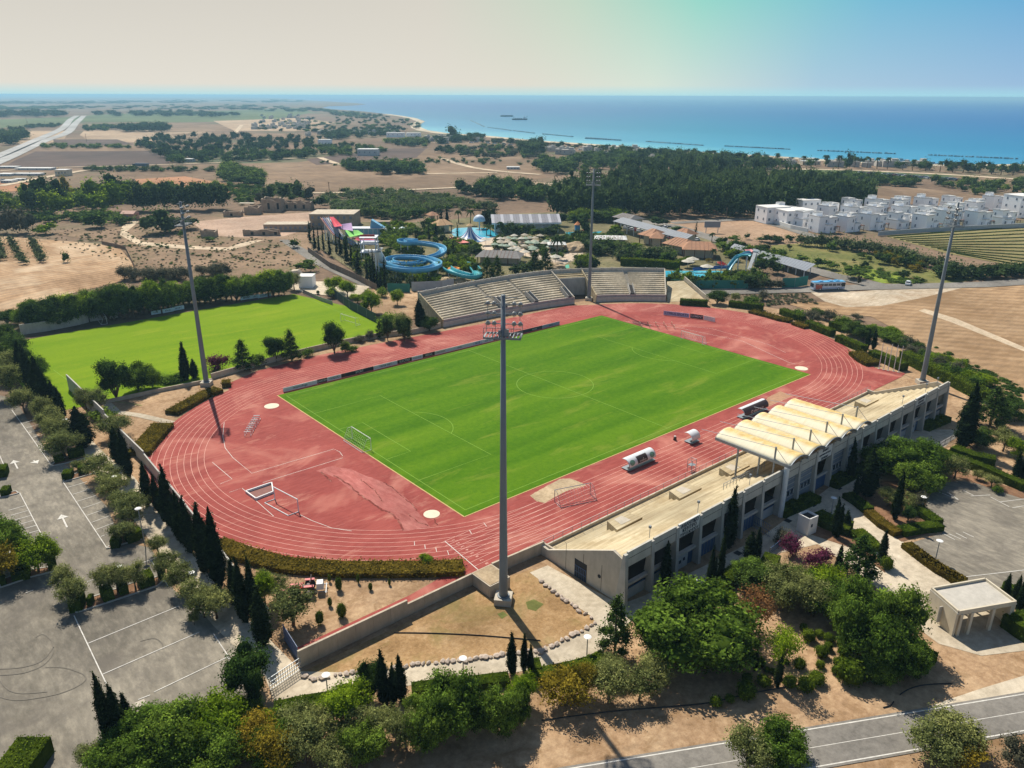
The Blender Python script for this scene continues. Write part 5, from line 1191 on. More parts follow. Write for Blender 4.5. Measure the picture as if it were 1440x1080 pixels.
trees(cB, [('cypress', 565, 965, 628, 66, 'tall cypress standing left of the pair at the bottom of the left car park'), ('cypress', 608, 945, 668, 80, 'broad twin cypress at the bottom of the left car park'), ('cypress', 655, 890, 720, 52, 'short cypress behind the twin at the bottom of the left car park'), ('dark', 1265, 735, 425, 210, 'big dark evergreen at the corner of the footpath and bar gate')])
trees(cC, [('cypress', 655, 765, 500, 60, 'cypress in the clump over the near footpath, tallest'), ('cypress', 695, 770, 562, 48, 'cypress in the clump over the near footpath, short middle one'), ('cypress', 738, 740, 525, 60, 'cypress in the clump over the near footpath, right end'),
 ('dark', 585, 745, 515, 115, 'rounded dark evergreen at the left of the footpath cypress clump'), ('cypress', 1297, 608, 412, 44, 'slim cypress under the near mast, left of the pair'), ('cypress', 1357, 592, 412, 34, 'slim cypress under the near mast, right of the pair'), ('cypress', 1390, 605, 468, 34, 'small thin cypress right of the pair under the near mast')])
# olives of the left car park
ol = 'grey green olive tree, '
trees(cA, [('olive', 335, 310, 160, 190, ol+'beside the upper car park island'), ('olive', 290, 230, 90, 130, ol+'under the topmost street lamp'), ('olive', 395, 365, 320, 60, ol+'small one over the clipped cube hedges'), ('olive', 505, 420, 285, 150, ol+'above the marked bays, first'), ('olive', 565, 470, 350, 150, ol+'above the marked bays, second'),
 ('olive', 585, 530, 400, 140, ol+'above the marked bays, third'), ('olive', 655, 590, 465, 170, ol+'above the marked bays, fourth'), ('olive', 680, 660, 500, 170, ol+'beside the cypress cluster'), ('olive', 630, 745, 620, 130, ol+'at the front end of the marked bays'), ('olive', 805, 800, 700, 100, ol+'alone on the footpath edge'),
 ('olive', 345, 1010, 850, 120, ol+'tall one at the island tip of the left car park'), ('olive', 385, 1075, 920, 150, ol+'leaning over the island tip of the left car park'), ('olive', 545, 1000, 850, 120, ol+'on the planted island, left'), ('olive', 600, 990, 845, 110, ol+'on the planted island, middle'), ('olive', 690, 980, 830, 120, ol+'on the planted island, right'),
 ('olive', 855, 905, 780, 140, ol+'right of the planted island, upper'), ('olive', 930, 990, 840, 150, ol+'right of the planted island, under the lamp head'), ('olive', 1000, 1090, 920, 170, ol+'right of the planted island, middle'), ('olive', 1100, 1130, 970, 170, ol+'by the lower cypress four')], 'olives round the left car park')
trees(cB, [('olive', 985, 360, 290, 60, ol+'small one on the kerb of the big bays'), ('olive', 1040, 330, 180, 150, ol+'lowest of the car park row'), ('bright', 1330, 300, 90, 130, 'young green tree inside the wall behind the lower cypress four')])
trees(cH, [('olive', 60, 720, 540, 150, ol+'at the left edge below the dark belt'), ('olive', 130, 800, 660, 130, ol+'in the upper car park row, first'), ('olive', 225, 850, 700, 110, ol+'in the upper car park row, second'), ('olive', 265, 900, 760, 130, ol+'in the upper car park row, third'), ('olive', 310, 960, 820, 150, ol+'in the upper car park row, fourth'),
 ('olive', 30, 640, 480, 150, ol+'under the belt at the left edge'), ('oak', 170, 640, 490, 150, 'spreading tree over the left corner of the training pitch'), ('olive', 440, 790, 665, 100, ol+'right behind the long grey wall, left one'), ('olive', 500, 800, 670, 100, ol+'right behind the long grey wall, right one'), ('shrub', 520, 830, 770, 130, 'dark low shrub behind the long grey wall'),
 ('olive', 590, 930, 815, 170, ol+'on the bare ground by the near hedge')], None)
dk = 'dark evergreen in the mass at the left edge, '
trees(cH, [('dark', 20, 480, 340, 130, dk+'nearest the frame edge'), ('dark', 80, 540, 400, 130, dk+'right of the first'), ('dark', 30, 560, 430, 140, dk+'lower one'), ('dark', 110, 600, 460, 110, dk+'next to the pitch corner'), ('dark', 40, 350, 260, 110, dk+'farthest, against the stubble field')], 'dark evergreens at the left edge')
# between the pitches
trees(cH, [('dark', 592, 735, 508, 135, 'tall dense dark tree right of the wall corner at the training pitch'), ('oak', 705, 700, 535, 150, 'brownish spreading tree beside the training pitch'), ('oak', 775, 680, 570, 80, 'thin reddish tree between two dark trees'), ('shrub', 850, 640, 600, 120, 'low shrub along the stone-topped wall, left'), ('shrub', 900, 635, 590, 80, 'low shrub along the stone-topped wall, right'),
 ('cypress', 945, 630, 448, 42, 'pointed cypress left of the left mast, tallest of three'), ('cypress', 935, 632, 515, 36, 'cypress left of the left mast, left of three'), ('cypress', 985, 620, 530, 40, 'cypress left of the left mast, right of three')])
cJ = crop(380, 440, 7.2)
trees(crop(280, 440, 3.6), [('flowershrub', 100, 290, 215, 120, 'rosy oleander bush right of the left mast'), ('conifer', 225, 290, 140, 100, 'loose conifer behind the far straight, left'), ('shrub', 300, 270, 210, 80, 'green shrub behind the far straight'), ('dark', 390, 250, 110, 100, 'dense round dark tree behind the far straight'), ('conifer', 470, 245, 90, 90, 'loose conifer beside the dense round tree')])
trees(cJ, [('shrub', 385, 445, 350, 115, 'round dark bush over the ribbed wall'), ('dark', 650, 420, 68, 190, 'dark broad conical tree over the ribbed wall'), ('shrub', 760, 400, 290, 110, 'dark ivy bush right of the conical tree'), ('shrub', 830, 395, 320, 110, 'dark ivy bush on the ribbed wall'), ('conifer', 1110, 255, 90, 80, 'small conifer behind the ribbed wall'), ('dark', 1190, 290, 20, 110, 'dark tree behind the ribbed wall, left of the pair'), ('dark', 1360, 300, 0, 150, 'dark tree at the right end of the ribbed wall'), ('greyshrub', 900, 300, 240, 120, 'pale shrub along the training pitch edge, left'), ('greyshrub', 1010, 275, 190, 90, 'pale shrub along the training pitch edge, right')])
trees(cY, [('cypress', 690, 655, 515, 55, 'cypress at the left end wall of the curved stand'), ('dark', 735, 670, 585, 80, 'bushy dark tree at the left end wall of the curved stand'), ('olive', 600, 700, 575, 90, 'olive between the ribbed wall and curved stand'), ('bright', 440, 585, 460, 100, 'bright green tree over the dark netting at the training pitch'), ('bright', 370, 530, 480, 70, 'low bright tree left of the netting'), ('bright', 320, 500, 410, 90, 'bright green tree near the service road end'),
 ('bright', 255, 480, 390, 90, 'bright green tree left of the service road end'), ('bright', 240, 500, 450, 60, 'bright low bush by the pitch corner'), ('shrub', 495, 495, 440, 55, 'small green bush by the turquoise fence'), ('bright', 572, 540, 458, 62, 'small round tree with bare trunk on the dirt by the curved stand'), ('olive', 50, 460, 375, 80, 'olive by the white shed'), ('shrub', 535, 640, 570, 120, 'low bush by the netting end'), ('ball', 170, 480, 465, 16, 'tiny dark clipped ball by the pitch fence')])
# tree belt behind the training pitch
def bl(kd, u): return {'dark': 'dense dark', 'oak': 'spreading green', 'bright': 'bright green'}[kd]+' tree in the belt behind the training pitch, '+['toward its left end', 'left of the mast', 'right of the mast', 'toward its right end'][min(3, int(u*4))]
r_ = random.Random(3)
for k in range(30):
 u = k/29; x = 150+u*730; yb = 375-u*95+r_.uniform(-8, 8); hgt = r_.uniform(125, 185)
 kd = r_.choice(['dark', 'dark', 'oak', 'bright', 'dark'])
 trees(cH, [(kd, x, yb, yb-hgt, r_.uniform(95, 140), bl(kd, u*.6))], 'tree belt behind the training pitch')
 if k % 2 == 0: trees(cH, [('bright', x+20, yb-30, yb-30-hgt*.8, 90, bl('bright', u*.6))], 'tree belt behind the training pitch')
for k in range(22):
 u = k/21; x = 880+u*560; yb = 262-u*60+r_.uniform(-6, 6); hgt = r_.uniform(110, 160)
 kd = r_.choice(['dark', 'dark', 'oak', 'bright']); trees(cH, [(kd, x, yb, yb-hgt, r_.uniform(95, 135), bl(kd, .6+u*.4))], 'tree belt behind the training pitch')
for x, yb, ty in ((150, 360, 240), (470, 310, 185), (400, 330, 215), (765, 255, 130), (420, 300, 220)):
 trees(cH, [('cypress', x, yb, ty, 34, 'pointed cypress rising out of the belt behind the training pitch')], 'cypresses in the belt behind the training pitch')
for k in range(16):
 x = 620+r_.uniform(0, 520); trees(cH, [('greyshrub', x, 130-abs(x-800)*.08+r_.uniform(-15, 20), 70-abs(x-800)*.08, r_.uniform(60, 110), 'olive-brown scrub bush behind the training pitch belt')], 'scrub behind the belt')
# front edge trees
trees(cB, [('oak', 640, 1080, 900, 260, 'broad carob in the bottom left mass, left end'), ('oak', 780, 1040, 800, 300, 'broad carob in the bottom left mass, second'), ('oak', 960, 1090, 760, 330, 'broad carob in the bottom left mass, centre'), ('bright', 1130, 1000, 740, 250, 'yellow-green tree in the bottom left mass'), ('oak', 820, 1180, 900, 340, 'carob cut by the bottom edge, left'), ('yellow', 1330, 1060, 840, 240, 'yellowing tree below the corner evergreen'), ('oak', 1120, 1180, 900, 300, 'carob cut by the bottom edge, right'), ('olive', 480, 1090, 960, 150, 'pale twiggy bush at the bottom edge of the left car park'), ('oak', 1250, 900, 740, 200, 'small carob beside the corner evergreen'), ('yellow', 1430, 1130, 900, 220, 'yellowing tree at the bottom edge'), ('oak', 620, 1190, 960, 260, 'carob at the bottom edge left end')])
trees(cC, [('bright', 470, 900, 645, 230, 'bright round tree below the near footpath lamp'), ('olive', 230, 960, 780, 220, 'olive below the left footpath hedge'), ('olive', 250, 1080, 850, 230, 'olive cut by the bottom edge, left'), ('olive', 400, 1130, 950, 200, 'olive cut by the bottom edge, second'), ('olive', 500, 980, 800, 200, 'olive under the bright round tree'), ('olive', 650, 960, 770, 190, 'olive right of the bright round tree'), ('oak', 830, 880, 690, 150, 'small carob on a thin trunk beside the big one'),
 ('oak', 1000, 960, 600, 290, 'big dark green carob right of the footpath lamp'), ('oak', 1240, 960, 660, 210, 'carob right of the big one'), ('bright', 1350, 800, 600, 140, 'umbrella pine with bare trunk under the near mast'), ('bright', 60, 1000, 840, 220, 'yellow-green tree in the bottom mass'), ('dark', 10, 800, 560, 90, 'dark shrub tree by the footpath corner')])
trees(cD, [('oak', 20, 900, 660, 140, 'dark carob at the left of the yellowing pair'), ('yellow', 270, 820, 600, 260, 'yellowing tree with rusty patch beside the footpath hedge'), ('yellow', 370, 740, 560, 130, 'small yellow tree right under the footpath hedge'), ('olive', 490, 760, 560, 220, 'olive right of the yellowing tree'), ('olive', 640, 760, 590, 190, 'olive left of the great carob'), ('olive', 500, 640, 520, 160, 'low olive by the conifer'), ('olive', 720, 680, 510, 200, 'olive in front of the great carob'),
 ('conifer', 520, 500, 215, 150, 'dark conifer at the corner of the footpath by the stand'), ('oak', 900, 640, 200, 560, 'great round carob in front of the stand corner'), ('oak', 780, 560, 260, 330, 'left lobe tree of the great carob'), ('oak', 1020, 620, 300, 300, 'right lobe tree of the great carob'), ('yellow', 960, 420, 250, 170, 'yellow-topped tree behind the great carob'),
 ('bright', 1080, 290, 190, 90, 'bright bush right of the hedge behind the great carob'), ('rust', 1210, 380, 190, 210, 'rusty orange tree among the clipped bushes'), ('dark', 1235, 200, 50, 190, 'round dark-leaved tree behind the rusty tree'), ('olive', 1350, 240, 60, 200, 'olive right of the round dark-leaved tree'), ('airy', 1360, 640, 380, 150, 'thin young tree among the clipped bushes'),
 ('cypress', 780, 215, 120, 18, 'thin cypress sapling in front of the open bays, left'), ('cypress', 860, 205, 100, 30, 'small cypress by the round lamp'), ('cypress', 905, 195, 130, 40, 'short dark cypress by the round lamp'), ('cypress', 1228, 590, 480, 22, 'tiny cypress among the clipped balls'), ('cypress', 1340, 670, 520, 34, 'small dark cypress among the clipped balls')])
trees(cE, [('airy', 210, 520, 380, 170, 'airy young tree with bare stem among clipped balls'), ('oak', 560, 560, 120, 270, 'large carob of the right-hand mass, upper left'), ('oak', 640, 620, 230, 300, 'large carob of the right-hand mass, centre'), ('oak', 720, 520, 130, 280, 'large carob of the right-hand mass, top'), ('oak', 790, 640, 380, 250, 'carob of the right-hand mass, lower right'), ('bright', 410, 260, 70, 200, 'bright green tree left of the large carobs'),
 ('oak', 540, 440, 200, 220, 'carob of the right-hand mass, left'), ('olive', 270, 240, 60, 170, 'olive left of the bright green tree'), ('oak', 160, 230, 60, 180, 'round leathery-leaved tree behind the rusty tree'), ('conifer', 590, 130, -90, 170, 'dark tall conifer behind the right-hand mass'), ('cypress', 495, 90, -40, 34, 'cypress left of the tall conifer'), ('shrub', 880, 560, 450, 140, 'bushy end of the right-hand mass'),
 ('olive', 350, 320, 130, 220, 'grey-green olive behind the clipped balls'), ('oak', 700, 680, 470, 200, 'carob of the right-hand mass, lower left')])
trees(cE, [('olive', 1080, 985, 820, 260, 'thin brown-green tree over the road at the bottom right'), ('olive', 960, 1060, 890, 300, 'olive at the road edge bottom right, left'), ('yellow', 1100, 1080, 950, 260, 'yellow-green bush at the road edge bottom right'), ('oak', 180, 1120, 880, 290, 'large olive-green tree at the bottom edge by the road, right part'), ('olive', 30, 1120, 890, 250, 'large olive-green tree at the bottom edge by the road, left part'), ('greyshrub', 1390, 1060, 960, 160, 'brown dry bush at the right bottom corner')])
trees(cC, [('oak', 560, 1100, 860, 230, 'dark carob cut by the bottom edge under the olives'), ('oak', 880, 1040, 760, 220, 'carob in the shade between the thin trunk tree and the big one'), ('olive', 330, 980, 790, 200, 'olive in the bottom mass under the hedge'), ('oak', 120, 1120, 880, 260, 'green carob in the bottom mass, cut by the edge'), ('olive', 760, 1000, 800, 170, 'olive in the shade below the thin trunk tree'), ('oak', 1130, 930, 700, 180, 'carob squeezed between the big ones')])
trees(cE, [('oak', 300, 250, 60, 230, 'dark carob behind the rusty tree, right'), ('oak', 60, 190, 30, 200, 'leathery dark tree left of the rusty tree by the hedge'), ('oak', 430, 350, 130, 230, 'dark carob joining the right-hand mass'), ('olive', 210, 300, 120, 180, 'olive in the shade behind the clipped balls'), ('oak', 860, 640, 430, 170, 'low carob end of the right-hand mass by the box hedge')])
for x, y, w_ in ((85, 470, 40), (55, 535, 44), (105, 570, 44), (35, 650, 50), (30, 735, 80), (118, 668, 66), (170, 610, 36), (250, 670, 66), (235, 560, 30), (330, 690, 84), (385, 655, 76), (320, 385, 36), (348, 440, 64), (400, 420, 40), (412, 520, 62), (450, 445, 52), (446, 490, 44), (405, 578, 42), (500, 570, 54), (485, 610, 44), (525, 520, 60), (515, 470, 50), (557, 650, 130), (300, 580, 56), (688, 650, 90), (136, 600, 30)):
 p = G(*cE(x, y)); wd = w_/3.6*mpp(p)
 wd *= 1.15; plant('ball', p, wd*random.uniform(.75, .95), wd, 'clipped green ball bush on the bare slope left of the right-hand carobs', 'clipped ball bushes on the slope')
for x, y, w_ in ((1030, 770, 66), (1100, 750, 50), (1180, 720, 100), (1190, 640, 40)):
 p = G(*cD(x, y)); wd = w_/3.6*mpp(p); plant('ball', p, wd*.85, wd, 'clipped green bush in front of the great carob', 'clipped bushes by the great carob')
for x, y, ty, w_, lab in ((373, 140, 105, 16, 'small potted-looking bush by the bronze hedge, first'), (420, 180, 122, 34, 'round bush on a stem right of the tractor'), (518, 145, 105, 14, 'tiny sapling near the bronze hedge'), (580, 180, 148, 24, 'small round bush right of the stem bush'), (676, 155, 128, 12, 'thin sapling nearest the mast'), (375, 262, 222, 22, 'small round bush below the tractor'), (435, 318, 252, 52, 'largest clipped ball on the dirt inside the near wall'), (325, 355, 290, 42, 'small flat-topped tree below the tractor')):
 trees(cC, [('ball', 0+x, y, ty, w_, lab)], 'small bushes inside the near wall')
trees(cC, [('olive', 190, 380, 175, 220, 'round green tree by the tractor'), ('olive', 110, 230, 110, 130, 'grey olive behind the tractor'), ('olive', 50, 260, 80, 120, 'grey olive by the wall, left of the tractor')])
trees(cF, [('cypress', 1130, 400, 85, 85, 'tall dark cypress right of the stand end'), ('conifer', 1265, 290, 90, 150, 'dark araucaria-like tree right of the stand end'), ('dark', 1200, 400, 285, 130, 'round dark tree below the tall cypress'), ('dark', 1330, 250, 150, 110, 'dark bush tree by the far field'), ('olive', 1330, 420, 300, 120, 'olive at the right edge above the path'), ('bright', 1400, 460, 350, 110, 'green bush at the right edge above the path'),
 ('oak', 850, 560, 345, 270, 'broad carob in front of the roofed stand, upper'), ('oak', 720, 540, 380, 220, 'broad carob in front of the roofed stand, left'), ('oak', 900, 640, 470, 230, 'broad carob in front of the roofed stand, lower'), ('oak', 940, 520, 400, 150, 'broad carob in front of the roofed stand, right'), ('olive', 1000, 560, 455, 130, 'olive under the lamp above the right car park, left'), ('olive', 1085, 560, 440, 130, 'olive under the lamp above the right car park, right'),
 ('cypress', 645, 640, 420, 80, 'thick cypress before the roofed stand'), ('cypress', 588, 640, 545, 26, 'small cypress on the plaza edge'), ('cypress', 780, 760, 530, 44, 'thin tall cypress in the plaza garden'), ('cypress', 560, 560, 360, 40, 'cypress against the facade under the roof'), ('olive', 745, 700, 600, 110, 'grey olive in the plaza garden, left'), ('olive', 820, 720, 620, 120, 'grey olive in the plaza garden, right'), ('dark', 850, 770, 690, 60, 'dark column shrub in the plaza garden'),
 ('cypress', 478, 840, 660, 44, 'cypress pair beside the white kiosk, left'), ('cypress', 492, 850, 690, 34, 'cypress pair beside the white kiosk, right'), ('cypress', 540, 810, 720, 32, 'short cypress right of the kiosk'), ('cypress', 712, 975, 820, 40, 'cypress beside the wide path'), ('ball', 742, 1010, 950, 64, 'round clipped bush beside the wide path'), ('cypress', 50, 980, 830, 54, 'cypress in the lower plaza garden, left'), ('cypress', 85, 970, 810, 36, 'cypress in the lower plaza garden, right'),
 ('flowershrub', 255, 940, 850, 110, 'magenta bougainvillea by the steps'), ('greyshrub', 215, 880, 820, 90, 'pale shrub above the bougainvillea'), ('flowershrub', 390, 1000, 920, 150, 'purple-brown shrub along the path'), ('greyshrub', 900, 700, 630, 90, 'reddish shrub at the car park corner'), ('olive', 1270, 600, 530, 90, 'small olive on the dirt strip right of the car park'), ('shrub', 1305, 625, 590, 50, 'dark bush on the dirt strip right of the car park'), ('olive', 1200, 560, 510, 60, 'little olive by the dirt strip'),
 ('cypress', 1395, 560, 430, 40, 'small dark column tree at the right edge'), ('cypress', 1430, 560, 440, 40, 'dark column tree cut by the right edge')])
trees(cE, [('cypress', 1340, 210, 105, 28, 'cypress sapling behind the gatehouse, left'), ('cypress', 1385, 240, 115, 34, 'cypress sapling behind the gatehouse, middle'), ('cypress', 1410, 290, 130, 36, 'cypress sapling behind the gatehouse, right')], 'cypress saplings behind the gatehouse')
trees(cG, [('cypress', 950, 760, 465, 56, 'tall dark cypress against the open bays'), ('cypress', 628, 950, 740, 50, 'dark cypress in the shade of the open bays'), ('cypress', 640, 1000, 910, 20, 'thin cypress sapling by the bays'), ('cypress', 848, 975, 755, 30, 'slim cypress of the trio before the stand, left'), ('cypress', 870, 970, 810, 26, 'slim cypress of the trio before the stand, middle'), ('cypress', 905, 940, 680, 34, 'slim cypress of the trio before the stand, right'), ('cypress', 720, 1000, 895, 30, 'small cypress left of the round lamp'), ('cypress', 765, 1000, 910, 34, 'small cypress at the round lamp')])
trees(cT, [('shrub', 325, 130, 40, 160, 'green bush at the start of the right-hand scrub'), ('greyshrub', 450, 170, 60, 170, 'grey-green bush in the right-hand scrub, first'), ('dark', 500, 130, 20, 140, 'dark bush in the right-hand scrub'), ('greyshrub', 620, 150, 60, 160, 'grey-green bush in the right-hand scrub, second'), ('shrub', 760, 200, 90, 160, 'bush in the right-hand scrub, third'), ('dark', 860, 310, 150, 200, 'tree mass behind the right-hand hedges, left'), ('dark', 960, 360, 200, 170, 'tree mass behind the right-hand hedges, middle'),
 ('greyshrub', 900, 140, 90, 120, 'brownish bush by the ploughed corner'), ('cypress', 1000, 440, 250, 44, 'dark column tree behind the right-hand hedges, left'), ('cypress', 1065, 440, 255, 44, 'dark column tree behind the right-hand hedges, right'), ('oak', 1070, 290, 190, 170, 'umbrella-shaped tree behind the hedges'), ('oak', 1220, 350, 250, 170, 'green bush behind the flagpoles, left'), ('oak', 1330, 380, 280, 170, 'green bush behind the flagpoles, right'), ('dark', 1410, 560, 490, 60, 'dark bush right of the flagpoles')])
r_ = random.Random(9)
for k in range(26):
 u = k/25; x = 330+u*840; y = 300+u*470+r_.uniform(-25, 25)
 if 480 < x < 600: pass
 trees(cK, [(r_.choice(['dark', 'oak', 'shrub', 'greyshrub', 'bright']), x-180, y-80+(40 if x > 700 else 0), y-80-r_.uniform(70, 110), r_.uniform(110, 170), 'bush in the long hedge row between the stadium and the stubble field')], 'bushes along the stubble field')
trees(cK, [('bright', 680, 500, 370, 150, 'small umbrella tree with bare trunk behind the right mast, left'), ('bright', 750, 520, 425, 120, 'small umbrella tree with bare trunk behind the right mast, middle'), ('bright', 830, 545, 420, 110, 'small umbrella tree with bare trunk behind the right mast, right'), ('bright', 1080, 680, 570, 170, 'green bush on the pale ground at the right'), ('dark', 1260, 900, 740, 160, 'dark green bush by the right frame edge'), ('shrub', 1400, 990, 900, 140, 'green bush at the right frame edge')])
trees(cR, [('dark', 890, 830, 705, 150, 'dark round tree behind the box hedge at the far bend'), ('olive', 1040, 815, 730, 90, 'grey round tree right of the far bend hedge'), ('shrub', 1180, 820, 760, 130, 'green shrub by the road bend'), ('greyshrub', 1280, 790, 720, 90, 'dry brown bush by the road')])
# hedges
def hedge(name, pts, w_, h_, key, label, pixel=True, dens=26, size=.2, seed=1, group=None, rough=.08):
 pts = gp(pts) if pixel else pts; pts = resample(pts, 1.0); L, R = ribbon(pts, w_); n = len(pts)
 r = np.random.default_rng(seed); V = []; F = []
 for i in range(n):
  for (x, y), z in ((L[i], 0), (L[i], h_*.93), (R[i], h_*.93), (R[i], 0)): V.append((x, y, z+.2))
 for i in range(n-1):
  a = i*4
  for k in range(3): F.append((a+k, a+k+1, a+4+k+1, a+4+k))
 F.append((3, 2, 1, 0)); a = (n-1)*4; F.append((a, a+1, a+2, a+3))
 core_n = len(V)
 leafs = []
 for i in range(n-1):
  p0 = np.array(L[i]); p1 = np.array(L[i+1]); q0 = np.array(R[i]); q1 = np.array(R[i+1]); seg = np.linalg.norm(p1-p0)
  nt_ = int(dens*seg*w_); ns = int(dens*seg*h_*.8)
  for cnt, mode in ((nt_, 0), (ns, 1), (ns, 2)):
   if cnt <= 0: continue
   u = r.random(cnt)[:, None]; v = r.random(cnt)[:, None]
   if mode == 0: xy = (p0*(1-u)+p1*u)*(1-v)+(q0*(1-u)+q1*u)*v; z = np.full((cnt, 1), h_); nn_ = np.tile([0, 0, 1.], (cnt, 1))
   else:
    A, Bq, O = (p0, p1, q0) if mode == 1 else (q0, q1, p0)
    xy = A*(1-u)+Bq*u; z = v*h_; nv_ = (A-O)/np.linalg.norm(A-O); nn_ = np.tile([nv_[0], nv_[1], .1], (cnt, 1))
   leafs.append((np.concatenate([xy, z+.2], 1), nn_))
 if not leafs: leafs.append((np.array([[*L[0], h_]]), np.array([[0, 0, 1.]])))
 c = np.concatenate([x[0] for x in leafs]); nd = np.concatenate([x[1] for x in leafs]); m_ = len(c)
 c = c+r.normal(size=c.shape)*rough; nd = nd+r.normal(size=nd.shape)*.5; nd /= np.linalg.norm(nd, axis=1)[:, None]
 a = np.cross(nd, r.normal(size=nd.shape)); a /= np.linalg.norm(a, axis=1)[:, None]; b = np.cross(nd, a); s = size*r.uniform(.6, 1.3, (m_, 1))
 vv = np.stack([c-a*s*.5, c+b*s*.4, c+a*s*.5, c-b*s*.4], 1).reshape(-1, 3)
 V = np.concatenate([np.array(V), vv]); ox = Vector((float(V[0, 0]), float(V[0, 1]), 0)); V = V-np.array([ox.x, ox.y, 0])
 F += [tuple(range(core_n+4*i, core_n+4*i+4)) for i in range(m_)]
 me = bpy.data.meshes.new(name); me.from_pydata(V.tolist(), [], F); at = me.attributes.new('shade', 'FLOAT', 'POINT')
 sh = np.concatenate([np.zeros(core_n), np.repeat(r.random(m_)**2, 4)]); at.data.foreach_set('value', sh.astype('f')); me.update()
 o = link(name, me, None, LEAF[key]); o.location = ox; return tag(o, label, 'hedge', group)
hedge('bronze_hedge', [(305, 770), (345, 785), (400, 800), (480, 806), (560, 806), (620, 805), (652, 803)], 3.2, .9, 'brownhedge', 'long low bronze-green hedge along the near bend of the track', rough=.22, size=.3)
hedge('bronze_hedge', [cH(700, 1020), cH(760, 950), cH(830, 870)], 4.2, 1.0, 'brownhedge', 'low bronze-green hedge left of the pale path at the left bend', rough=.22, size=.3)
hedge('bronze_hedge', [cH(870, 810), cH(960, 760), cH(1040, 715), cH(1110, 690)], 3.2, 1.0, 'brownhedge', 'low bronze-green hedge in front of the left mast', rough=.22, size=.3)
hedge('bronze_hedge', [cT(-170, 75), cT(0, 120), cT(120, 155), cT(230, 175)], 3.0, .9, 'brownhedge', 'low bronze hedge along the far right bend, first', rough=.22, size=.34)
hedge('bronze_hedge', [cT(270, 195), cT(340, 220), cT(400, 240)], 3.0, .9, 'brownhedge', 'low bronze hedge along the far right bend, short second', rough=.22, size=.34)
hedge('bronze_hedge', [cT(890, 505), cT(980, 580), cT(1060, 620)], 4.0, 1.1, 'brownhedge', 'low bronze hedge beside the flagpoles', rough=.22, size=.34)
trees(cC, [('bright', 862, 60, 5, 70, 'round green bush sticking out of the long bronze hedge')])
hedge('round_hedge_bush', [cH(1125, 665), cH(1170, 660)], 2.6, 1.3, 'brownhedge', 'rounded bronze bush right of the left mast', rough=.25, size=.3)
gh_ = 'box hedge right of the track, '
hedge('box_hedge', [cR(575, 835), cR(808, 850)], 2.2, 2.0, 'hedge', gh_+'at the end of the curved stand ramp', size=.3)
hedge('box_hedge', [cR(990, 850), cR(1275, 885)], 2.2, 2.0, 'hedge', gh_+'second from the ramp', size=.3)
hedge('box_hedge', [cT(140, 90), cT(250, 140), cT(360, 170)], 2.2, 2.0, 'hedge', gh_+'third from the ramp', size=.3)
hedge('box_hedge', [cT(400, 215), cT(520, 270), cT(650, 320)], 2.2, 2.0, 'hedge', gh_+'fourth from the ramp', size=.3)
hedge('box_hedge', [cT(640, 230), cT(760, 270)], 2.6, 2.2, 'hedge', gh_+'behind the fourth', size=.3)
hedge('box_hedge', [cT(705, 365), cT(830, 420), cT(965, 480)], 2.2, 2.0, 'hedge', gh_+'fifth from the ramp', size=.3)
hedge('box_hedge', [cT(1035, 535), cT(1200, 590), cT(1370, 670)], 2.4, 2.2, 'hedge', gh_+'behind the flagpoles', size=.3)
hedge('box_hedge', [cK(330, 440), cK(500, 530), cK(750, 650), cK(930, 745), cK(1090, 830)], 3.0, 2.6, 'hedge', 'long tall box hedge right of the main stand end', size=.3)
hedge('box_hedge', [cF(1070, 440), cF(1180, 480), cF(1285, 500)], 2.2, 2.2, 'hedge', 'bright topped box hedge right of the tall cypress')
hedge('box_hedge', [cF(975, 425), cF(1110, 480), cF(1240, 530), cF(1440, 620)], 1.6, 1.6, 'hedge', 'long clipped hedge beside the pale path at the right edge')
hedge('box_hedge', [cF(930, 310), cF(1040, 262)], 2.4, 1.3, 'hedge', 'dark shaded hedge at the right end of the facade')
hedge('box_hedge', [cF(200, 745), cF(380, 665)], 2.4, 1.3, 'hedge', 'dark shaded hedge at the facade under the roof, left')
hedge('box_hedge', [cF(460, 600), cF(545, 555), cF(630, 505)], 2.4, 1.3, 'hedge', 'dark shaded hedge at the facade under the roof, right')
hedge('box_hedge', [cF(650, 740), cF(720, 800), cF(800, 850)], 1.8, 1.0, 'brownhedge', 'olive-brown hedge along the wide path')
hedge('box_hedge', [cF(810, 840), cF(920, 820), cF(1010, 810)], 2.0, 1.1, 'hedge', 'hedge at the corner of the right car park, front')
hedge('box_hedge', [cF(880, 710), cF(950, 760), cF(1000, 795)], 2.0, 1.1, 'hedge', 'hedge at the corner of the right car park, side')
hedge('box_hedge', [cF(840, 905), cF(950, 990), cF(1060, 1060), cF(1130, 1110)], 1.8, 1.0, 'brownhedge', 'long low hedge between the wide path and the right car park')
hedge('box_hedge', [cF(585, 840), cF(640, 885), cF(680, 930)], 2.4, 1.1, 'hedge', 'hedge right of the kiosk garden')
hedge('box_hedge', [cF(380, 760), cF(460, 800), cF(560, 830)], 3.2, 1.4, 'hedge', 'dark hedge mass right of the kiosk')
hedge('box_hedge', [cF(540, 650), cF(600, 690), cF(650, 730)], 2.0, 1.0, 'hedge', 'dark hedge along the plaza garden edge')
hedge('box_hedge', [cG(840, 1015), cG(920, 960), cG(1000, 905)], 2.4, 1.5, 'hedge', 'bright topped hedge behind the main stand, middle')
hedge('box_hedge', [cF(110, 985), cF(190, 1010)], 3.0, 1.3, 'hedge', 'bright green block hedge below the steps')
hedge('box_hedge', [cC(110, 822), cC(240, 792), cC(380, 770), cC(540, 745)], 2.0, 1.3, 'hedge', 'box hedge below the near footpath, left part')
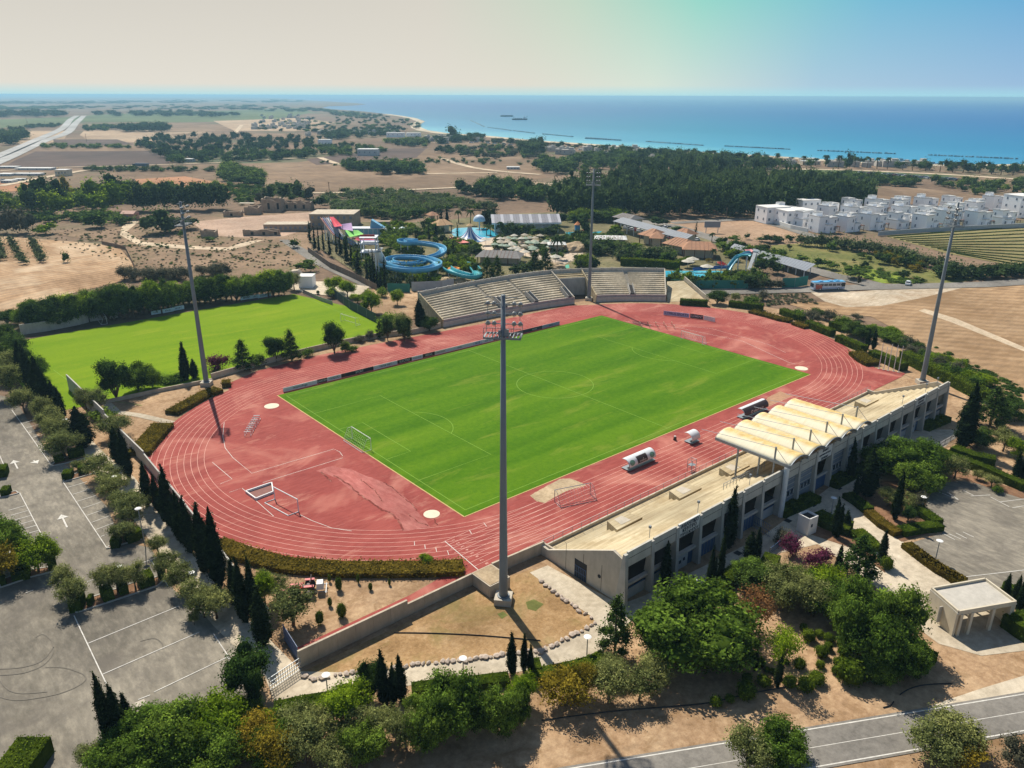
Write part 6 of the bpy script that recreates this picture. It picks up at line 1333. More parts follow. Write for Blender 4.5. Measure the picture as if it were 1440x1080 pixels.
hedge('box_hedge', [cC(790, 712), cC(900, 697), cC(1100, 677), cC(1280, 655)], 1.6, 1.1, 'hedge', 'box hedge below the near footpath, middle part')
hedge('box_hedge', [cD(110, 645), cD(300, 608), cD(400, 580), cD(470, 545)], 1.8, 1.2, 'hedge', 'box hedge below the near footpath, right part')
hedge('box_hedge', [cC(1400, 600), cC(1440, 595)], 1.8, 1.4, 'hedge', 'short box hedge under the near mast')
hedge('box_hedge', [cE(870, 520), cE(970, 575)], 2.4, 1.6, 'hedge', 'box hedge at the foot of the right-hand carobs')
hedge('box_hedge', [cE(1370, 360), cE(1440, 410), cE(1540, 470)], 3.6, 2.2, 'hedge', 'tall box hedge beside the gatehouse at the right edge')
hedge('box_hedge', [cE(1320, 190), cE(1440, 230), cE(1540, 260)], 2.0, 1.2, 'hedge', 'hedge behind the gatehouse along the car park')
hedge('box_hedge', [cE(880, 0), cE(1000, 90), cE(1130, 160)], 1.8, 1.0, 'brownhedge', 'low hedge right of the wide path above the gatehouse')
for q0, q1, w_, h_, lab in ((cA(325, 410), cA(372, 405), 2.0, 1.4, 'clipped cube hedge at the head of the marked bays'), (cA(400, 385), cA(450, 375), 1.8, 1.5, 'clipped cube hedge right of the bay head'), (cA(278, 330), cA(325, 318), 1.4, 1.2, 'clipped cube hedge on the upper island tip'), (cA(350, 308), cA(430, 290), 2.0, 1.6, 'dark clipped hedge on the upper island'), (cA(-20, 400), cA(45, 390), 2.4, 1.8, 'clipped cube hedge at the left edge, upper'),
  (cA(15, 492), cA(55, 488), 1.8, 1.3, 'clipped cube hedge at the left edge, lower'), (cA(570, 755), cA(615, 750), 1.8, 1.6, 'clipped cube hedge at the foot of the marked bays'), (cA(640, 735), cA(718, 705), 2.0, 1.7, 'clipped dark hedge at the foot of the marked bays'), (cA(250, 870), cA(290, 860), 1.6, 1.8, 'clipped cube hedge right of the bright trees'), (cA(70, 920), cA(158, 900), 2.4, 1.8, 'dark clipped hedge under the bright trees'),
  (cA(365, 1070), cA(430, 1060), 2.4, 1.9, 'dark clipped cube at the tip of the planted island'), (cA(452, 1050), cA(475, 1048), 1.2, 1.4, 'small clipped cube on the planted island'), (cA(520, 1030), cA(575, 1010), 2.0, 1.8, 'clipped cube on the planted island, left'), (cA(605, 995), cA(650, 980), 1.8, 1.6, 'clipped cube on the planted island, middle'), (cA(705, 960), cA(780, 935), 2.2, 1.8, 'dark clipped hedge on the planted island, right'), (cA(810, 925), cA(835, 915), 1.4, 1.8, 'clipped cube at the right end of the planted island'),
  (cB(55, 1085), cB(225, 1085), 4.0, 2.2, 'big clipped green cube at the bottom left corner'), (cA(0, 950), cA(25, 940), 2, 1.8, 'clipped hedge at the left edge under the bright trees'), (cB(1400, 860), cB(1440, 850), 2.4, 2.2, 'clipped cube beside the bar gate')):
 hedge('clipped_hedge', [q0, q1], w_, h_, 'hedge', lab, dens=34)
trees(cA, [('bright', 200, 900, 700, 170, 'bright green tree with bare trunk by the cube hedge, left car park'), ('bright', 262, 870, 715, 110, 'bright green crown right of the bare trunk tree'), ('oak', 20, 880, 580, 210, 'big green tree at the left edge of the car park'), ('oak', 60, 900, 640, 180, 'green tree behind the yellow-green crown at the left edge'), ('yellow', 30, 960, 740, 170, 'yellow-green tree at the left edge of the car park')])
for q in ([cA(385, 1085), cA(440, 1070), cA(800, 950), cA(830, 920), cA(800, 905), cA(690, 930), cA(520, 990), cA(400, 1030)], [cA(0, 960), cA(160, 905), cA(290, 872), cA(285, 850), cA(150, 870), cA(0, 920)], [cA(320, 425), cA(480, 380), cA(450, 360), cA(330, 400)], [cA(0, 505), cA(95, 482), cA(80, 470), cA(0, 490)], [cA(540, 762), cA(720, 712), cA(700, 690), cA(560, 740)], [cA(255, 345), cA(330, 330), cA(440, 300), cA(430, 285), cA(300, 305)]):
 o = sheet('planted_island', q, .34, MATS['bare_earth'] if 'bare_earth' in MATS else ground('bare_earth', (srgb(104, 76, 56), srgb(128, 96, 72), srgb(146, 116, 90)), .3, 1.4))
 pts = gp(q, .3); pts.append(pts[0]); mb = MB()
 for i in range(len(pts)-1): mb.beam((*pts[i], .32), (*pts[i+1], .32), .18, .2)
 mb.build('kerb', m_conc2, o)
sheet('planting_bed', [cF(380, 790), cF(560, 830), cF(690, 930), cF(740, 1030), cF(560, 900), cF(350, 830)], .29, MATS['bare_earth'])
sheet('planting_bed', [cF(540, 640), cF(640, 600), cF(720, 560), cF(1000, 570), cF(860, 680), cF(1020, 810), cF(820, 870), cF(700, 790)], .29, MATS['bare_earth'])
sheet('planting_bed', [cF(960, 590), cF(1010, 560), cF(1110, 545), cF(1440, 655), cF(1440, 610), cF(1240, 560), cF(980, 440), cF(900, 500)], .292, MATS['bare_earth'])
for q, lab in (([cC(700, 405), cC(900, 408), cC(1150, 420), cC(1440, 445)], 'thin black hose across the dry lawn under the near mast'), ([cD(150, 850), cD(500, 805), cD(800, 780), cD(1000, 760), cD(1200, 715), cD(1440, 670)], 'long black hose on the bare slope below the carob'), ([cE(810, 720), cE(860, 690), cE(940, 670), cE(1075, 662)], 'black hose end near the road'), ([cE(725, 785), cE(760, 775), cE(778, 755)], 'short piece of black hose by the road')):
 pts = [(x, y, .33) for x, y in smooth_path(gp(q), 5)]; mb = MB(); mb.tube([Vector(p_) for p_ in pts], .07, 5); tag(mb.build('hose', m_dark), lab, 'hose')
# middle distance and far country
def scatter(kind, n, pts_px, hr, wr, label, group, seed, z=.25, jit=1.0):
 """individual plants along or inside a pixel outline"""
 r = random.Random(seed); poly = [Vector(p) for p in pts_px]
 out = 0; tries = 0
 xs_ = [p.x for p in poly]; ys_ = [p.y for p in poly]
 def inside(x, y):
  c = False; j = len(poly)-1
  for i in range(len(poly)):
   if (poly[i].y > y) != (poly[j].y > y) and x < (poly[j].x-poly[i].x)*(y-poly[i].y)/(poly[j].y-poly[i].y)+poly[i].x: c = not c
   j = i
  return c
 while out < n and tries < n*60:
  tries += 1; x = r.uniform(min(xs_), max(xs_)); y = r.uniform(min(ys_), max(ys_))
  if not inside(x, y): continue
  k = kind if isinstance(kind, str) else r.choice(kind)
  plant(k, G(x, y), r.uniform(*hr), r.uniform(*wr), label, group); out += 1
def mass(name, kinds, n, pts_px, hr, wr, seed, label):
 """a wood that reads as one mass: one joined object"""
 r = random.Random(seed); poly = pts_px; VV = []; FF = []; off = 0; loops = []; tot = []; shd = []; mats_ = []; mi = []
 xs_ = [p[0] for p in poly]; ys_ = [p[1] for p in poly]; out = 0; tries = 0
 def inside(x, y):
  c = False; j = len(poly)-1
  for i in range(len(poly)):
   if (poly[i][1] > y) != (poly[j][1] > y) and x < (poly[j][0]-poly[i][0])*(y-poly[i][1])/(poly[j][1]-poly[i][1])+poly[i][0]: c = not c
   j = i
  return c
 cache = {}
 while out < n and tries < n*80:
  tries += 1; x = r.uniform(min(xs_), max(xs_)); y = r.uniform(min(ys_), max(ys_))
  if not inside(x, y): continue
  k = r.choice(kinds); vi = r.randrange(len(PROTO[k])); me, _, H0, W0 = PROTO[k][vi]
  if (k, vi) not in cache:
   a = np.empty(len(me.vertices)*3, 'f'); me.vertices.foreach_get('co', a); lo = np.empty(len(me.loops), 'i'); me.loops.foreach_get('vertex_index', lo)
   lt = np.empty(len(me.polygons), 'i'); me.polygons.foreach_get('loop_total', lt); s = np.empty(len(me.vertices), 'f'); me.attributes['shade'].data.foreach_get('value', s); cache[(k, vi)] = (a.reshape(-1, 3), lo, lt, s)
  a, lo, lt, s = cache[(k, vi)]; p = G(x, y); h = r.uniform(*hr); w_ = r.uniform(*wr); an = r.uniform(0, 6.28)
  ca, sa = math.cos(an), math.sin(an); q = a*np.array([w_/W0, w_/W0, h/H0]); q = np.stack([q[:, 0]*ca-q[:, 1]*sa+p.x, q[:, 0]*sa+q[:, 1]*ca+p.y, q[:, 2]+.1], 1)
  VV.append(q); loops.append(lo+off); tot.append(lt); shd.append(np.clip(s+r.uniform(-.2, .25), 0, 1)); off += len(q); out += 1
  m_ = me.materials[0]
  if m_ not in mats_: mats_.append(m_)
  mi.append(np.full(len(lt), mats_.index(m_)))
 V = np.concatenate(VV); lo = np.concatenate(loops); lt = np.concatenate(tot); org = V[0].copy(); org[2] = 0; V = V-org
 me = bpy.data.meshes.new(name); me.vertices.add(len(V)); me.vertices.foreach_set('co', V.astype('f').ravel()); me.loops.add(len(lo)); me.loops.foreach_set('vertex_index', lo.astype('i'))
 me.polygons.add(len(lt)); me.polygons.foreach_set('loop_start', np.concatenate([[0], np.cumsum(lt)[:-1]]).astype('i')); me.polygons.foreach_set('loop_total', lt.astype('i'))
 for m_ in mats_: me.materials.append(m_)
 me.polygons.foreach_set('material_index', np.concatenate(mi).astype('i'))
 at = me.attributes.new('shade', 'FLOAT', 'POINT'); at.data.foreach_set('value', np.concatenate(shd).astype('f')); me.update()
 o = link(name, me); o.location = tuple(float(c) for c in org); tag(o, label, None, None, 'stuff'); return o
mass('pine_wood', ['far_pine', 'far_euca', 'far_pine', 'far_dark'], 640, [(772, 288), (790, 305), (900, 304), (1010, 303), (1070, 305), (1150, 300), (1225, 293), (1232, 288), (1190, 278), (1100, 261), (1000, 243), (940, 238), (910, 244), (860, 262), (800, 274)], (8, 20), (4.5, 8), 5, 'dense dark pine wood between the water park and the sea')
for k in range(60):
 x = 775+k*7.6; y = 305-(0 if x < 1080 else (x-1080)*.1)+random.uniform(-2, 2)
 plant('far_pine', G(x, y), random.uniform(11, 17), random.uniform(5, 8), 'dark pine on the near edge of the coastal wood', 'pines along the near edge of the wood')
GL = 'trees of the country beyond the stadium'
eu = 'tall grey-green eucalyptus in the row behind the ruins'
for k in range(26):
 x = 188+k*5.2+random.uniform(-1, 1); plant('far_euca', G(x, 297-k*.12+random.uniform(-1.5, 1.5)), random.uniform(14, 20), random.uniform(7, 9), eu, 'eucalyptus row')
trees(cU, [('far_bright', 520, 320, 95, 240, 'yellow-green broad tree left of the small brick hut, first'), ('far_bright', 420, 330, 90, 200, 'broad green tree left of the small brick hut, second'), ('far_bright', 760, 310, 100, 230, 'broad green tree behind the round bush'), ('far_bright', 880, 300, 90, 230, 'yellow-topped tree behind the round bush'), ('far_bright', 1010, 290, 10, 260, 'largest yellow-topped tree by the eucalyptus row'),
 ('far_bright', 820, 220, -30, 240, 'broad green tree behind the yellow-topped ones'), ('far_dark', 1000, 200, -60, 230, 'dark green tree behind the yellow-topped ones'), ('far_dark', 100, 280, 120, 200, 'dark tree at the left edge'), ('far_bright', 210, 290, 140, 200, 'mid green tree at the left edge'), ('far_euca', 290, 330, 10, 160, 'tall grey eucalyptus at the left'), ('far_euca', 370, 280, -40, 150, 'second tall eucalyptus at the left'), ('far_yellow', 560, 200, -20, 150, 'thin yellow poplar-like tree at the left'),
 ('far_euca', 500, 250, -20, 150, 'eucalyptus behind the yellow tree'), ('far_round', 820, 425, 275, 230, 'large round green bush by the track'), ('far_bright', 380, 480, 370, 200, 'olive-green bush at the front of the left scrub'), ('far_round', 1010, 400, 320, 110, 'green reed clump by the hut'), ('far_dark', 1330, 480, 250, 260, 'dark spreading tree right of the hut'), ('far_dark', 1430, 460, 300, 180, 'dark spreading tree right of the hut, second'), ('far_shrub', 555, 710, 640, 70, 'lone green shrub on the stubble field')], None)
trees(cU, [('far_grey', x, 470+random.uniform(-10, 10), 260+random.uniform(-20, 40), 140, 'grey leafless-looking bush at the left edge') for x in (10, 60, 110, 160, 210, 240)], 'grey bushes at the left edge')
scatter('far_shrub', 34, [cU(240, 330), cU(1090, 320), cU(1060, 400), cU(480, 400), cU(260, 370)], (3, 4.5), (6, 9), 'pale green reed bush in front of the tall trees', 'reed bushes', 11)
scatter(['far_shrub', 'far_olive'], 24, [cU(480, 480), cU(1000, 480), cU(1440, 520), cU(1440, 700), cU(1100, 650), cU(700, 560)], (.5, 1.2), (1.2, 3), 'low weed clump on the scrubland behind the training pitch', 'weed clumps', 12)
mass('weeds', ['far_grey', 'far_grey', 'far_olive', 'far_shrub'], 620, [cU(200, 440), cU(1000, 420), cV(0, 420), cV(1100, 540), cV(1200, 760), cV(0, 780), cU(1100, 740), cU(700, 640)], (.2, .7), (.5, 1.7), 91, 'scattered dry weeds on the scrubland')
mass('weeds', ['far_grey', 'far_olive'], 320, [cL(-100, 930), cL(420, 920), cL(560, 1010), cT(300, -20), cT(-200, 20)], (.2, .6), (.5, 1.5), 92, 'scattered dry weeds between the track hedges and the road')
mass('weeds', ['far_shrub'], 200, [cK(600, 300), cK(1440, 700), cK(1440, 900), cK(1000, 640)], (.2, .5), (.8, 1.8), 93, 'sparse weeds on the edge of the stubble field')
scatter(['far_shrub', 'far_olive'], 26, [cV(0, 520), cV(700, 420), cV(1100, 560), cV(1200, 760), cV(700, 750), cV(100, 720)], (.4, 1.1), (1, 3), 'low weed clump on the scrubland below the ruins', 'weed clumps', 13)
for (xa, ya, xb, yb, n) in ((90, 545, 200, 735, 9), (275, 555, 360, 715, 9), (-20, 540, 20, 700, 8)):
 for k in range(n):
  u = k/(n-1); plant('far_olive', G(*cU(xa+(xb-xa)*u, ya+(yb-ya)*u)), 3.2, 4.2, 'olive bush in the three short rows on the stubble field', 'olive rows on the stubble field')
trees(cV, [('far_dark', 60, 470, 270, 260, 'dark tree behind the left mast head'), ('far_dark', 250, 440, 320, 240, 'dark tree right of the left mast head'), ('far_shrub', 210, 495, 455, 60, 'green shrub under the dark trees'), ('far_round', 455, 540, 495, 110, 'green bush by the small square ruin'), ('far_shrub', 1170, 590, 520, 90, 'round green shrub on the service road verge'), ('far_round', 1260, 800, 690, 190, 'bright weeds by the service road'), ('far_dark', 1370, 260, 150, 130, 'dark tree right of the long ruin'), ('far_euca', 960, 200, 30, 120, 'tree behind the long ruin, first'),
 ('far_euca', 1080, 190, 40, 120, 'tree behind the long ruin, second'), ('far_euca', 1190, 190, -10, 110, 'tree behind the long ruin, third'), ('far_grey', 1290, 180, 50, 130, 'grey tree behind the long ruin'), ('far_grey', 880, 220, 110, 110, 'grey bush left of the long ruin'), ('far_dark', 800, 80, 0, 170, 'dark tree on the orange field edge'), ('far_dark', 700, 60, -20, 170, 'dark tree on the orange field edge, left'), ('far_dark', 600, 30, -40, 150, 'dark tree on the orange field edge, far left')], None)
scatter('far_shrub', 24, [cV(650, 110), cV(860, 110), cV(900, 220), cV(660, 240)], (2, 3.5), (4, 7), 'bright reed bush left of the long ruin', 'reeds by the ruin', 14)
mass('olive_grove', ['far_olive', 'far_olive', 'far_olive', 'far_round'], 420, [(450, 282), (470, 300), (560, 312), (590, 306), (640, 296), (700, 296), (690, 290), (640, 283), (600, 275), (540, 270), (480, 272)], (3.2, 4.6), (4.5, 6.5), 21, 'grey-green olive grove between the ruins and the water park')
scatter(['far_dark', 'far_round'], 14, [(510, 300), (590, 298), (590, 312), (520, 310)], (5, 7), (6, 9), 'darker tree on the near edge of the olive grove', 'trees on the grove edge', 22)
mass('tree_belt', ['far_dark', 'far_pine', 'far_round'], 90, [(640, 270), (690, 262), (740, 268), (780, 280), (760, 285), (690, 282)], (6, 10), (7, 10), 23, 'dark tree belt above the olive grove')
def W(n, pts, kinds=('far_dark', 'far_pine'), hr=(7, 12), wr=(7, 11), lab='far dark wood', seed=None, name='wood'):
 mass(name, list(kinds), n, pts, hr, wr, seed or int(sum(p[0] for p in pts)) % 977, lab)
W(170, [(190, 200), (240, 195), (310, 192), (440, 200), (445, 212), (320, 216), (240, 226), (192, 212)], lab='dark wood left of the white box building')
W(120, [(235, 222), (300, 218), (440, 215), (450, 222), (380, 227), (290, 229), (238, 230)], ('far_round', 'far_dark'), (5, 9), (8, 12), 'orchard below the dark wood')
W(90, [(128, 161), (255, 158), (340, 163), (330, 165), (140, 164)], ('far_pine', 'far_dark'), (10, 16), (20, 32), 'long dark forest belt on the far plain')
W(50, [(0, 162), (70, 160), (96, 163), (100, 165), (0, 166)], ('far_pine', 'far_dark'), (12, 20), (20, 32), 'dark forest belt at the far left')
W(70, [(168, 183), (225, 180), (240, 182), (232, 186), (175, 186)], ('far_pine', 'far_dark'), (10, 15), (10, 16), 'square dark plantation on the plain')
W(60, [(0, 190), (38, 186), (40, 196), (20, 204), (0, 206)], ('far_dark', 'far_pine'), (9, 15), (9, 14), 'dark grove at the left edge')
W(34, [(115, 180), (165, 178), (165, 183), (120, 186)], ('far_dark', 'far_round'), (5, 9), (9, 14), 'small trees by the motorway')
W(40, [(37, 178), (85, 176), (85, 179), (37, 181)], ('far_dark',), (4, 8), (9, 14), 'tree line left of the motorway')
W(110, [(70, 150), (350, 148), (470, 156), (480, 160), (300, 154), (70, 154)], ('far_dark', 'far_round'), (6, 12), (30, 60), 'tree lines of the far plain')
W(80, [(0, 143), (430, 141), (420, 144), (0, 147)], ('far_dark',), (8, 16), (70, 130), 'tree lines near the horizon')
W(60, [(0, 151), (110, 150), (100, 153), (0, 155)], ('far_dark', 'far_round'), (6, 12), (30, 50), 'tree lines at the far left')
W(110, [(360, 172), (430, 168), (560, 165), (600, 178), (560, 188), (450, 188), (360, 184)], ('far_dark', 'far_round'), (5, 9), (9, 16), 'trees among the far coastal village')
W(60, [(460, 160), (500, 158), (540, 165), (520, 168), (470, 164)], ('far_dark', 'far_round'), (6, 11), (14, 24), 'trees on the far bay shore')
W(110, [(450, 190), (500, 184), (555, 184), (560, 190), (500, 196), (450, 198)], ('far_dark', 'far_pine'), (6, 10), (9, 15), 'dark trees before the bay')
W(60, [(445, 210), (480, 206), (540, 212), (540, 218), (450, 220)], ('far_dark', 'far_round'), (5, 9), (8, 13), 'trees round the long sheds')
W(70, [(540, 200), (600, 198), (606, 208), (560, 206)], ('far_dark', 'far_round'), (5, 8), (8, 13), 'tree group left of the tall seaside pine')
W(60, [(610, 198), (650, 192), (680, 194), (672, 199), (620, 203)], ('far_dark', 'far_pine'), (6, 10), (9, 14), 'trees behind the beach')
W(90, [(600, 212), (700, 208), (740, 214), (760, 222), (700, 226), (620, 218)], ('far_dark', 'far_round', 'far_grey'), (4, 8), (7, 12), 'shrubby belt across the brown fields')
W(45, [(730, 208), (760, 206), (764, 220), (734, 222)], ('far_pine', 'far_dark'), (9, 14), (9, 13), 'dark clump right of the shrubby belt')
W(90, [(480, 234), (590, 234), (596, 246), (530, 246), (490, 240)], ('far_dark', 'far_round'), (5, 9), (9, 14), 'tree clumps by the farm shed')
W(80, [(310, 238), (330, 236), (370, 248), (370, 262), (330, 258), (308, 250)], ('far_dark', 'far_round'), (5, 8), (8, 12), 'dark clump on the brown field')
W(120, [(750, 228), (830, 220), (900, 224), (905, 232), (840, 240), (780, 246), (752, 240)], ('far_dark', 'far_round'), (5, 9), (8, 12), 'trees between the fields and the wood')
W(150, [(840, 222), (900, 216), (1000, 222), (1100, 232), (1090, 240), (1000, 236), (900, 232)], ('far_dark', 'far_pine', 'far_round'), (6, 12), (8, 12), 'coastal trees behind the pine wood')
W(90, [(1110, 238), (1200, 232), (1300, 240), (1440, 248), (1700, 264), (1700, 258), (1440, 240), (1200, 228)], ('far_dark', 'far_round', 'far_pine'), (4, 10), (6, 10), 'garden trees along the beach')
W(130, [(1120, 248), (1200, 249), (1290, 258), (1280, 264), (1200, 260)], ('far_round', 'far_dark'), (4, 7), (6, 9), 'dark orchard below the seaside road')
W(190, [(1300, 256), (1440, 258), (1700, 275), (1700, 300), (1440, 282), (1370, 274)], ('far_round', 'far_dark'), (4, 7), (6, 9), 'orchard behind the white villas')
W(90, [(660, 196), (760, 203), (860, 209), (1000, 218), (1000, 221), (860, 214), (760, 208), (660, 200)], ('far_dark', 'far_round', 'far_grey'), (4, 8), (7, 11), 'low trees along the beach')
for x, y, ty, w_, lab in ((1192, 240, 213, 11, 'tall single tree on the beach front'), (636, 197, 176, 16, 'tall dark pine by the bay'), (720, 203, 194, 8, 'small round tree on the beach, first'), (855, 212, 203, 10, 'round tree on the beach, second'), (1436, 240, 226, 4, 'palm-like tree at the right end of the beach')):
 p = G(x, y); plant('far_pine', p, height_at(p, ty), w_*mpp(p), lab)
for k in range(34):
 x = 850+k*17.5+random.uniform(-5, 5); y = 219+k*.85; plant('palm', G(x, y), random.uniform(8, 12), random.uniform(6, 8), 'palm tree along the beach promenade', 'palms along the beach')
for k in range(44):
 u = k/43; x = 1125+u*230; y = 345+u*u*35+u*12+random.uniform(-1.5, 1.5); plant('far_olive', G(x, y), random.uniform(4.5, 6), random.uniform(5, 7), 'olive in the long line between the meadow and the vineyard', 'olive line below the villas')
for k in range(26):
 u = k/25; x = 1320+u*125; y = 392-u*6+random.uniform(-4, 3); plant('far_dark', G(x, y), random.uniform(3.5, 5.5), random.uniform(5, 8), 'dark bush along the road at the right', 'bushes by the right-hand road')
trees(cL, [('far_round', 650, 560, 460, 90, 'round green tree in the meadow, first'), ('far_olive', 755, 540, 495, 70, 'grey round tree in the meadow'), ('far_dark', 925, 710, 630, 80, 'dark round tree in the meadow'), ('far_round', 905, 620, 570, 80, 'green tree in the meadow, second'), ('far_round', 970, 645, 595, 60, 'green tree in the meadow, third'), ('far_dark', 1065, 665, 575, 140, 'dark tree pair in the meadow'), ('far_yellow', 1150, 640, 570, 80, 'yellow-green tree in the meadow'), ('far_dark', 1290, 700, 620, 130, 'dark tree at the meadow end'),
 ('far_dark', 1262, 785, 715, 110, 'dark round bush low in the meadow'), ('far_olive', 290, 545, 490, 60, 'small olive left of the meadow'), ('far_dark', 130, 490, 420, 130, 'dark bush under the villas, left'), ('far_dark', 210, 490, 430, 90, 'dark bush under the villas, second'), ('far_dark', 60, 570, 480, 130, 'dark bush at the solar roof end'), ('far_round', 300, 480, 420, 80, 'bush under the villas, third'), ('far_round', 220, 600, 540, 110, 'green bush on the meadow edge by the solar roof'),
 ('far_round', 400, 650, 580, 140, 'low hedge bush beside the solar roof'), ('far_round', 560, 700, 610, 140, 'low green tree beside the solar roof'), ('far_round', 660, 720, 640, 140, 'low green tree beside the solar roof, second'), ('far_dark', 850, 560, 520, 80, 'dark bush above the meadow'), ('far_round', 830, 800, 690, 210, 'umbrella tree at the road bend by the bus'), ('far_grey', 885, 840, 760, 50, 'thin dead-looking tree at the road bend'), ('far_dark', 1405, 825, 785, 60, 'dark bush by the road in the meadow'), ('far_dark', 1400, 720, 660, 80, 'bush at the right of the meadow'),
 ('far_olive', 840, 650, 625, 40, 'tiny bush in the meadow'), ('far_yellow', 1400, 700, 640, 70, 'yellow bush at the meadow end')], None)
scatter(['far_round', 'far_yellow', 'far_dark'], 34, [cL(1000, 560), cL(1400, 640), cL(1440, 800), cL(1330, 720), cL(1100, 680)], (2.5, 4.5), (3, 6), 'bush in the meadow orchard', 'meadow orchard bushes', 31)
scatter(['far_shrub'], 60, [cX(300, 640), cX(560, 700), cX(780, 760), cX(560, 770), cX(330, 740), cX(100, 620)], (.4, .9), (2, 4.5), 'lush low weed clump in the meadow', 'meadow weeds', 32)
trees(cP, [('far_cypress', x, y, ty, w_, 'slim cypress in the water park fence row') for x, y, ty, w_ in ((35, 360, 190, 34), (115, 450, 250, 28), (150, 440, 235, 30), (205, 480, 300, 40), (262, 460, 300, 30), (345, 540, 350, 60), (390, 570, 400, 40), (440, 620, 440, 70), (520, 690, 520, 40), (550, 710, 500, 38), (575, 735, 440, 44), (605, 740, 600, 36), (635, 745, 600, 34), (670, 760, 490, 40), (295, 480, 290, 46), (80, 430, 240, 40))], 'cypress row along the water park fence')
trees(cP, [('far_cypress', 1145, 220, 85, 44, 'dark cypress pair behind the water park, left'), ('far_cypress', 1190, 215, 68, 50, 'dark cypress pair behind the water park, right'), ('far_cypress', 1040, 350, 220, 28, 'cypress left of the cone slide'), ('far_cypress', 1100, 330, 225, 50, 'dark cypress by the brown tent'), ('far_cypress', 1243, 480, 355, 30, 'cypress by the loop slide'), ('far_cypress', 930, 360, 280, 26, 'small cypress by the loop slide'), ('far_cypress', 1280, 340, 205, 22, 'cypress before the blue pool'), ('far_dark', 1150, 390, 290, 90, 'dark bush by the brown tent'),
 ('far_round', 680, 520, 415, 120, 'round pale tree by the ramp slide'), ('far_bright', 1165, 640, 500, 120, 'yellow-green tree at the loop slide end'), ('far_bright', 820, 360, 280, 90, 'bright tree behind the loop slide'), ('far_bright', 985, 360, 300, 90, 'green tree behind the loop slide, right'), ('far_olive', 790, 730, 630, 90, 'pale tree before the loop slide, left'), ('far_olive', 885, 740, 640, 80, 'pale tree before the loop slide, middle'), ('far_bright', 980, 740, 620, 100, 'green tree before the loop slide, right'), ('far_round', 1095, 380, 320, 80, 'round green tree behind the loop slide by the pool'),
 ('far_round', 860, 290, 230, 110, 'green bush by the striped dome'), ('far_round', 1040, 250, 150, 120, 'green tree behind the water park'), ('far_round', 340, 460, 290, 50, 'green shrub tree in the fence row'), ('far_bright', 430, 600, 450, 80, 'bright olive in the fence row')], None)
scatter(['far_bright', 'far_round'], 30, [cP(620, 370), cP(700, 340), cP(1000, 460), cP(990, 510), cP(900, 500), cP(640, 400)], (3, 4.2), (5, 6.5), 'bright green hedge tree inside the loop slide', 'trees inside the loop slide', 41)
scatter(['far_bright', 'far_round', 'far_dark'], 34, [cP(1170, 390), cP(1440, 400), cP(1440, 480), cP(1300, 480), cP(1180, 460)], (3, 4.5), (5, 7), 'green tree behind the loop slide', 'trees behind the loop slide', 42)
scatter(['far_round', 'far_dark'], 26, [cQ(350, 270), cQ(700, 240), cQ(860, 270), cQ(840, 320), cQ(400, 320)], (4, 6), (5, 7), 'dense tree along the front of the grey-roofed hall', 'trees before the hall', 43)
scatter(['far_cypress', 'far_dark'], 10, [cQ(200, 190), cQ(330, 180), cQ(330, 220), cQ(210, 225)], (6, 8), (4, 5), 'dark tree left of the grey-roofed hall', 'dark trees by the hall', 44)
scatter(['far_round', 'far_dark', 'far_bright'], 40, [cQ(830, 170), cQ(1440, 140), cQ(1440, 210), cQ(1230, 200), cQ(950, 200)], (4, 7), (6, 9), 'tree behind the water park beside the hall', 'trees right of the hall', 45)
scatter(['far_dark', 'far_olive', 'far_round'], 40, [cQ(1080, 400), cQ(1440, 420), cQ(1440, 500), cQ(1100, 470)], (3.5, 5), (4.5, 6.5), 'tree in the middle of the water park', 'trees in the middle of the water park', 46)
scatter(['far_dark', 'far_bright'], 16, [cQ(1000, 560), cQ(1180, 540), cQ(1190, 590), cQ(1010, 600)], (4, 5.5), (4, 5.5), 'tree behind the curved stand by the mast', 'trees behind the curved stand', 47)
trees(cQ, [('conifer', 270, 690, 495, 130, 'dark conifer behind the curved stand, left'), ('conifer', 355, 680, 480, 100, 'dark conifer behind the curved stand, second'), ('far_dark', 600, 620, 520, 150, 'tree behind the curved stand, third'), ('conifer', 670, 620, 440, 110, 'dark conifer behind the curved stand, fourth'), ('conifer', 760, 620, 420, 120, 'dark conifer behind the curved stand, fifth'), ('far_dark', 500, 640, 540, 120, 'tree behind the curved stand, sixth'), ('far_olive', 90, 540, 440, 130, 'grey round tree near the blue bowl'),
 ('palm', 30, 200, 90, 70, 'palm behind the cone slide, left'), ('palm', 130, 220, 80, 80, 'palm behind the cone slide, middle'), ('palm', 265, 300, 215, 70, 'palm beside the cone slide, first'), ('palm', 300, 310, 220, 70, 'palm beside the cone slide, second'), ('palm', 385, 300, 185, 70, 'palm before the hall'), ('palm', 858, 500, 300, 110, 'tall palm in the middle of the water park'), ('palm', 950, 380, 310, 70, 'palm right of the tall one'), ('far_dark', 1100, 320, 150, 110, 'dark column tree behind the mast'), ('far_bright', 1360, 280, 215, 100, 'bright round tree right of the hall'), ('far_round', 1260, 350, 290, 200, 'grey-green bush mass in the right half of the water park'), ('far_dark', 890, 230, 110, 130, 'dark tree at the right end of the hall')], None)
scatter(['far_dark', 'far_olive', 'far_round'], 44, [cR(60, 410), cR(560, 430), cR(560, 480), cR(60, 470)], (3.5, 5), (4.5, 6.5), 'tree between the restaurant and the curved stand', 'trees before the restaurant', 48)
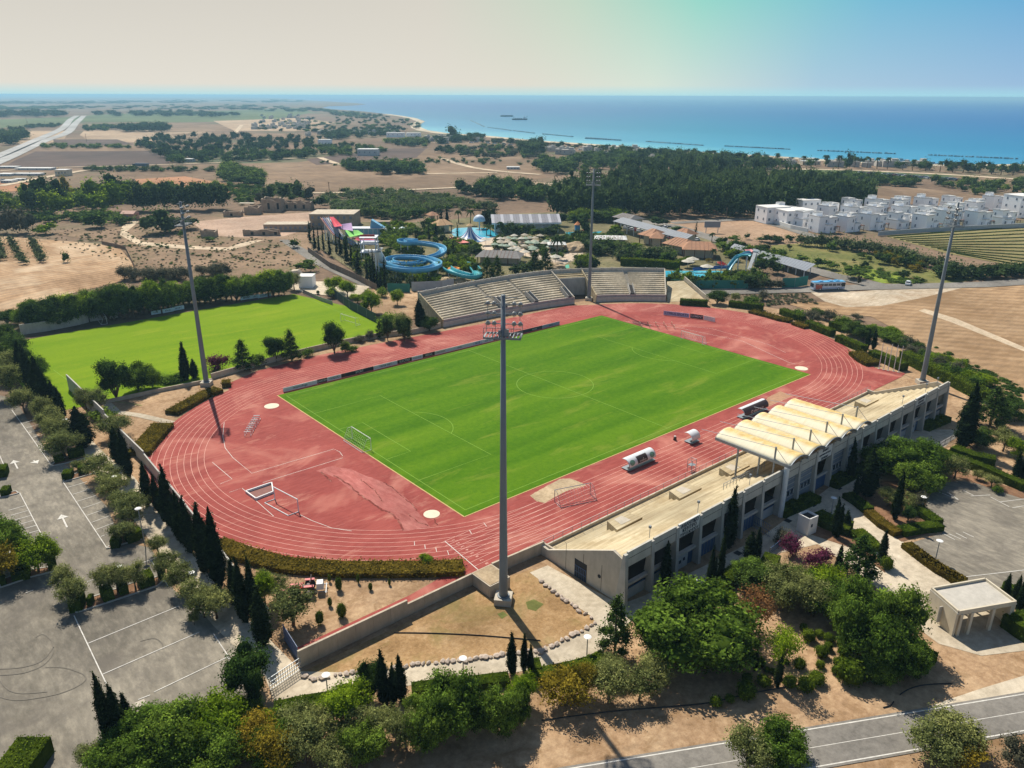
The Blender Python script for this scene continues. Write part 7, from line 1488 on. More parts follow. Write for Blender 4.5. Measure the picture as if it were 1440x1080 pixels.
trees(cR, [('far_dark', 490, 690, 590, 110, 'dark bush by the blue pool, first'), ('far_dark', 630, 700, 580, 130, 'dark bush by the blue pool, second'), ('far_round', 780, 680, 580, 120, 'green bush by the blue pool, third'), ('far_round', 860, 660, 560, 90, 'green bush by the blue pool, fourth'), ('far_bright', 950, 670, 580, 110, 'bright bush by the green fence'), ('far_dark', 1180, 700, 560, 150, 'round tree by the green fence'), ('far_round', 1070, 680, 580, 110, 'green bush by the green fence'), ('far_dark', 1260, 560, 440, 140, 'dark flat-topped tree by the solar roof, left'), ('far_dark', 1370, 570, 430, 160, 'dark flat-topped tree by the solar roof, right'),
 ('far_bright', 1000, 440, 350, 120, 'bright tree behind the slides'), ('far_dark', 1030, 470, 370, 110, 'dark tree behind the slides'), ('far_round', 940, 380, 300, 130, 'grey-green tree behind the restaurant'), ('far_dark', 400, 170, 90, 170, 'dark round tree behind the solar roof'), ('far_round', 550, 215, 165, 120, 'green tree behind the solar roof'), ('far_round', 60, 115, 55, 140, 'green tree left of the solar roof'), ('far_bright', 40, 220, 150, 100, 'bright tree below the solar roof'), ('far_bright', 190, 370, 300, 140, 'bright tree by the white roofs'), ('palm', 852, 480, 350, 60, 'palm by the restaurant'), ('palm', 845, 300, 220, 60, 'palm by the open lot'),
 ('far_cypress', 705, 280, 140, 28, 'bare spiky tree by the open lot'), ('far_round', 1030, 300, 245, 120, 'bush left of the villas lot'), ('far_dark', 1145, 280, 230, 60, 'round bush in the lot'), ('far_dark', 1280, 300, 260, 120, 'bush below the villas'), ('far_dark', 1380, 300, 240, 120, 'bush below the villas, second'), ('far_yellow', 820, 470, 445, 60, 'yellow bush by the restaurant')], None)
for x in range(1170, 1440, 26): trees(cR, [('far_grey', x, 690, 620, 70, 'dry grey bush along the green fence')], 'grey bushes by the green fence')
hedge('park_hedge', [cR(75, 500), cR(200, 505), cR(400, 520), cR(570, 535)], 3, 3, 'hedge', 'long clipped hedge behind the curved stand', size=.5, dens=8)
hedge('park_hedge', [cR(560, 500), cR(670, 470)], 3, 2, 'hedge', 'rounded hedge by the restaurant', size=.5, dens=8)
for x, y, ty in ((463, 268, 256), (330, 240, 222), (40, 184, 166), (64, 178, 170), (956, 310, 293), (1021, 308, 292), (122, 200, 188), (42, 187, 170), (1240, 232, 222), (1281, 238, 229)):
 p = G(x, y); h = height_at(p, ty); t_ = thing('utility_pole', 'thin wooden utility pole standing in the fields', 'pole', (p.x, p.y, .1), 0, 'utility poles'); mb = MB(); mb.tube([(0, 0, 0), (0, 0, h)], .22, 5); mb.box((0, 0, h-.6), (1.8, .15, .15)); mb.build('post', m_bark, t_)
for k in range(12):
 u = k/11; a = (1248+u*96, 333+u*24); b = (1445, 319+u*56)
 hedge('vine_row', [a, ((a[0]+b[0])/2, (a[1]+b[1])/2+.3), b], .6, .3, 'reed', 'row of low vines in the field below the villas, ' + ('one of the upper rows' if k < 6 else 'one of the lower rows'), size=.4, dens=4.5, group='vine rows')
W(110, [(300, 262), (420, 262), (450, 270), (430, 282), (320, 280)], ('far_shrub', 'far_round'), (2, 4), (4, 7), 'scrub bushes on the far side of the ruins')
W(200, [(0, 282), (60, 270), (180, 268), (330, 268), (330, 276), (180, 290), (0, 300)], ('far_round', 'far_dark', 'far_bright'), (4, 9), (6, 9), 'mixed green trees behind the tall trees at the left')
W(90, [(880, 258), (1060, 256), (1180, 262), (1160, 258), (1060, 250), (940, 246)], ('far_round',), (3, 5), (5, 8), 'pale green gardens behind the pine wood')
W(60, [(440, 226), (600, 222), (760, 228), (760, 234), (600, 230), (440, 234)], ('far_shrub', 'far_olive'), (2, 4), (4, 7), 'hedgerow bushes across the brown fields')
W(70, [(120, 238), (300, 240), (300, 243), (120, 241)], ('far_olive', 'far_round'), (3, 5), (5, 7), 'row of small trees along the ploughed field')
W(60, [(60, 206), (240, 206), (240, 209), (60, 210)], ('far_round',), (4, 6), (6, 9), 'row of round trees along the dark ploughed field')
# buildings, water park, vehicles, sea
VIEW = YAW
m_villa = mat('white_render', srgb(246, 246, 245), .8, .02, .5)
m_villar = mat('roof_white', srgb(214, 212, 206), .85, .06, .5)
m_win = mat('far_window', srgb(112, 122, 134), .3, .1, 1, spec=.5)
m_wood = mat('brown_timber', srgb(120, 84, 66), .7, .1, 1)
m_ruin = mat('ruin_stone', srgb(168, 148, 126), .95, .16, .6, dirt=.4, bump=.3)
m_ruin2 = mat('ruin_plaster', srgb(196, 182, 160), .95, .14, .5, dirt=.4)
m_tile = mat('terracotta_tiles', srgb(168, 124, 94), .85, .12, .8, dirt=.2)
m_shed = mat('shed_roof', srgb(196, 196, 192), .6, .08, .3, dirt=.2)
m_solar = mat('solar_panel_grey', srgb(132, 134, 140), .5, .06, .4, spec=.5)
def place(px, py, z=.2): return G(px, py, z)
def boxpart(par, nm, c, d, m_, rz=0.0, top=1.0): mb = MB(); mb.box(c, d, rz, top); return mb.build(nm, m_, par)
# villas (three house types)
def villa(kind):
 t_ = thing('villa', '', 'villa')
 if kind == 0: B = [((-2, 1, 0), (6, 8, 6.4)), ((3, -1.2, 0), (5, 6, 6.0)), ((.5, -3.6, 0), (3, 3, 3.2)), ((-1.5, 3, 6.3), (4, 3, 1.5))]
 elif kind == 1: B = [((-2.5, 0, 0), (5.5, 9, 6.2)), ((2.6, 1.5, 0), (5, 6, 7.0)), ((2.6, -3, 0), (4, 3.2, 3.2)), ((-2.5, 1.5, 6.1), (3, 3, 1.3))]
 else: B = [((-1, .5, 0), (8, 7, 3.4)), ((-2, 1, 3.3), (5, 6, 3.2)), ((3.4, -.5, 0), (3.5, 6, 5.6)), ((-.5, -3.8, 0), (5, 1.6, 2.8))]
 for (x, y, z), (a, b, h) in B:
  w_ = boxpart(t_, 'block', (x, y, z+h/2), (a, b, h), m_villa)
  mb = MB()
  for c_, d_ in (((x, y-b/2+.1, z+h+.25), (a, .2, .5)), ((x, y+b/2-.1, z+h+.25), (a, .2, .5)), ((x-a/2+.1, y, z+h+.25), (.2, b-.4, .5)), ((x+a/2-.1, y, z+h+.25), (.2, b-.4, .5))): mb.box(c_, d_)
  mb.build('parapet', m_villar, w_)
  if h > 2.5:
   for zz_ in ((1.3, 4.4) if h > 5 else (1.4,)):
    for (cx_, cy_, dx_, dy_) in ((x+a/4, y-b/2-.02, .8, .08), (x-a/2-.02, y+b/5, .08, .8)):
     boxpart(w_, 'window', (cx_, cy_, z+zz_+.3), (dx_, dy_, 1.2), m_win)
 boxpart(t_, 'pergola', (5.5, -3.5, 2.5), (3, 3.5, .2), m_wood)
 for dx in (4.2, 6.8): boxpart(t_, 'pergola_post', (dx, -5, 1.2), (.18, .18, 2.4), m_wood)
 return t_
vs_ = [villa(k) for k in range(3)]; used = [False]*3
vl = [(415, 525, 0), (450, 462, 1), (540, 520, 1), (570, 470, 0), (560, 425, 2), (665, 512, 0), (690, 465, 1), (688, 428, 0), (800, 505, 2), (825, 468, 0), (815, 425, 1), (935, 512, 1), (945, 470, 2), (935, 420, 0), (1045, 492, 0), (1085, 460, 1), (1065, 412, 2), (1200, 497, 0), (1190, 440, 1), (1330, 492, 2), (1280, 410, 0), (1530, 480, 1), (1620, 460, 0), (330, 500, 2), (225, 470, 0)]
wrd = ['front row', 'middle row', 'back row']
for i, (x, y, k) in enumerate(vl):
 o = vs_[k] if not used[k] else copy_tree(vs_[k]); used[k] = True
 p = place(*c4(x, y)); o.location = (p.x, p.y, .2); o.rotation_euler = (0, 0, rad(-20+(i % 3)*3)); o.scale = (.98, .98, 1.2)
 row = wrd[0] if y > 485 else wrd[1] if y > 445 else wrd[2]
 tag(o, 'white cubic villa in the %s of the estate, about %s' % (row, ['level with the left end', 'a little left of centre', 'in the centre', 'right of centre', 'near the right end', 'beyond the frame'][min(5, int((x-200)/230))]), None, 'white villas')
def bld(name, label, cat, px, py, size, rz, wm, rm=None, win=0, group=None, roof='flat', floors=1, par=None):
 w_, d_, h_ = size; p = place(px, py); t_ = thing(name, label, cat, (p.x, p.y, .1), rz, group)
 ww = boxpart(t_, 'walls', (0, 0, h_/2), (w_, d_, h_), wm)
 if roof == 'flat': boxpart(t_, 'roof', (0, 0, h_+.1), (w_+.3, d_+.3, .25), rm or wm)
 else:
  mb = MB(); hh = d_*.22; o_ = .4
  vs = [(-w_/2-o_, -d_/2-o_, h_), (w_/2+o_, -d_/2-o_, h_), (w_/2+o_, d_/2+o_, h_), (-w_/2-o_, d_/2+o_, h_), (-w_/2-o_, 0, h_+hh), (w_/2+o_, 0, h_+hh)]
  mb.add(vs, [(0, 1, 5, 4), (2, 3, 4, 5), (1, 2, 5), (3, 0, 4), (0, 3, 2, 1)]); mb.build('roof', rm or wm, t_)
 for f in range(floors):
  for k in range(win):
   x = -w_/2+w_*(k+.5)/win; z = h_*(f+.55)/floors
   boxpart(ww, 'window', (x, -d_/2-.02, z), (min(1.2, w_/win*.5), .1, min(1.3, h_/floors*.45)), m_win)
  for k in range(max(0, win//2)):
   y = -d_/2+d_*(k+.5)/(win//2); z = h_*(f+.55)/floors
   boxpart(ww, 'window', (-w_/2-.02, y, z), (.1, 1.0, min(1.3, h_/floors*.45)), m_win)
 return t_
FR = rad(-40)
bld('apartment_house', 'larger white cube block at the left end of the estate', 'house', *c4(160, 475), (14, 11, 8.5), rad(-24), m_villa, m_villar, 4, floors=2)
bld('apartment_house', 'big unfinished white house with dark openings left of the villas', 'house', *c4(270, 488), (17, 12, 8), rad(-24), m_villa, m_villar, 5, floors=2)
bld('apartment_house', 'white block behind the unfinished house', 'house', *c4(330, 440), (12, 10, 9), rad(-24), m_villa, m_villar, 3, floors=2)
t_ = bld('apartment_house', 'tall white house with grey window strips at the right end of the estate', 'house', *c4(1405, 445), (13, 12, 12), rad(-24), m_villa, m_villar, 4, floors=3)
wall('estate_wall', gp([c4(700, 548), c4(870, 535), c4(1080, 522), c4(1440, 505), c4(1700, 490)]), 2.2, .4, m_block, 'long pale block wall along the front of the villa estate', joint=12)
wall('estate_wall', gp([c4(85, 462), c4(190, 490), c4(260, 512), c4(345, 530)]), 2.0, .6, m_villar, 'curved white wall at the left corner of the villa estate', joint=10)
# ruins
def ruin(px, py, size, rz, label, teeth=6, gap=0):
 w_, d_, h_ = size; p = place(px, py); t_ = thing('ruin', label, 'ruin', (p.x, p.y, .1), rz); r = random.Random(int(px*7+py))
 for (x0, y0, x1, y1) in ((-w_/2, -d_/2, w_/2, -d_/2), (w_/2, -d_/2, w_/2, d_/2), (w_/2, d_/2, -w_/2, d_/2), (-w_/2, d_/2, -w_/2, -d_/2)):
  mb = MB(); L = math.hypot(x1-x0, y1-y0); n = max(2, int(L/2.5)); hs_ = [h_*r.uniform(.72, 1.05) for _ in range(n+1)]
  for k in range(n):
   a = (x0+(x1-x0)*k/n, y0+(y1-y0)*k/n); b = (x0+(x1-x0)*(k+1)/n, y0+(y1-y0)*(k+1)/n); q = ((y1-y0)/L*.3, -(x1-x0)/L*.3)
   zb = h_*.0 if r.random() > .2 else h_*.0
   vs = [(a[0]-q[0], a[1]-q[1], 0), (b[0]-q[0], b[1]-q[1], 0), (b[0]+q[0], b[1]+q[1], 0), (a[0]+q[0], a[1]+q[1], 0), (a[0]-q[0], a[1]-q[1], hs_[k]), (b[0]-q[0], b[1]-q[1], hs_[k+1]), (b[0]+q[0], b[1]+q[1], hs_[k+1]), (a[0]+q[0], a[1]+q[1], hs_[k])]
   mb.add(vs, [(0, 3, 2, 1), (4, 5, 6, 7), (0, 1, 5, 4), (1, 2, 6, 5), (2, 3, 7, 6), (3, 0, 4, 7)])
  wl_ = mb.build('wall', m_ruin if w_ < 40 else m_ruin2, t_)
  if L > 8:
   for k in range(1, n, 2):
    u = (k+.5)/n; boxpart(wl_, 'opening', (x0+(x1-x0)*u, y0+(y1-y0)*u, h_*.4), (1.3 if abs(x1-x0) > 1 else .75, 1.3 if abs(y1-y0) > 1 else .75, h_*.45), m_dark)
 return t_
ruin(*c1(1155, 618), (11, 8, 8), rad(-42), 'tall pale ruined house with broken gable beyond the courtyard'); ruin(*c1(1255, 612), (18, 7, 5), rad(-42), 'long roofless ruin right of the tall ruined house')
ruin(*c1(1070, 632), (8, 6, 4.6), rad(-42), 'small square ruin with a flat slab left of the tall ruin'); boxpart(None, 'ruin_slab', tuple(place(*c1(1045, 622)))[:2]+(5.0,), (9, 4, .3), m_ruin2, rad(-42)); tag(bpy.data.objects['ruin_slab'], 'flat roof slab lying over the small square ruin', 'slab')
ruin(*c1(985, 642), (9, 5, 3.2), rad(-42), 'low rubble-walled ruin in the courtyard'); ruin(*c1(885, 728), (6, 6, 3.6), rad(-35), 'small square stone outbuilding with shrubs at the foot')
t_ = ruin(*c1(1105, 722), (17, 2.4, 3), rad(-38), 'long low stone wall ruin at the front of the courtyard'); t_ = bld('long_barn', 'long low building with pale flat roof right of the stone wall ruin', 'barn', *c1(1215, 700), (22, 9, 3.4), rad(-38), m_ruin, m_ruin2, 9)
bld('stone_block', 'large roofless stone hall behind the coloured sails', 'hall', *cP(255, 222), (23, 17, 7), rad(-41), m_ruin, m_ruin2, 7, floors=2)
bld('low_wall_block', 'low brown stone block right of the roofless hall', 'outbuilding', *cP(640, 235), (9, 4, 3), rad(-41), m_ruin, m_ruin, 2)
bld('brick_hut', 'small pink-roofed hut with dark door by the left track', 'hut', *c1(552, 656), (7, 6, 3.6), rad(-45), mat('pink_brick', srgb(184, 140, 122), .9), mat('pink_tiles', srgb(196, 160, 142), .9), 1, roof='gable')
bld('white_shed', 'small white box shed on the pale apron by the training pitch', 'shed', *cV(1275, 915), (5, 5, 4), rad(-40), m_villa, m_villar)
p = place(*cV(1165, 850)); bm = bmesh.new(); bmesh.ops.create_icosphere(bm, subdivisions=2, radius=4);
for vv in bm.verts: vv.co *= random.uniform(.75, 1.1)
me = bpy.data.meshes.new('rubble_heap'); bm.to_mesh(me); bm.free(); o = link('rubble_heap', me, None, m_ruin2); o.location = (p.x, p.y, .5); o.scale = (1, .7, .8); tag(o, 'pale rubble heap beside the white shed', 'heap')
# far buildings
fb = [(c1(1373, 352), (52, 12, 32), 'tall white box building among the dark trees', 'building', m_villa), (c2(355, 385), (84, 16, 26), 'long white shed with hipped roof on the brown fields', 'shed', m_shed), (c2(320, 432), (50, 8, 14), 'small farm shed at the end of the pale track', 'shed', m_shed), (c2(335, 444), (56, 6, 12), 'grey lean-to in front of the small farm shed', 'shed', m_solar), (c2(965, 443), (54, 8, 9), 'low white-roofed shed in the brown field', 'shed', m_shed),
 (c2(470, 308), (75, 14, 18), 'white hotel block near the bay', 'building', m_villa), (c2(545, 305), (60, 12, 14), 'second white hotel block near the bay', 'building', m_villa), (c1(40, 500), (46, 8, 10), 'white-roofed shed at the left edge', 'shed', m_shed), (c1(85, 492), (40, 6, 8), 'second white-roofed shed at the left edge', 'shed', m_shed), (c1(30, 470), (60, 10, 8), 'pale greenhouse block at the left edge', 'greenhouse', m_shed),
 (c1(150, 445), (150, 10, 7), 'long pale greenhouse behind the trees at the left', 'greenhouse', m_shed), (c1(120, 468), (120, 8, 7), 'second pale greenhouse behind the trees at the left', 'greenhouse', m_shed), (c1(40, 438), (80, 8, 6), 'third pale greenhouse at the far left', 'greenhouse', m_shed), (c1(270, 470), (50, 9, 24), 'cream block beside the yellow poplar-like tree', 'building', m_cream), (c3(270, 420), (60, 8, 12), 'white-roofed shed behind the pine wood', 'shed', m_shed), (c3(1010, 410), (70, 10, 12), 'cream beach pavilion among the palms', 'pavilion', m_cream), (c4(355, 185), (90, 10, 18), 'cream beach house at the promenade', 'house', m_cream), (c1(800, 412), (36, 8, 12), 'small white shed before the dark wood', 'shed', m_shed)]
for q, s_, lab, cat, m_ in fb:
 k_ = mpp(place(*q))/(3.6 if 'promenade' in lab else 3); bld(cat+('_house' if cat == 'building' else ''), lab, cat, *q, (s_[0]*k_, s_[1], s_[2]*k_), FR, m_, m_shed, 4)
m_far_wall = mat('far_wall', srgb(186, 180, 170), .85, .12, .02)
r_ = random.Random(77); hs = {}
def tiny(k):
 if k not in hs:
  mb = MB(); a = (9, 12, 16)[k]; mb.box((0, 0, 3), (a, 9, 6)); mb.box((a*.2, 1, 7), (a*.4, 5, 2.4)); mb.cur = 1
  for x in (-a/4, a/4): mb.box((x, -4.53, 3.2), (1.4, .1, 1.5))
  hs[k] = mb.mesh('village_house'); hs[k].materials.append(m_far_wall); hs[k].materials.append(m_win)
 return hs[k]
vil = [(355, 435, 163, 182, 46), (590, 690, 193, 202, 14), (430, 560, 186, 192, 18), (760, 900, 212, 218, 12), (880, 960, 222, 228, 5), (10, 60, 133, 139, 8), (180, 330, 150, 162, 10), (1100, 1300, 231, 236, 12)]
for (xa, xb, ya, yb, n) in vil:
 for k in range(n):
  p = G(r_.uniform(xa, xb), r_.uniform(ya, yb)); o = link('village_house', tiny(r_.randrange(3))); o.location = (p.x, p.y, .2); o.rotation_euler = (0, 0, r_.uniform(-1, 0)); s_ = r_.uniform(.55, 1.0); o.scale = (s_, s_, s_)
  tag(o, 'tiny white house of the far coastal villages', 'house', 'far village houses')
# hall with ribbed grey roof
p = place(*cQ(590, 262)); hall = thing('event_hall', 'long hall with grey ribbed roof and white columns at the back of the water park', 'hall', (p.x, p.y, .1), rad(-36))
W_, D_ = 33, 16
boxpart(hall, 'walls', (0, 1, 2.4), (W_-3, D_-4, 4.8), m_villa)
for k in range(9): boxpart(hall, 'column', (-W_/2+.6+(W_-1.2)*k/8, -D_/2+.6, 2.5), (.6, .6, 5.0), m_villa)
for s in (-1, 1):
 for k in range(22):
  x0 = -W_/2-1+(W_+2)*k/22; x1 = x0+(W_+2)/22-.08
  mb = MB(); vs = [(x0, s*(D_/2+1), 5.0), (x1, s*(D_/2+1), 5.0), (x1, 0, 8), (x0, 0, 8)]; vs += [(a, b, c+.25) for a, b, c in vs]
  mb.add(vs, [(0, 1, 2, 3), (7, 6, 5, 4), (0, 4, 5, 1), (1, 5, 6, 2), (2, 6, 7, 3), (3, 7, 4, 0)]); mb.build('roof_sheet', mat('ribbed_roof_a', srgb(118, 118, 126), .6, .06, .5) if k % 3 else mat('ribbed_roof_b', srgb(164, 164, 170), .6, .06, .5), hall)
for s in (-1, 1):
 mb = MB(); x = s*(W_/2-.6); mb.add([(x, -D_/2, 4.9), (x, D_/2, 4.9), (x, 0, 7.9), (x+.3, -D_/2, 4.9), (x+.3, D_/2, 4.9), (x+.3, 0, 7.9)], [(0, 1, 2), (5, 4, 3), (0, 3, 4, 1), (1, 4, 5, 2), (2, 5, 3, 0)]); mb.build('gable', m_villa, hall)
boxpart(hall, 'fascia', (0, -D_/2-.9, 4.8), (W_+2, .3, .6), m_villa)
# restaurant roofs
def tileroof(pa, pb, dpt, h, label, rise=2.5, m_=None):
 a = place(*pa); b = place(*pb); L = (b-a).length; t_ = thing('restaurant', label, 'building', ((a.x+b.x)/2, (a.y+b.y)/2, .1), math.atan2(b.y-a.y, b.x-a.x))
 boxpart(t_, 'walls', (0, dpt/2+1, h/2), (L-2, dpt-3, h), m_cream)
 for k in range(int(L/4)+1): boxpart(t_, 'post', (-L/2+.5+(L-1)*k/int(L/4), .3, h/2), (.35, .35, h), m_wood)
 mb = MB(); vs = [(-L/2-.5, -.6, h), (L/2+.5, -.6, h), (L/2+.5, dpt+.6, h), (-L/2-.5, dpt+.6, h), (-L/2+rise, dpt/2, h+rise), (L/2-rise, dpt/2, h+rise)]
 mb.add(vs, [(0, 1, 5, 4), (2, 3, 4, 5), (1, 2, 5), (3, 0, 4), (0, 3, 2, 1)]); rf = mb.build('roof', m_ or m_tile, t_)
 n = int(L/1.6)
 for k in range(1, n):
  x = -L/2+L*k/n
  if abs(x) < L/2-rise: mb = MB(); mb.beam((x, -.6, h+.05), (x, dpt/2, h+rise+.05), .12, .1); mb.build('roof_batten', m_wood, rf)
 return t_
tileroof(cR(430, 385), cR(600, 420), 11, 4, 'left wing of the long brown-tiled restaurant'); tileroof(cR(600, 440), cR(880, 450), 12, 4, 'right wing of the long brown-tiled restaurant with posts')
tileroof(cR(225, 315), cR(320, 335), 12, 4.5, 'brown and grey peaked roof house left of the restaurant'); tileroof(cR(320, 360), cR(420, 365), 9, 5, 'front-gabled brown roof house with columns'); tileroof(cR(505, 310), cR(620, 330), 9, 4.5, 'cream gabled entrance house by the solar roof')
tileroof(cQ(180, 545), cQ(540, 560), 10, 3, 'wide grey-roofed pavilion behind the curved stand', 2, mat('grey_shingle', srgb(128, 124, 120), .9)); tileroof(cQ(1180, 410), cQ(1440, 415), 10, 4, 'low beige flat-roofed bar in the water park', .8, m_shed); tileroof(cQ(790, 450), cQ(930, 450), 6, 3.5, 'small shaded bar with pale roof by the tall palm', .8, m_shed)
tileroof(cR(-60, 350), cR(110, 355), 10, 4, 'low pale-roofed hall left of the restaurant', .8, m_shed); tileroof(cQ(1330, 210), cQ(1470, 240), 10, 4, 'grey-roofed house behind the bright round tree', 2, mat('grey_shingle', srgb(128, 124, 120), .9)); tileroof(cP(1120, 290), cP(1240, 280), 8, 4, 'brown tent-shaped roof left of the cone slide', 2.5, mat('tan_canvas', srgb(186, 150, 110), .85)); tileroof(cP(1060, 185), cP(1120, 180), 6, 3, 'small orange-roofed cottage behind the water park', 1.8)
# solar car port roofs, each panel row its own part
def carport(quad, label, h=4.0, nx=24):
 a, b, c, d = (place(*q, h) for q in quad)                      # a-b far edge, d-c near edge
 t_ = thing('solar_carport', label, 'carport', (a.x, a.y, 0)); o_ = Vector((a.x, a.y, 0))
 for k in range(nx):
  u0 = k/nx; u1 = (k+1)/nx-.003
  P0, P1, P2, P3 = (a.lerp(b, u0)-o_, a.lerp(b, u1)-o_, d.lerp(c, u1)-o_, d.lerp(c, u0)-o_)
  P0.z += .9; P1.z += .9
  vs = [tuple(q) for q in (P0, P1, P2, P3)]; vs += [(x, y, z+.15) for x, y, z in vs]; mb = MB(); mb.add(vs, [(0, 1, 2, 3), (7, 6, 5, 4), (0, 4, 5, 1), (1, 5, 6, 2), (2, 6, 7, 3), (3, 7, 4, 0)]); mb.build('solar_panel', m_solar, t_)
  if k % 3 == 0:
   for q in (P0.lerp(P3, .15), P0.lerp(P3, .85)): mb = MB(); mb.box((q.x, q.y, h/2), (.25, .25, h)); mb.build('post', m_whitep, t_)
carport((cR(95, 110), cR(690, 262), cR(625, 285), cR(10, 128)), 'long grey solar car port roof beside the open lot', 5, 30)
carport((cR(1035, 335), cR(1440, 440), cR(1370, 450), cR(1000, 350)), 'second grey solar car port behind the slides', 2.8, 18); carport((cL(0, 560), cL(520, 690), cL(440, 730), cL(-20, 590)), 'third grey solar car port along the meadow', 2.8, 22)
# small cars
def carmesh(col, i):
 mb = MB(); mb.box((0, 0, .55), (4.3, 1.75, .6), 0, .97); mb.cur = 1; mb.box((-.2, 0, 1.1), (2.4, 1.55, .55), 0, .8); mb.cur = 0; mb.box((-.25, 0, 1.41), (1.7, 1.2, .05)); mb.cur = 2
 for x in (-1.35, 1.35):
  for y in (-.8, .8): mb.tube([(x, y-.1, .33), (x, y+.1, .33)], .33, 10)
 me = mb.mesh('parked_car'); me.materials.append(mat('car_paint_'+str(i), col, .3, .04, 1, spec=.6)); me.materials.append(m_glass); me.materials.append(m_dark); return me
cars = [carmesh(srgb(*c), i) for i, c in enumerate(((226, 226, 224), (150, 152, 156), (60, 66, 78), (150, 48, 44), (202, 204, 206)))]
cn = ['white', 'grey', 'dark', 'red', 'silver']
def car(q, rz, ci, label, group=None, sc=1.0):
 p = place(*q, .2); o = link('parked_car', cars[ci]); o.location = (p.x, p.y, .25); o.rotation_euler = (0, 0, rz); o.scale = (sc,)*3; tag(o, label, 'car', group)
r_ = random.Random(5)
for k in range(20): car(cR(110+k*29, 190+k*6.2+r_.uniform(-2, 2)), rad(38+r_.uniform(-4, 4)), r_.randrange(5), 'car parked in the shade under the long solar roof', 'cars under the solar roof')
for q, ci, lab in ((cR(720, 290), 0, 'white car at the end of the solar roof'), (cR(700, 335), 2, 'dark van-like car before the restaurant'), (cR(640, 325), 4, 'silver car in the restaurant yard'), (cR(590, 320), 0, 'white car by the cream entrance house'), (cR(450, 185), 0, 'white car under the round tree behind the solar roof'), (cL(1300, 842), 0, 'white car stopped at the road bend'), (c1(15, 492), 1, 'grey car at the sheds on the left')): car(q, rad(20), ci, lab)
for k in range(46): car(c4(610+k*12.5+r_.uniform(-3, 3), 230+k*.9+r_.uniform(-2, 3)), rad(-20), r_.randrange(5), 'tiny parked car along the seaside road', 'cars along the seaside road', 1.3)
for k in range(24): car(c2(600+k*36+r_.uniform(-8, 8), 318+k*2.6+r_.uniform(-3, 3)), rad(-30), r_.choice([0, 0, 1, 4]), 'tiny pale car or hut on the back of the beach', 'cars behind the beach', 1.6)
for k in range(16): car(cO(150+k*75, 700-k*.5), rad(50), r_.choice([0, 1, 4, 2]), 'tiny car on the country road left of the wood', 'cars on the country road', 1.3) if k > 9 else None
# bus
p0 = G(1141, 408, .24); p1 = G(1185, 406.5, .24); bl_ = (p1-p0).length; rzb = math.atan2(p1.y-p0.y, p1.x-p0.x)
bus = thing('city_bus', 'blue and white city bus with a painted side on the road behind the stadium', 'bus', ((p0.x+p1.x)/2, (p0.y+p1.y)/2, .26), rzb)
m_bus = mat('bus_side', srgb(192, 200, 212), .4, .2, .8, spec=.5); m_busr = mat('bus_roof_blue', srgb(92, 164, 208), .4, .06, 1)
boxpart(bus, 'body', (0, 0, 1.65), (12, 2.5, 2.5), m_bus); boxpart(bus, 'roof', (0, 0, 2.98), (11.8, 2.45, .18), m_busr)
for x, w_ in ((-3.0, 0), (.8, 0), (3.2, 0)): boxpart(bus, 'roof_unit', (x, 0, 3.2), (1.4, 1.4, .3), m_busr)
for k in range(7): boxpart(bus, 'window', (-4.6+k*1.6, -1.26, 2.0), (1.4, .06, .85), m_glass)
boxpart(bus, 'windscreen', (-6.02, 0, 1.9), (.06, 2.2, 1.3), m_glass); boxpart(bus, 'rear_panel', (5.3, -1.265, 1.9), (1.3, .06, 1.3), m_dark); boxpart(bus, 'red_print', (-4.0, -1.27, 1.3), (2.4, .06, 1.6), mat('print_red', srgb(176, 92, 78), .5, .2, 2)); boxpart(bus, 'skirt', (0, -1.27, .75), (11.6, .05, .5), mat('bus_skirt', srgb(150, 162, 190), .5))
for x in (-3.4, 3.6):
 for s in (-1, 1):
  mb = MB(); mb.tube([(x, s*1.02, .5), (x, s*1.3, .5)], .5, 14); wh = mb.build('wheel', m_dark, bus); mb = MB(); mb.tube([(x, s*1.31, .5), (x, s*1.33, .5)], .26, 10); mb.build('rim', m_whitep, wh)
p = place(*c1(597, 437)); tk = thing('tank_truck', 'dark blue lorry parked on the track beyond the trees at the left', 'truck', (p.x, p.y, .5), rad(-42)); boxpart(tk, 'trailer', (1, 0, 2.4), (12, 2.6, 2.8), mat('truck_blue', srgb(88, 104, 124), .5)); boxpart(tk, 'cab', (-6.6, 0, 1.9), (2.4, 2.6, 2.8), m_glass)
for x in (-6.4, 2, 4, 6): boxpart(tk, 'wheel', (x, 0, .5), (1, 2.7, 1), m_dark)
# water park
m_pool = mat('pool_water', srgb(66, 178, 206), .12, .08, .15, spec=.6)
m_sl = mat('slide_blue', srgb(84, 160, 196), .35, .1, .4, dirt=.15, spec=.5); m_sl2 = mat('slide_turquoise', srgb(56, 158, 168), .35, .08, .4, spec=.5); m_slw = mat('slide_white', srgb(216, 220, 224), .4, .05, .6, spec=.5)
m_pave = ground('pale_paving', (srgb(176, 156, 134), srgb(196, 178, 156), srgb(210, 196, 176)), .1, .8)
field_z = .235
def flat(name, q, m_, z=.236): o = sheet(name, q, z, m_); return o
flat('park_ground', [cP(20, 350), cP(380, 190), cP(700, 200), cP(1100, 190), cQ(300, 130), cQ(860, 110), cQ(1440, 150), cR(900, 260), cR(1000, 350), cR(1290, 560), cR(1000, 690), cR(450, 690), cR(0, 560), cQ(1000, 640), cQ(300, 690), cP(1100, 760), cP(680, 780), cP(360, 580)], ground('park_soil', (srgb(84, 82, 54), srgb(110, 104, 72), srgb(142, 128, 98)), .08, .6))
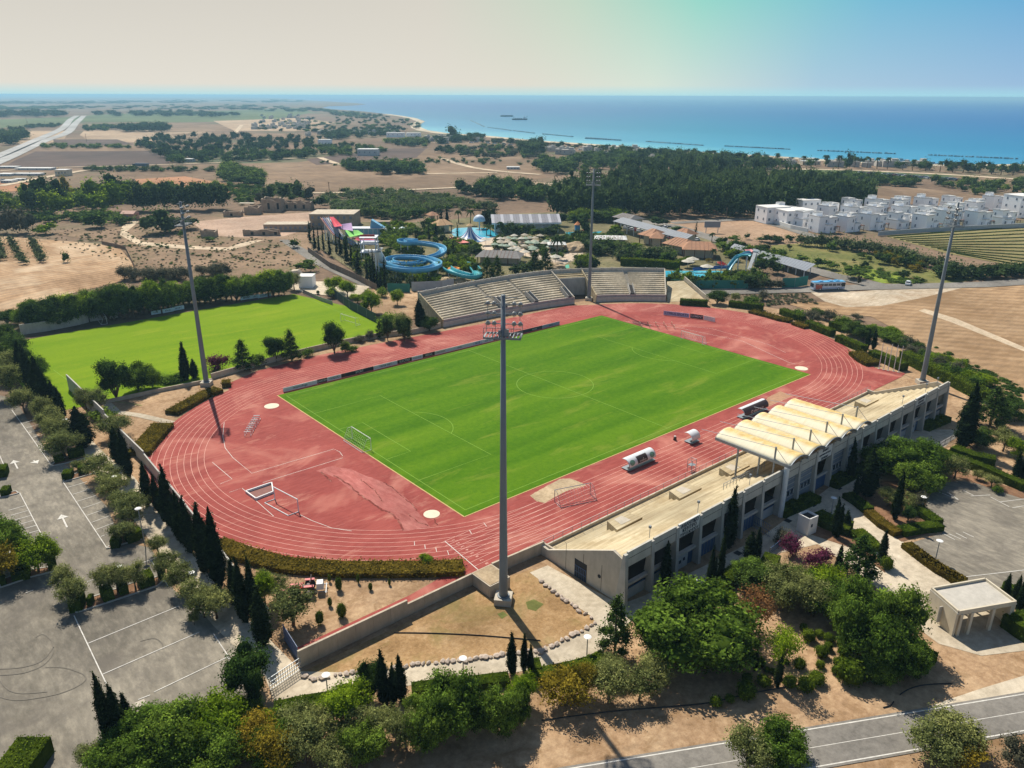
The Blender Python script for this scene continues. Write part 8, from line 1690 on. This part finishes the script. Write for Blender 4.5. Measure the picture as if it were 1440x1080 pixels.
flat('paved_terrace', [cP(1180, 380), cP(1240, 310), cQ(330, 300), cQ(420, 340), cQ(900, 340), cQ(1080, 400), cQ(1080, 480), cQ(900, 560), cQ(560, 470), cQ(380, 450), cQ(0, 380)], m_pave, .244)
flat('pool', [cQ(-40, 270), cQ(0, 245), cQ(120, 238), cQ(260, 245), cQ(370, 290), cQ(340, 320), cQ(230, 335), cQ(200, 358), cQ(100, 362), cQ(0, 335)], m_pool, .256)
flat('pool', [cR(440, 545), cR(900, 545), cR(990, 560), cR(1020, 600), cR(930, 640), cR(560, 640), cR(440, 600)], m_pool, .256); flat('pool', [cQ(380, 465), cQ(440, 455), cQ(500, 470), cQ(480, 490), cQ(400, 482)], mat('pool_shallow', srgb(140, 200, 200), .15), .256)
flat('pool', [cQ(930, 280), cQ(1050, 275), cQ(1060, 300), cQ(940, 305)], m_pool, .256); flat('pool', [cQ(880, 570), cQ(960, 550), cQ(965, 580), cQ(890, 595)], mat('pool_green', srgb(70, 168, 140), .15), .256); flat('pool', [cQ(1150, 280), cQ(1240, 270), cQ(1200, 300)], m_pool, .256); flat('pool', [cR(360, 470), cR(500, 465), cR(500, 490), cR(380, 492)], mat('pool_shallow', srgb(140, 200, 200), .15), .256)
flat('paving', [cR(440, 690), cR(560, 660), cR(930, 640), cR(1290, 600), cR(1300, 660), cR(1100, 700)], m_pave, .25)
p = place(*cQ(140, 355)); cone = thing('cone_slide', 'blue and white striped cone slide standing in a round pool', 'water slide', (p.x+2, p.y+4, .3)); NR_ = 20
for k in range(NR_):
 a0 = 2*math.pi*k/NR_; a1 = 2*math.pi*(k+1)/NR_; mb = MB()
 for j in range(8):
  t0, t1 = j/8, (j+1)/8; r0 = 1+7.6*t0**1.5; r1 = 1+7.6*t1**1.5; z0 = 5.6*(1-t0)**1.7+.1; z1 = 5.6*(1-t1)**1.7+.1
  mb.quad((r0*math.cos(a0), r0*math.sin(a0), z0), (r1*math.cos(a0), r1*math.sin(a0), z1), (r1*math.cos(a1), r1*math.sin(a1), z1), (r0*math.cos(a1), r0*math.sin(a1), z0))
 mb.build('slide_lane', m_slw if k % 2 else mat('stripe_blue', srgb(44, 96, 158), .4, .05, 1), cone)
mb = MB(); mb.tube([(0, 0, 5.4), (0, 0, 6.6)], .9, 10); mb.build('tower', m_cream, cone); mb = MB(); mb.tube([(0, 0, 6.6), (0, 0, 7.6)], [1.7, .1], 12); mb.build('thatch_roof', mat('thatch', srgb(190, 160, 120), .95), cone)
p = place(*cQ(205, 250)); o = thing('water_dome', 'large pale umbrella-shaped water fountain behind the cone slide', 'fountain', (p.x, p.y, .2)); mb = MB()
vs = []; n = 16
for j in range(7):
 a = j/6*math.pi/2
 for k in range(n): vs.append((3.2*math.sin(a)*math.cos(2*math.pi*k/n), 3.2*math.sin(a)*math.sin(2*math.pi*k/n), 4+3.2*math.cos(a)))
mb.add(vs, [(j*n+k, (j+1)*n+k, (j+1)*n+(k+1) % n, j*n+(k+1) % n) for j in range(6) for k in range(n)]); mb.build('dome', mat('spray_white', srgb(196, 208, 220), .5), o, True); mb = MB(); mb.tube([(0, 0, 0), (0, 0, 7)], .3, 8); mb.build('stem', m_slw, o)
def trough(path, w_, m_, name, par, h_=.9, lift=None, floor=None):
 pts = [Vector(q) for q in smooth_path(path, 7)]; n = len(pts); prof = [(-.5, 1), (-.5, .35), (-.36, .08), (0, 0), (.36, .08), (.5, .35), (.5, 1)]; prof2 = [(.58, 1), (.58, .2), (.3, -.18), (-.3, -.18), (-.58, .2), (-.58, 1)]
 pr = prof+prof2; mb = MB()
 for i, p_ in enumerate(pts):
  d_ = (pts[min(i+1, n-1)]-pts[max(0, i-1)]); q = Vector((-d_.y, d_.x, 0)).normalized()
  for a, b in pr: mb.v.append(tuple(p_+q*a*w_+Vector((0, 0, b*h_))))
 m__ = len(pr)
 for i in range(n-1):
  for k in range(m__):
   a, b = i*m__+k, i*m__+(k+1) % m__; mb.f.append((a, a+m__, b+m__, b)); mb.mi.append(0)
 o = mb.build(name, m_, par, True)
 for i in range(3, n, 9):
  if pts[i].z > 2: s_ = MB(); s_.tube([tuple(pts[i])[:2]+(0,), tuple(pts[i])], .22, 6); s_.build('support', m_slw, par)
 return o
def P3(q, z): g_ = G(*q, z); return (g_.x, g_.y, z)
sl = thing('loop_slide', 'wide blue water slide winding in loops above the trees', 'water slide', (0, 0, .2))
trough([P3(cP(650, 570), 5), P3(cP(700, 590), 4.8), P3(cP(790, 612), 4.6), P3(cP(900, 622), 4.4), P3(cP(1010, 615), 4.3), P3(cP(1095, 590), 4.2), P3(cP(1110, 560), 4.1), P3(cP(1040, 530), 4), P3(cP(930, 515), 4), P3(cP(800, 512), 3.9), P3(cP(720, 525), 3.8), P3(cP(705, 550), 3.6), P3(cP(800, 572), 3.4), P3(cP(930, 568), 3.2), P3(cP(1000, 552), 3)], 3.0, m_sl, 'lower_loop', sl, 1.6)
trough([P3(cP(980, 525), 3.4), P3(cP(1060, 510), 3.6), P3(cP(1130, 485), 3.8), P3(cP(1160, 450), 4), P3(cP(1130, 418), 4.2), P3(cP(1030, 397), 4.4), P3(cP(930, 387), 4.6), P3(cP(850, 390), 4.8), P3(cP(800, 374), 5), P3(cP(850, 365), 5.1), P3(cP(930, 372), 5.2)], 2.6, m_sl, 'upper_loop', sl, 1.5)
trough([P3(cP(1190, 600), 3), P3(cP(1230, 625), 2.8), P3(cP(1300, 650), 2.5), P3(cP(1400, 672), 2.2), P3(cP(1450, 655), 2), P3(cP(1430, 610), 1.8), P3(cP(1380, 575), 1.6), P3(cP(1280, 560), 1.5)], 3.2, m_sl2, 'bowl_run', sl, 1.4)
trough([P3(cP(580, 455), 11), P3(cP(600, 490), 9), P3(cP(620, 530), 6.5), P3(cP(645, 570), 4)], 4.2, m_slw, 'white_ramp', sl, 1.0)
bw = thing('orange_raft', 'round orange raft in the pale blue bowl', 'raft', P3(cP(1250, 590), 2.6)); mb = MB(); mb.tube([(2*math.cos(a), 2*math.sin(a), 0) for a in np.linspace(0, 6.28, 14)], .5, 6); mb.build('ring', mat('orange_vinyl', srgb(230, 150, 70), .4), bw); boxpart(bw, 'floor', (0, 0, -.1), (2.6, 2.6, .1), mat('orange_vinyl', srgb(230, 150, 70), .4))
tw = thing('slide_tower', 'red and white starting tower at the top of the white ramp', 'tower', (*place(*cP(545, 520))[:2], .2), rad(-40))
for a, b in ((-3, -3), (3, -3), (3, 3), (-3, 3)): boxpart(tw, 'post', (a, b, 5), (.4, .4, 10), m_slw)
for z in (4, 7.5, 10): boxpart(tw, 'deck', (0, 0, z), (7, 7, .3), m_slw)
boxpart(tw, 'red_rail', (0, -3.4, 11), (6, .3, .8), mat('print_red2', srgb(186, 70, 64), .5)); boxpart(tw, 'stair', (4.5, -2, 5), (1.6, 8, .3), m_steel)
sr = thing('racing_slide', 'steep blue and green double slide running down to the cyan pool', 'water slide', (0, 0, .2))
for off, m_ in ((0, m_sl2), (14, mat('slide_deep_blue', srgb(56, 96, 150), .35)), (26, m_sl2)):
 trough([P3(cR(1165+off*.2, 425-off), 6.5), P3(cR(1110, 425-off*.6), 6), P3(cR(1060, 450-off*.5), 4.5), P3(cR(1015, 500-off*.4), 2.6), P3(cR(985, 545-off*.3), 1)], 1.6, m_, 'slide_run', sr, .8)
trough([P3(cR(985, 525), 2), P3(cR(900, 528), 1.6), P3(cR(800, 535), 1.4), P3(cR(690, 545), 1)], 2.0, mat('slide_deep_blue', srgb(56, 96, 150), .35), 'run_out', sr, .8)
tw = thing('stair_tower', 'grey steel stair behind the double slide', 'stairs', (*place(*cR(1180, 520))[:2], .2), rad(20))
mb = MB(); mb.beam((-4, 0, 0), (4, 0, 5.8), 1.4, .25); mb.build('stair_flight', m_steel, tw); boxpart(tw, 'deck', (5.2, 0, 5.9), (3, 2.4, .25), m_steel)
for x in (4, 7): boxpart(tw, 'post', (x, 0, 2.9), (.25, .25, 5.8), m_slw)
bl2 = thing('wave_building', 'pale blue stepped pool building with a pointed ramp behind the coloured sails', 'building', (*place(*cP(500, 300))[:2], .2), rad(-40))
boxpart(bl2, 'walls', (0, 0, 1.6), (19, 5, 3.2), mat('pale_blue_render', srgb(150, 198, 216), .7)); boxpart(bl2, 'roof', (0, 0, 3.4), (20, 6, .3), m_slw)
for k in range(9): boxpart(bl2, 'column', (-9+k*2.25, -2.8, 1.6), (.35, .35, 3.2), m_slw)
mb = MB(); mb.add([(3, -2, 3.6), (10, -2, 3.6), (3.8, -2, 7.5), (3, 2, 3.6), (10, 2, 3.6), (3.8, 2, 7.5)], [(0, 1, 2), (5, 4, 3), (0, 3, 4, 1), (1, 4, 5, 2), (2, 5, 3, 0)]); mb.build('ramp', mat('slide_pale_blue', srgb(120, 176, 210), .4), bl2)
o = bld('changing_rooms', 'low white and turquoise block right of the stepped pool building', 'building', *cP(690, 300), (7, 5, 3), rad(-40), m_slw, m_slw, 3)
def sail(q, z, col, label, i):
 P_ = [Vector(P3(a, z+dz_)) for a, dz_ in q]; c_ = sum(P_, Vector())/len(P_); n = 6; mb = MB(); vs = []
 for i_ in range(n+1):
  for j in range(n+1):
   u, v = i_/n, j/n; p_ = P_[0].lerp(P_[1], u).lerp(P_[3].lerp(P_[2], u), v); sag = -1.2*math.sin(math.pi*u)*math.sin(math.pi*v)
   vs.append((p_.x-c_.x, p_.y-c_.y, p_.z+sag))
 for lay in (0, -.05): mb.add([(a, b, c+lay) for a, b, c in vs], [((a*(n+1)+b), ((a+1)*(n+1)+b), ((a+1)*(n+1)+b+1), (a*(n+1)+b+1)) for a in range(n) for b in range(n)])
 t_ = thing('shade_sail', label, 'sail', (c_.x, c_.y, 0)); mb.build('cloth', mat('sail_'+str(i), col, .8, .05, .5), t_)
 mb = MB()
 for p_ in P_: mb.tube([(p_.x-c_.x, p_.y-c_.y, 0), (p_.x-c_.x, p_.y-c_.y, p_.z+.2)], .14, 6)
 mb.build('mast', m_steel, t_)
sail([(cP(200, 150), 2), (cP(235, 150), 2), (cP(310, 225), 0), (cP(240, 235), 0)], 9, srgb(206, 68, 84), 'crimson sail at the top of the coloured row', 0)
sail([(cP(270, 215), 1), (cP(385, 200), 1), (cP(400, 270), 0), (cP(250, 245), 0)], 8, srgb(160, 132, 168), 'mauve sail below the crimson one', 1)
sail([(cP(330, 262), 1), (cP(440, 262), 1), (cP(490, 295), 0), (cP(370, 320), 0)], 7, srgb(130, 202, 96), 'lime green sail in the coloured row', 2)
sail([(cP(390, 330), 0), (cP(480, 312), 1), (cP(600, 345), 0), (cP(440, 350), 0)], 6, srgb(204, 84, 96), 'red and orange sail by the white mast', 3)
sail([(cP(450, 345), 0), (cP(590, 345), 1), (cP(615, 385), 0), (cP(480, 380), 0)], 6, srgb(176, 158, 196), 'lilac sail over the starting tower', 4)
sail([(cP(150, 150), 1), (cP(190, 140), 1), (cP(225, 150), 0), (cP(180, 158), 0)], 10, srgb(222, 160, 120), 'small orange sail above the crimson one', 5)
sail([(cR(885, 470), 0), (cR(930, 462), 1), (cR(975, 490), 0), (cR(930, 497), 0)], 4, srgb(200, 92, 84), 'coral red sail beside the cyan pool', 6)
sail([(cR(1120, 365), 0), (cR(1180, 362), 0), (cR(1210, 385), 0), (cR(1140, 388), 0)], 4, srgb(206, 140, 140), 'pink sail at the top of the double slide', 7)
sail([(cP(1210, 320), 0), (cP(1260, 318), 0), (cP(1380, 365), 0), (cP(1300, 372), 0)], 4, srgb(214, 130, 120), 'long salmon sail left of the cone slide', 8)
ln_ = thing('lane_slide', 'multi-lane pale slide running down beside the coloured sails', 'water slide', (0, 0, .2))
for k, cc_ in enumerate((srgb(206, 150, 130), srgb(170, 160, 190), srgb(150, 190, 206), srgb(206, 196, 190))):
 trough([P3(cP(140+k*16, 165), 10), P3(cP(190+k*16, 235), 7), P3(cP(250+k*16, 310), 4), P3(cP(330+k*16, 360), 2), P3(cP(400+k*16, 400), 1)], 1.8, mat('lane_%d' % k, cc_, .5), 'slide_lane', ln_, .6)
o = thing('striped_dome', 'small striped dome behind the loop slide', 'play dome', (*place(*cP(815, 290))[:2], .2)); n = 16
for k in range(n):
 mb = MB()
 for j in range(6):
  a, b = j/6*math.pi/2, (j+1)/6*math.pi/2; f = lambda a_, k_: (2.4*math.cos(a_)*math.cos(2*math.pi*k_/n), 2.4*math.cos(a_)*math.sin(2*math.pi*k_/n), 3.4*math.sin(a_)); mb.quad(f(a, k), f(a, k+1), f(b, k+1), f(b, k))
 mb.build('gore', m_slw if k % 2 else mat('stripe_green', srgb(130, 170, 160), .6), o)
o = thing('play_castle', 'orange and blue play tower by the small pool right of the hall', 'play tower', (*place(*cQ(1030, 290))[:2], .2), rad(-30)); boxpart(o, 'tower', (0, 0, 2.2), (2.2, 2.2, 4.4), mat('print_blue', srgb(70, 130, 170), .5)); mb = MB(); mb.tube([(0, 0, 4.4), (0, 0, 6)], [1.8, .1], 8); mb.build('spire', mat('orange_roof', srgb(214, 130, 70), .6), o); boxpart(o, 'slide', (2.2, -1.4, 1.8), (3.4, .8, .3), mat('print_red2', srgb(186, 70, 64), .5))
for i_, (n_, q_, ks_) in enumerate(((100, [cP(420, 420), cP(700, 560), cP(1120, 640), cP(1100, 720), cP(690, 740), cP(640, 740), cP(380, 500)], ('far_round', 'far_bright', 'far_olive')), (60, [cP(640, 240), cP(1100, 240), cP(1180, 330), cP(760, 350), cP(640, 330)], ('far_round', 'far_dark', 'far_bright')), (60, [cP(1130, 600), cQ(-20, 640), cQ(180, 640), cQ(160, 560), cP(1180, 500)], ('far_bright', 'far_dark')), (70, [cQ(880, 330), cQ(1440, 320), cR(80, 330), cR(60, 400), cQ(900, 420)], ('far_round', 'far_dark')), (60, [cR(480, 640), cR(1290, 620), cR(1300, 690), cR(480, 700)], ('far_dark', 'far_round', 'far_bright')), (60, [cR(880, 330), cR(1000, 330), cR(1440, 460), cR(1440, 560), cR(1200, 480), cR(1000, 420)], ('far_round', 'far_dark', 'far_bright')))):
 scatter(list(ks_), n_, q_, (2.6, 5), (3.2, 5.5), ['green tree among the supports of the loop slide', 'green garden tree between the sails and the cone slide', 'green garden tree between the loop slide and the curved stand', 'garden tree in the right half of the water park', 'tree along the pool side road fence', 'garden tree between the solar roofs'][i_], 'water park garden trees %s' % 'abcdef'[i_], 70+i_)
def parasol(col, i):
 mb = MB(); mb.tube([(0, 0, 0), (0, 0, 2.4)], .06, 5); mb.cur = 1; mb.tube([(0, 0, 2.0), (0, 0, 2.75)], [1.7, .06], 8); me = mb.mesh('parasol'); me.materials.append(m_whitep); me.materials.append(mat('parasol_%d' % i, col, .8)); return me
pz = [parasol(c, i) for i, c in enumerate((srgb(186, 180, 164), srgb(170, 160, 140), srgb(140, 156, 136)))]
for k in range(40):
 while True:
  x = r_.uniform(300, 900); y = r_.uniform(320, 500)
  if abs(y-410) < 90*(1-abs(x-600)/420): break
 p = place(*cQ(x, y)); o = link('parasol', pz[k % 3 if k % 5 else 2]); o.location = (p.x, p.y, .25); o.scale = (1.15, 1.15, 1.1); tag(o, 'pale sun parasol on the terraces in the middle of the water park', 'parasol', 'parasols on the park terraces')
for q, lab in ((cQ(260, 390), 'white parasol below the cone slide'), (cQ(845, 540), 'white parasol behind the curved stand by the green pool'), (cR(680, 500), 'white parasol by the cyan pool'), (cR(640, 520), 'pale green parasol by the cyan pool'), (cR(800, 565), 'white parasol at the pool edge, right'), (cR(560, 640), 'white parasol before the dark bushes')):
 p = place(*q); o = link('parasol', pz[0]); o.location = (p.x, p.y, .25); o.scale = (1.6, 1.6, 1.3); tag(o, lab, 'parasol')
scatter(['far_shrub', 'far_olive'], 130, [cQ(300, 330), cQ(900, 330), cQ(1000, 420), cQ(880, 520), cQ(560, 470), cQ(320, 430)], (1.2, 2.4), (2.0, 3.4), 'low green bush between the parasols', 'bushes between the parasols', 61)
for q, s_, lab in ((cP(1160, 700), 3.2, 'pale artificial rock pile below the loop slide'), (cP(1320, 700), 2.8, 'yellowish artificial rock pile by the blue bowl'), (cQ(840, 590), 4, 'beige artificial rock by the green pool'), (cQ(1020, 430), 6, 'sandy artificial rock hill in the water park')):
 bm = bmesh.new(); bmesh.ops.create_icosphere(bm, subdivisions=3, radius=s_)
 for vv in bm.verts: vv.co *= random.uniform(.85, 1.08)
 me = bpy.data.meshes.new('rock_pile'); bm.to_mesh(me); bm.free(); p = place(*q); o = link('rock_pile', me, None, m_sand); o.location = (p.x, p.y, .2); o.scale = (1.3, 1, .6); tag(o, lab, 'rocks')
m_gf = mat('green_screen_mesh', srgb(52, 122, 108), .8, .1, .4); m_gf2 = mat('dark_screen_mesh', srgb(58, 74, 70), .8, .1, .4)
def fence(pts, h, m_, label, step=5, bars=False):
 pts = gp(pts); t_ = thing('screen_fence', label, 'fence', (*pts[0], .2)); ox, oy = pts[0]; q = resample(pts, step)
 for i in range(len(q)-1):
  mb = MB(); A3 = (q[i][0]-ox, q[i][1]-oy); B3 = (q[i+1][0]-ox, q[i+1][1]-oy)
  if bars:
   for z_ in (.3, h*.5, h): mb.beam((*A3, z_), (*B3, z_), .05, .05)
   for k in range(9): mb.box((A3[0]+(B3[0]-A3[0])*k/9, A3[1]+(B3[1]-A3[1])*k/9, h/2), (.04, .04, h))
  else: mb.beam((*A3, h/2), (*B3, h/2), .06, h)
  mb.build('screen', m_, t_); mb = MB(); mb.box((q[i][0]-ox, q[i][1]-oy, h/2+.1), (.1, .1, h+.2)); mb.build('fence_post', m_steel, t_)
fence([cP(690, 785), cP(880, 790)], 3, m_gf, 'turquoise mesh fence left of the curved stand'); fence([cP(895, 780), cP(1150, 770), cP(1250, 745)], 3.2, m_block, 'pale panel fence behind the left end of the curved stand'); fence([cR(450, 690), cR(740, 700), cR(860, 700), cR(1150, 700)], 3, m_gf, 'long green mesh fence along the pool side road'); fence([cL(235, 870), cL(340, 870), cL(450, 850)], 3.5, m_gf, 'dark green mesh fence left of the bus')
fence([cP(20, 450), cP(200, 580), cP(420, 680), cP(600, 775)], 2.2, mat('rusty_mesh', srgb(120, 104, 88), .9), 'brown mesh fence between the service road and the cypress row', 6)
fence([cY(245, 495), cY(330, 560), cY(465, 630)], 3, m_gf2, 'dark netting fence at the right end of the training pitch'); fence([cY(95, 480), cY(185, 520), cY(245, 540)], 1.4, m_steel, 'thin wire fence at the back corner of the training pitch'); fence([cU(860, 565), cU(1060, 610), cU(1140, 770)], 1.6, mat('rusty_mesh', srgb(120, 104, 88), .9), 'old fence across the stubble field and scrub')
fence([cG(1075, 660), cG(1160, 715)], 2.2, m_blue, 'dark blue bar fence at the end of the open bays', 2, True); fence([cF(150, 945), cF(205, 900)], 1.2, m_blue, 'blue handrail at the steps', 2, True); fence([cZ(720, 430), cZ(860, 350)], 1.2, m_whitep, 'pale handrail at the ramp by the tall cypress', 2, True)
p = place(*cR(845, 225)); o = thing('billboard', 'grey billboard standing on the open lot', 'billboard', (p.x, p.y, .2), rad(-40)); boxpart(o, 'panel', (0, 0, 4.2), (8, .3, 3), m_solar); boxpart(o, 'leg', (-3, 0, 1.4), (.3, .3, 2.8), m_steel); boxpart(o, 'leg', (3, 0, 1.4), (.3, .3, 2.8), m_steel)
# sea: breakwaters, ships, boats
m_rk = mat('breakwater_rock', srgb(122, 146, 154), .9, .15, .2)
bws = [(c2(785, 238), c2(845, 266)), (c2(860, 268), c2(960, 282)), (c2(965, 282), c2(1055, 293)), (c2(1090, 296), c2(1215, 308)), (c2(1270, 312), c2(1420, 323)), (c3(70, 315), c3(220, 323)), (c3(325, 328), c3(570, 345)), (c3(655, 347), c3(935, 361)), (c3(1050, 366), c3(1380, 380)), (c4(950, 138), c4(1410, 158))]
for i, (a, b) in enumerate(bws):
 pa = G(*a, -.9); pb = G(*b, -.9); mb = MB(); n = 26; r = random.Random(i)
 for k in range(n):
  q = pa.lerp(pb, (k+.5)/n); mb.box((q.x-pa.x+r.uniform(-1, 1), q.y-pa.y+r.uniform(-1, 1), .6), ((pb-pa).length/n*r.uniform(.6, 1.1), r.uniform(2.5, 4), r.uniform(1.0, 1.9)), math.atan2(pb.y-pa.y, pb.x-pa.x), .7)
 o = mb.build('breakwater', m_rk); o.location = (pa.x, pa.y, -.9); tag(o, ['outermost curved end', 'second stretch from the left', 'third stretch from the left', 'fourth stretch from the left', 'fifth stretch from the left', 'stretch above the pine wood left end', 'long stretch above the pine wood', 'long stretch right of the pine wood top', 'second last stretch at the right', 'last stretch at the right edge'][i]+' of the low dark rock breakwater', 'breakwater', 'breakwaters along the shore')
def ship(q, L, label, crane):
 p = G(*q, -.9); t_ = thing('barge', label, 'ship', (p.x, p.y, -.9), YAW-math.pi/2)
 m_hull = mat('hull_dark', srgb(48, 62, 86), .6); h = L*.075
 mb = MB(); mb.add([(-L/2, -4, h), (L/2, -4, h*1.15), (L/2-2, -3, -.5), (-L/2+3, -3, -.5), (-L/2, 4, h), (L/2, 4, h*1.15), (L/2-2, 3, -.5), (-L/2+3, 3, -.5)], [(0, 1, 2, 3)[::-1], (4, 5, 6, 7), (0, 4, 7, 3)[::-1], (1, 5, 6, 2), (0, 1, 5, 4), (3, 2, 6, 7)[::-1]]); mb.build('hull', m_hull, t_)
 if crane:
  boxpart(t_, 'bridge', (L*.3, 0, h+3), (L*.12, 6, 6), m_slw); boxpart(t_, 'mast', (-L*.35, 0, h+3), (.8, .8, 7), m_hull); mb = MB(); mb.beam((L*.38, 0, h+2), (L*.5, 0, h+8), .8, .8); mb.build('crane', m_hull, t_)
  for k in range(4): boxpart(t_, 'hatch', (-L*.25+k*L*.12, 0, h+.8), (L*.08, 5, 1.6), m_rk)
 else: boxpart(t_, 'deck_load', (0, 0, h+.6), (L*.8, 5, 1.2), m_rk)
ship(c2(992, 236), 46, 'dark cargo barge with a crane anchored off the bay', True); ship(c2(937, 222), 44, 'long low flat barge left behind the cargo barge', False)
for q, L, lab in ((c4(980, 184), 16, 'largest small boat near the shore'), (c4(900, 176), 9, 'small dark boat left of the largest one'), (c4(822, 166), 10, 'small boat farthest out near the shore'), (c4(930, 192), 8, 'small boat nearest the beach')):
 p = G(*q, -.9); t_ = thing('boat', lab, 'boat', (p.x, p.y, -.9), YAW-math.pi/2); mb = MB(); mb.add([(-L/2, -1.4, 1), (L/2, 0, 1.5), (-L/2, 1.4, 1), (-L/2+.4, -.9, -.2), (L/2-1.5, 0, -.2), (-L/2+.4, .9, -.2)], [(0, 1, 2), (5, 4, 3), (0, 3, 4, 1), (1, 4, 5, 2), (2, 5, 3, 0)]); mb.build('hull', m_slw if L > 9 else m_rk, t_); boxpart(t_, 'cabin', (-L*.1, 0, 1.8), (L*.35, 1.8, 1.4), m_rk)
# surf along the beach
strip('surf', resample([(x+9, y-1.5) for x, y in beach], 40), 7, -.6, mat('surf_white', srgb(206, 222, 224), .7, .1, .05))
# air
hz = MB(); hz.box((10000, 12000, 31.9), (110000, 110000, 67.8))
mm, t, o = _nodes('haze_air'); pv = t.nodes.new('ShaderNodeVolumePrincipled'); t.links.new(pv.outputs[0], o.inputs['Volume'])
pv.inputs['Color'].default_value = (.42, .74, .95, 1); pv.inputs['Density'].default_value = 1.25e-4; pv.inputs['Anisotropy'].default_value = .2
o = hz.build('haze', mm); tag(o, 'pale blue sea haze over the plain', None, None, 'stuff')
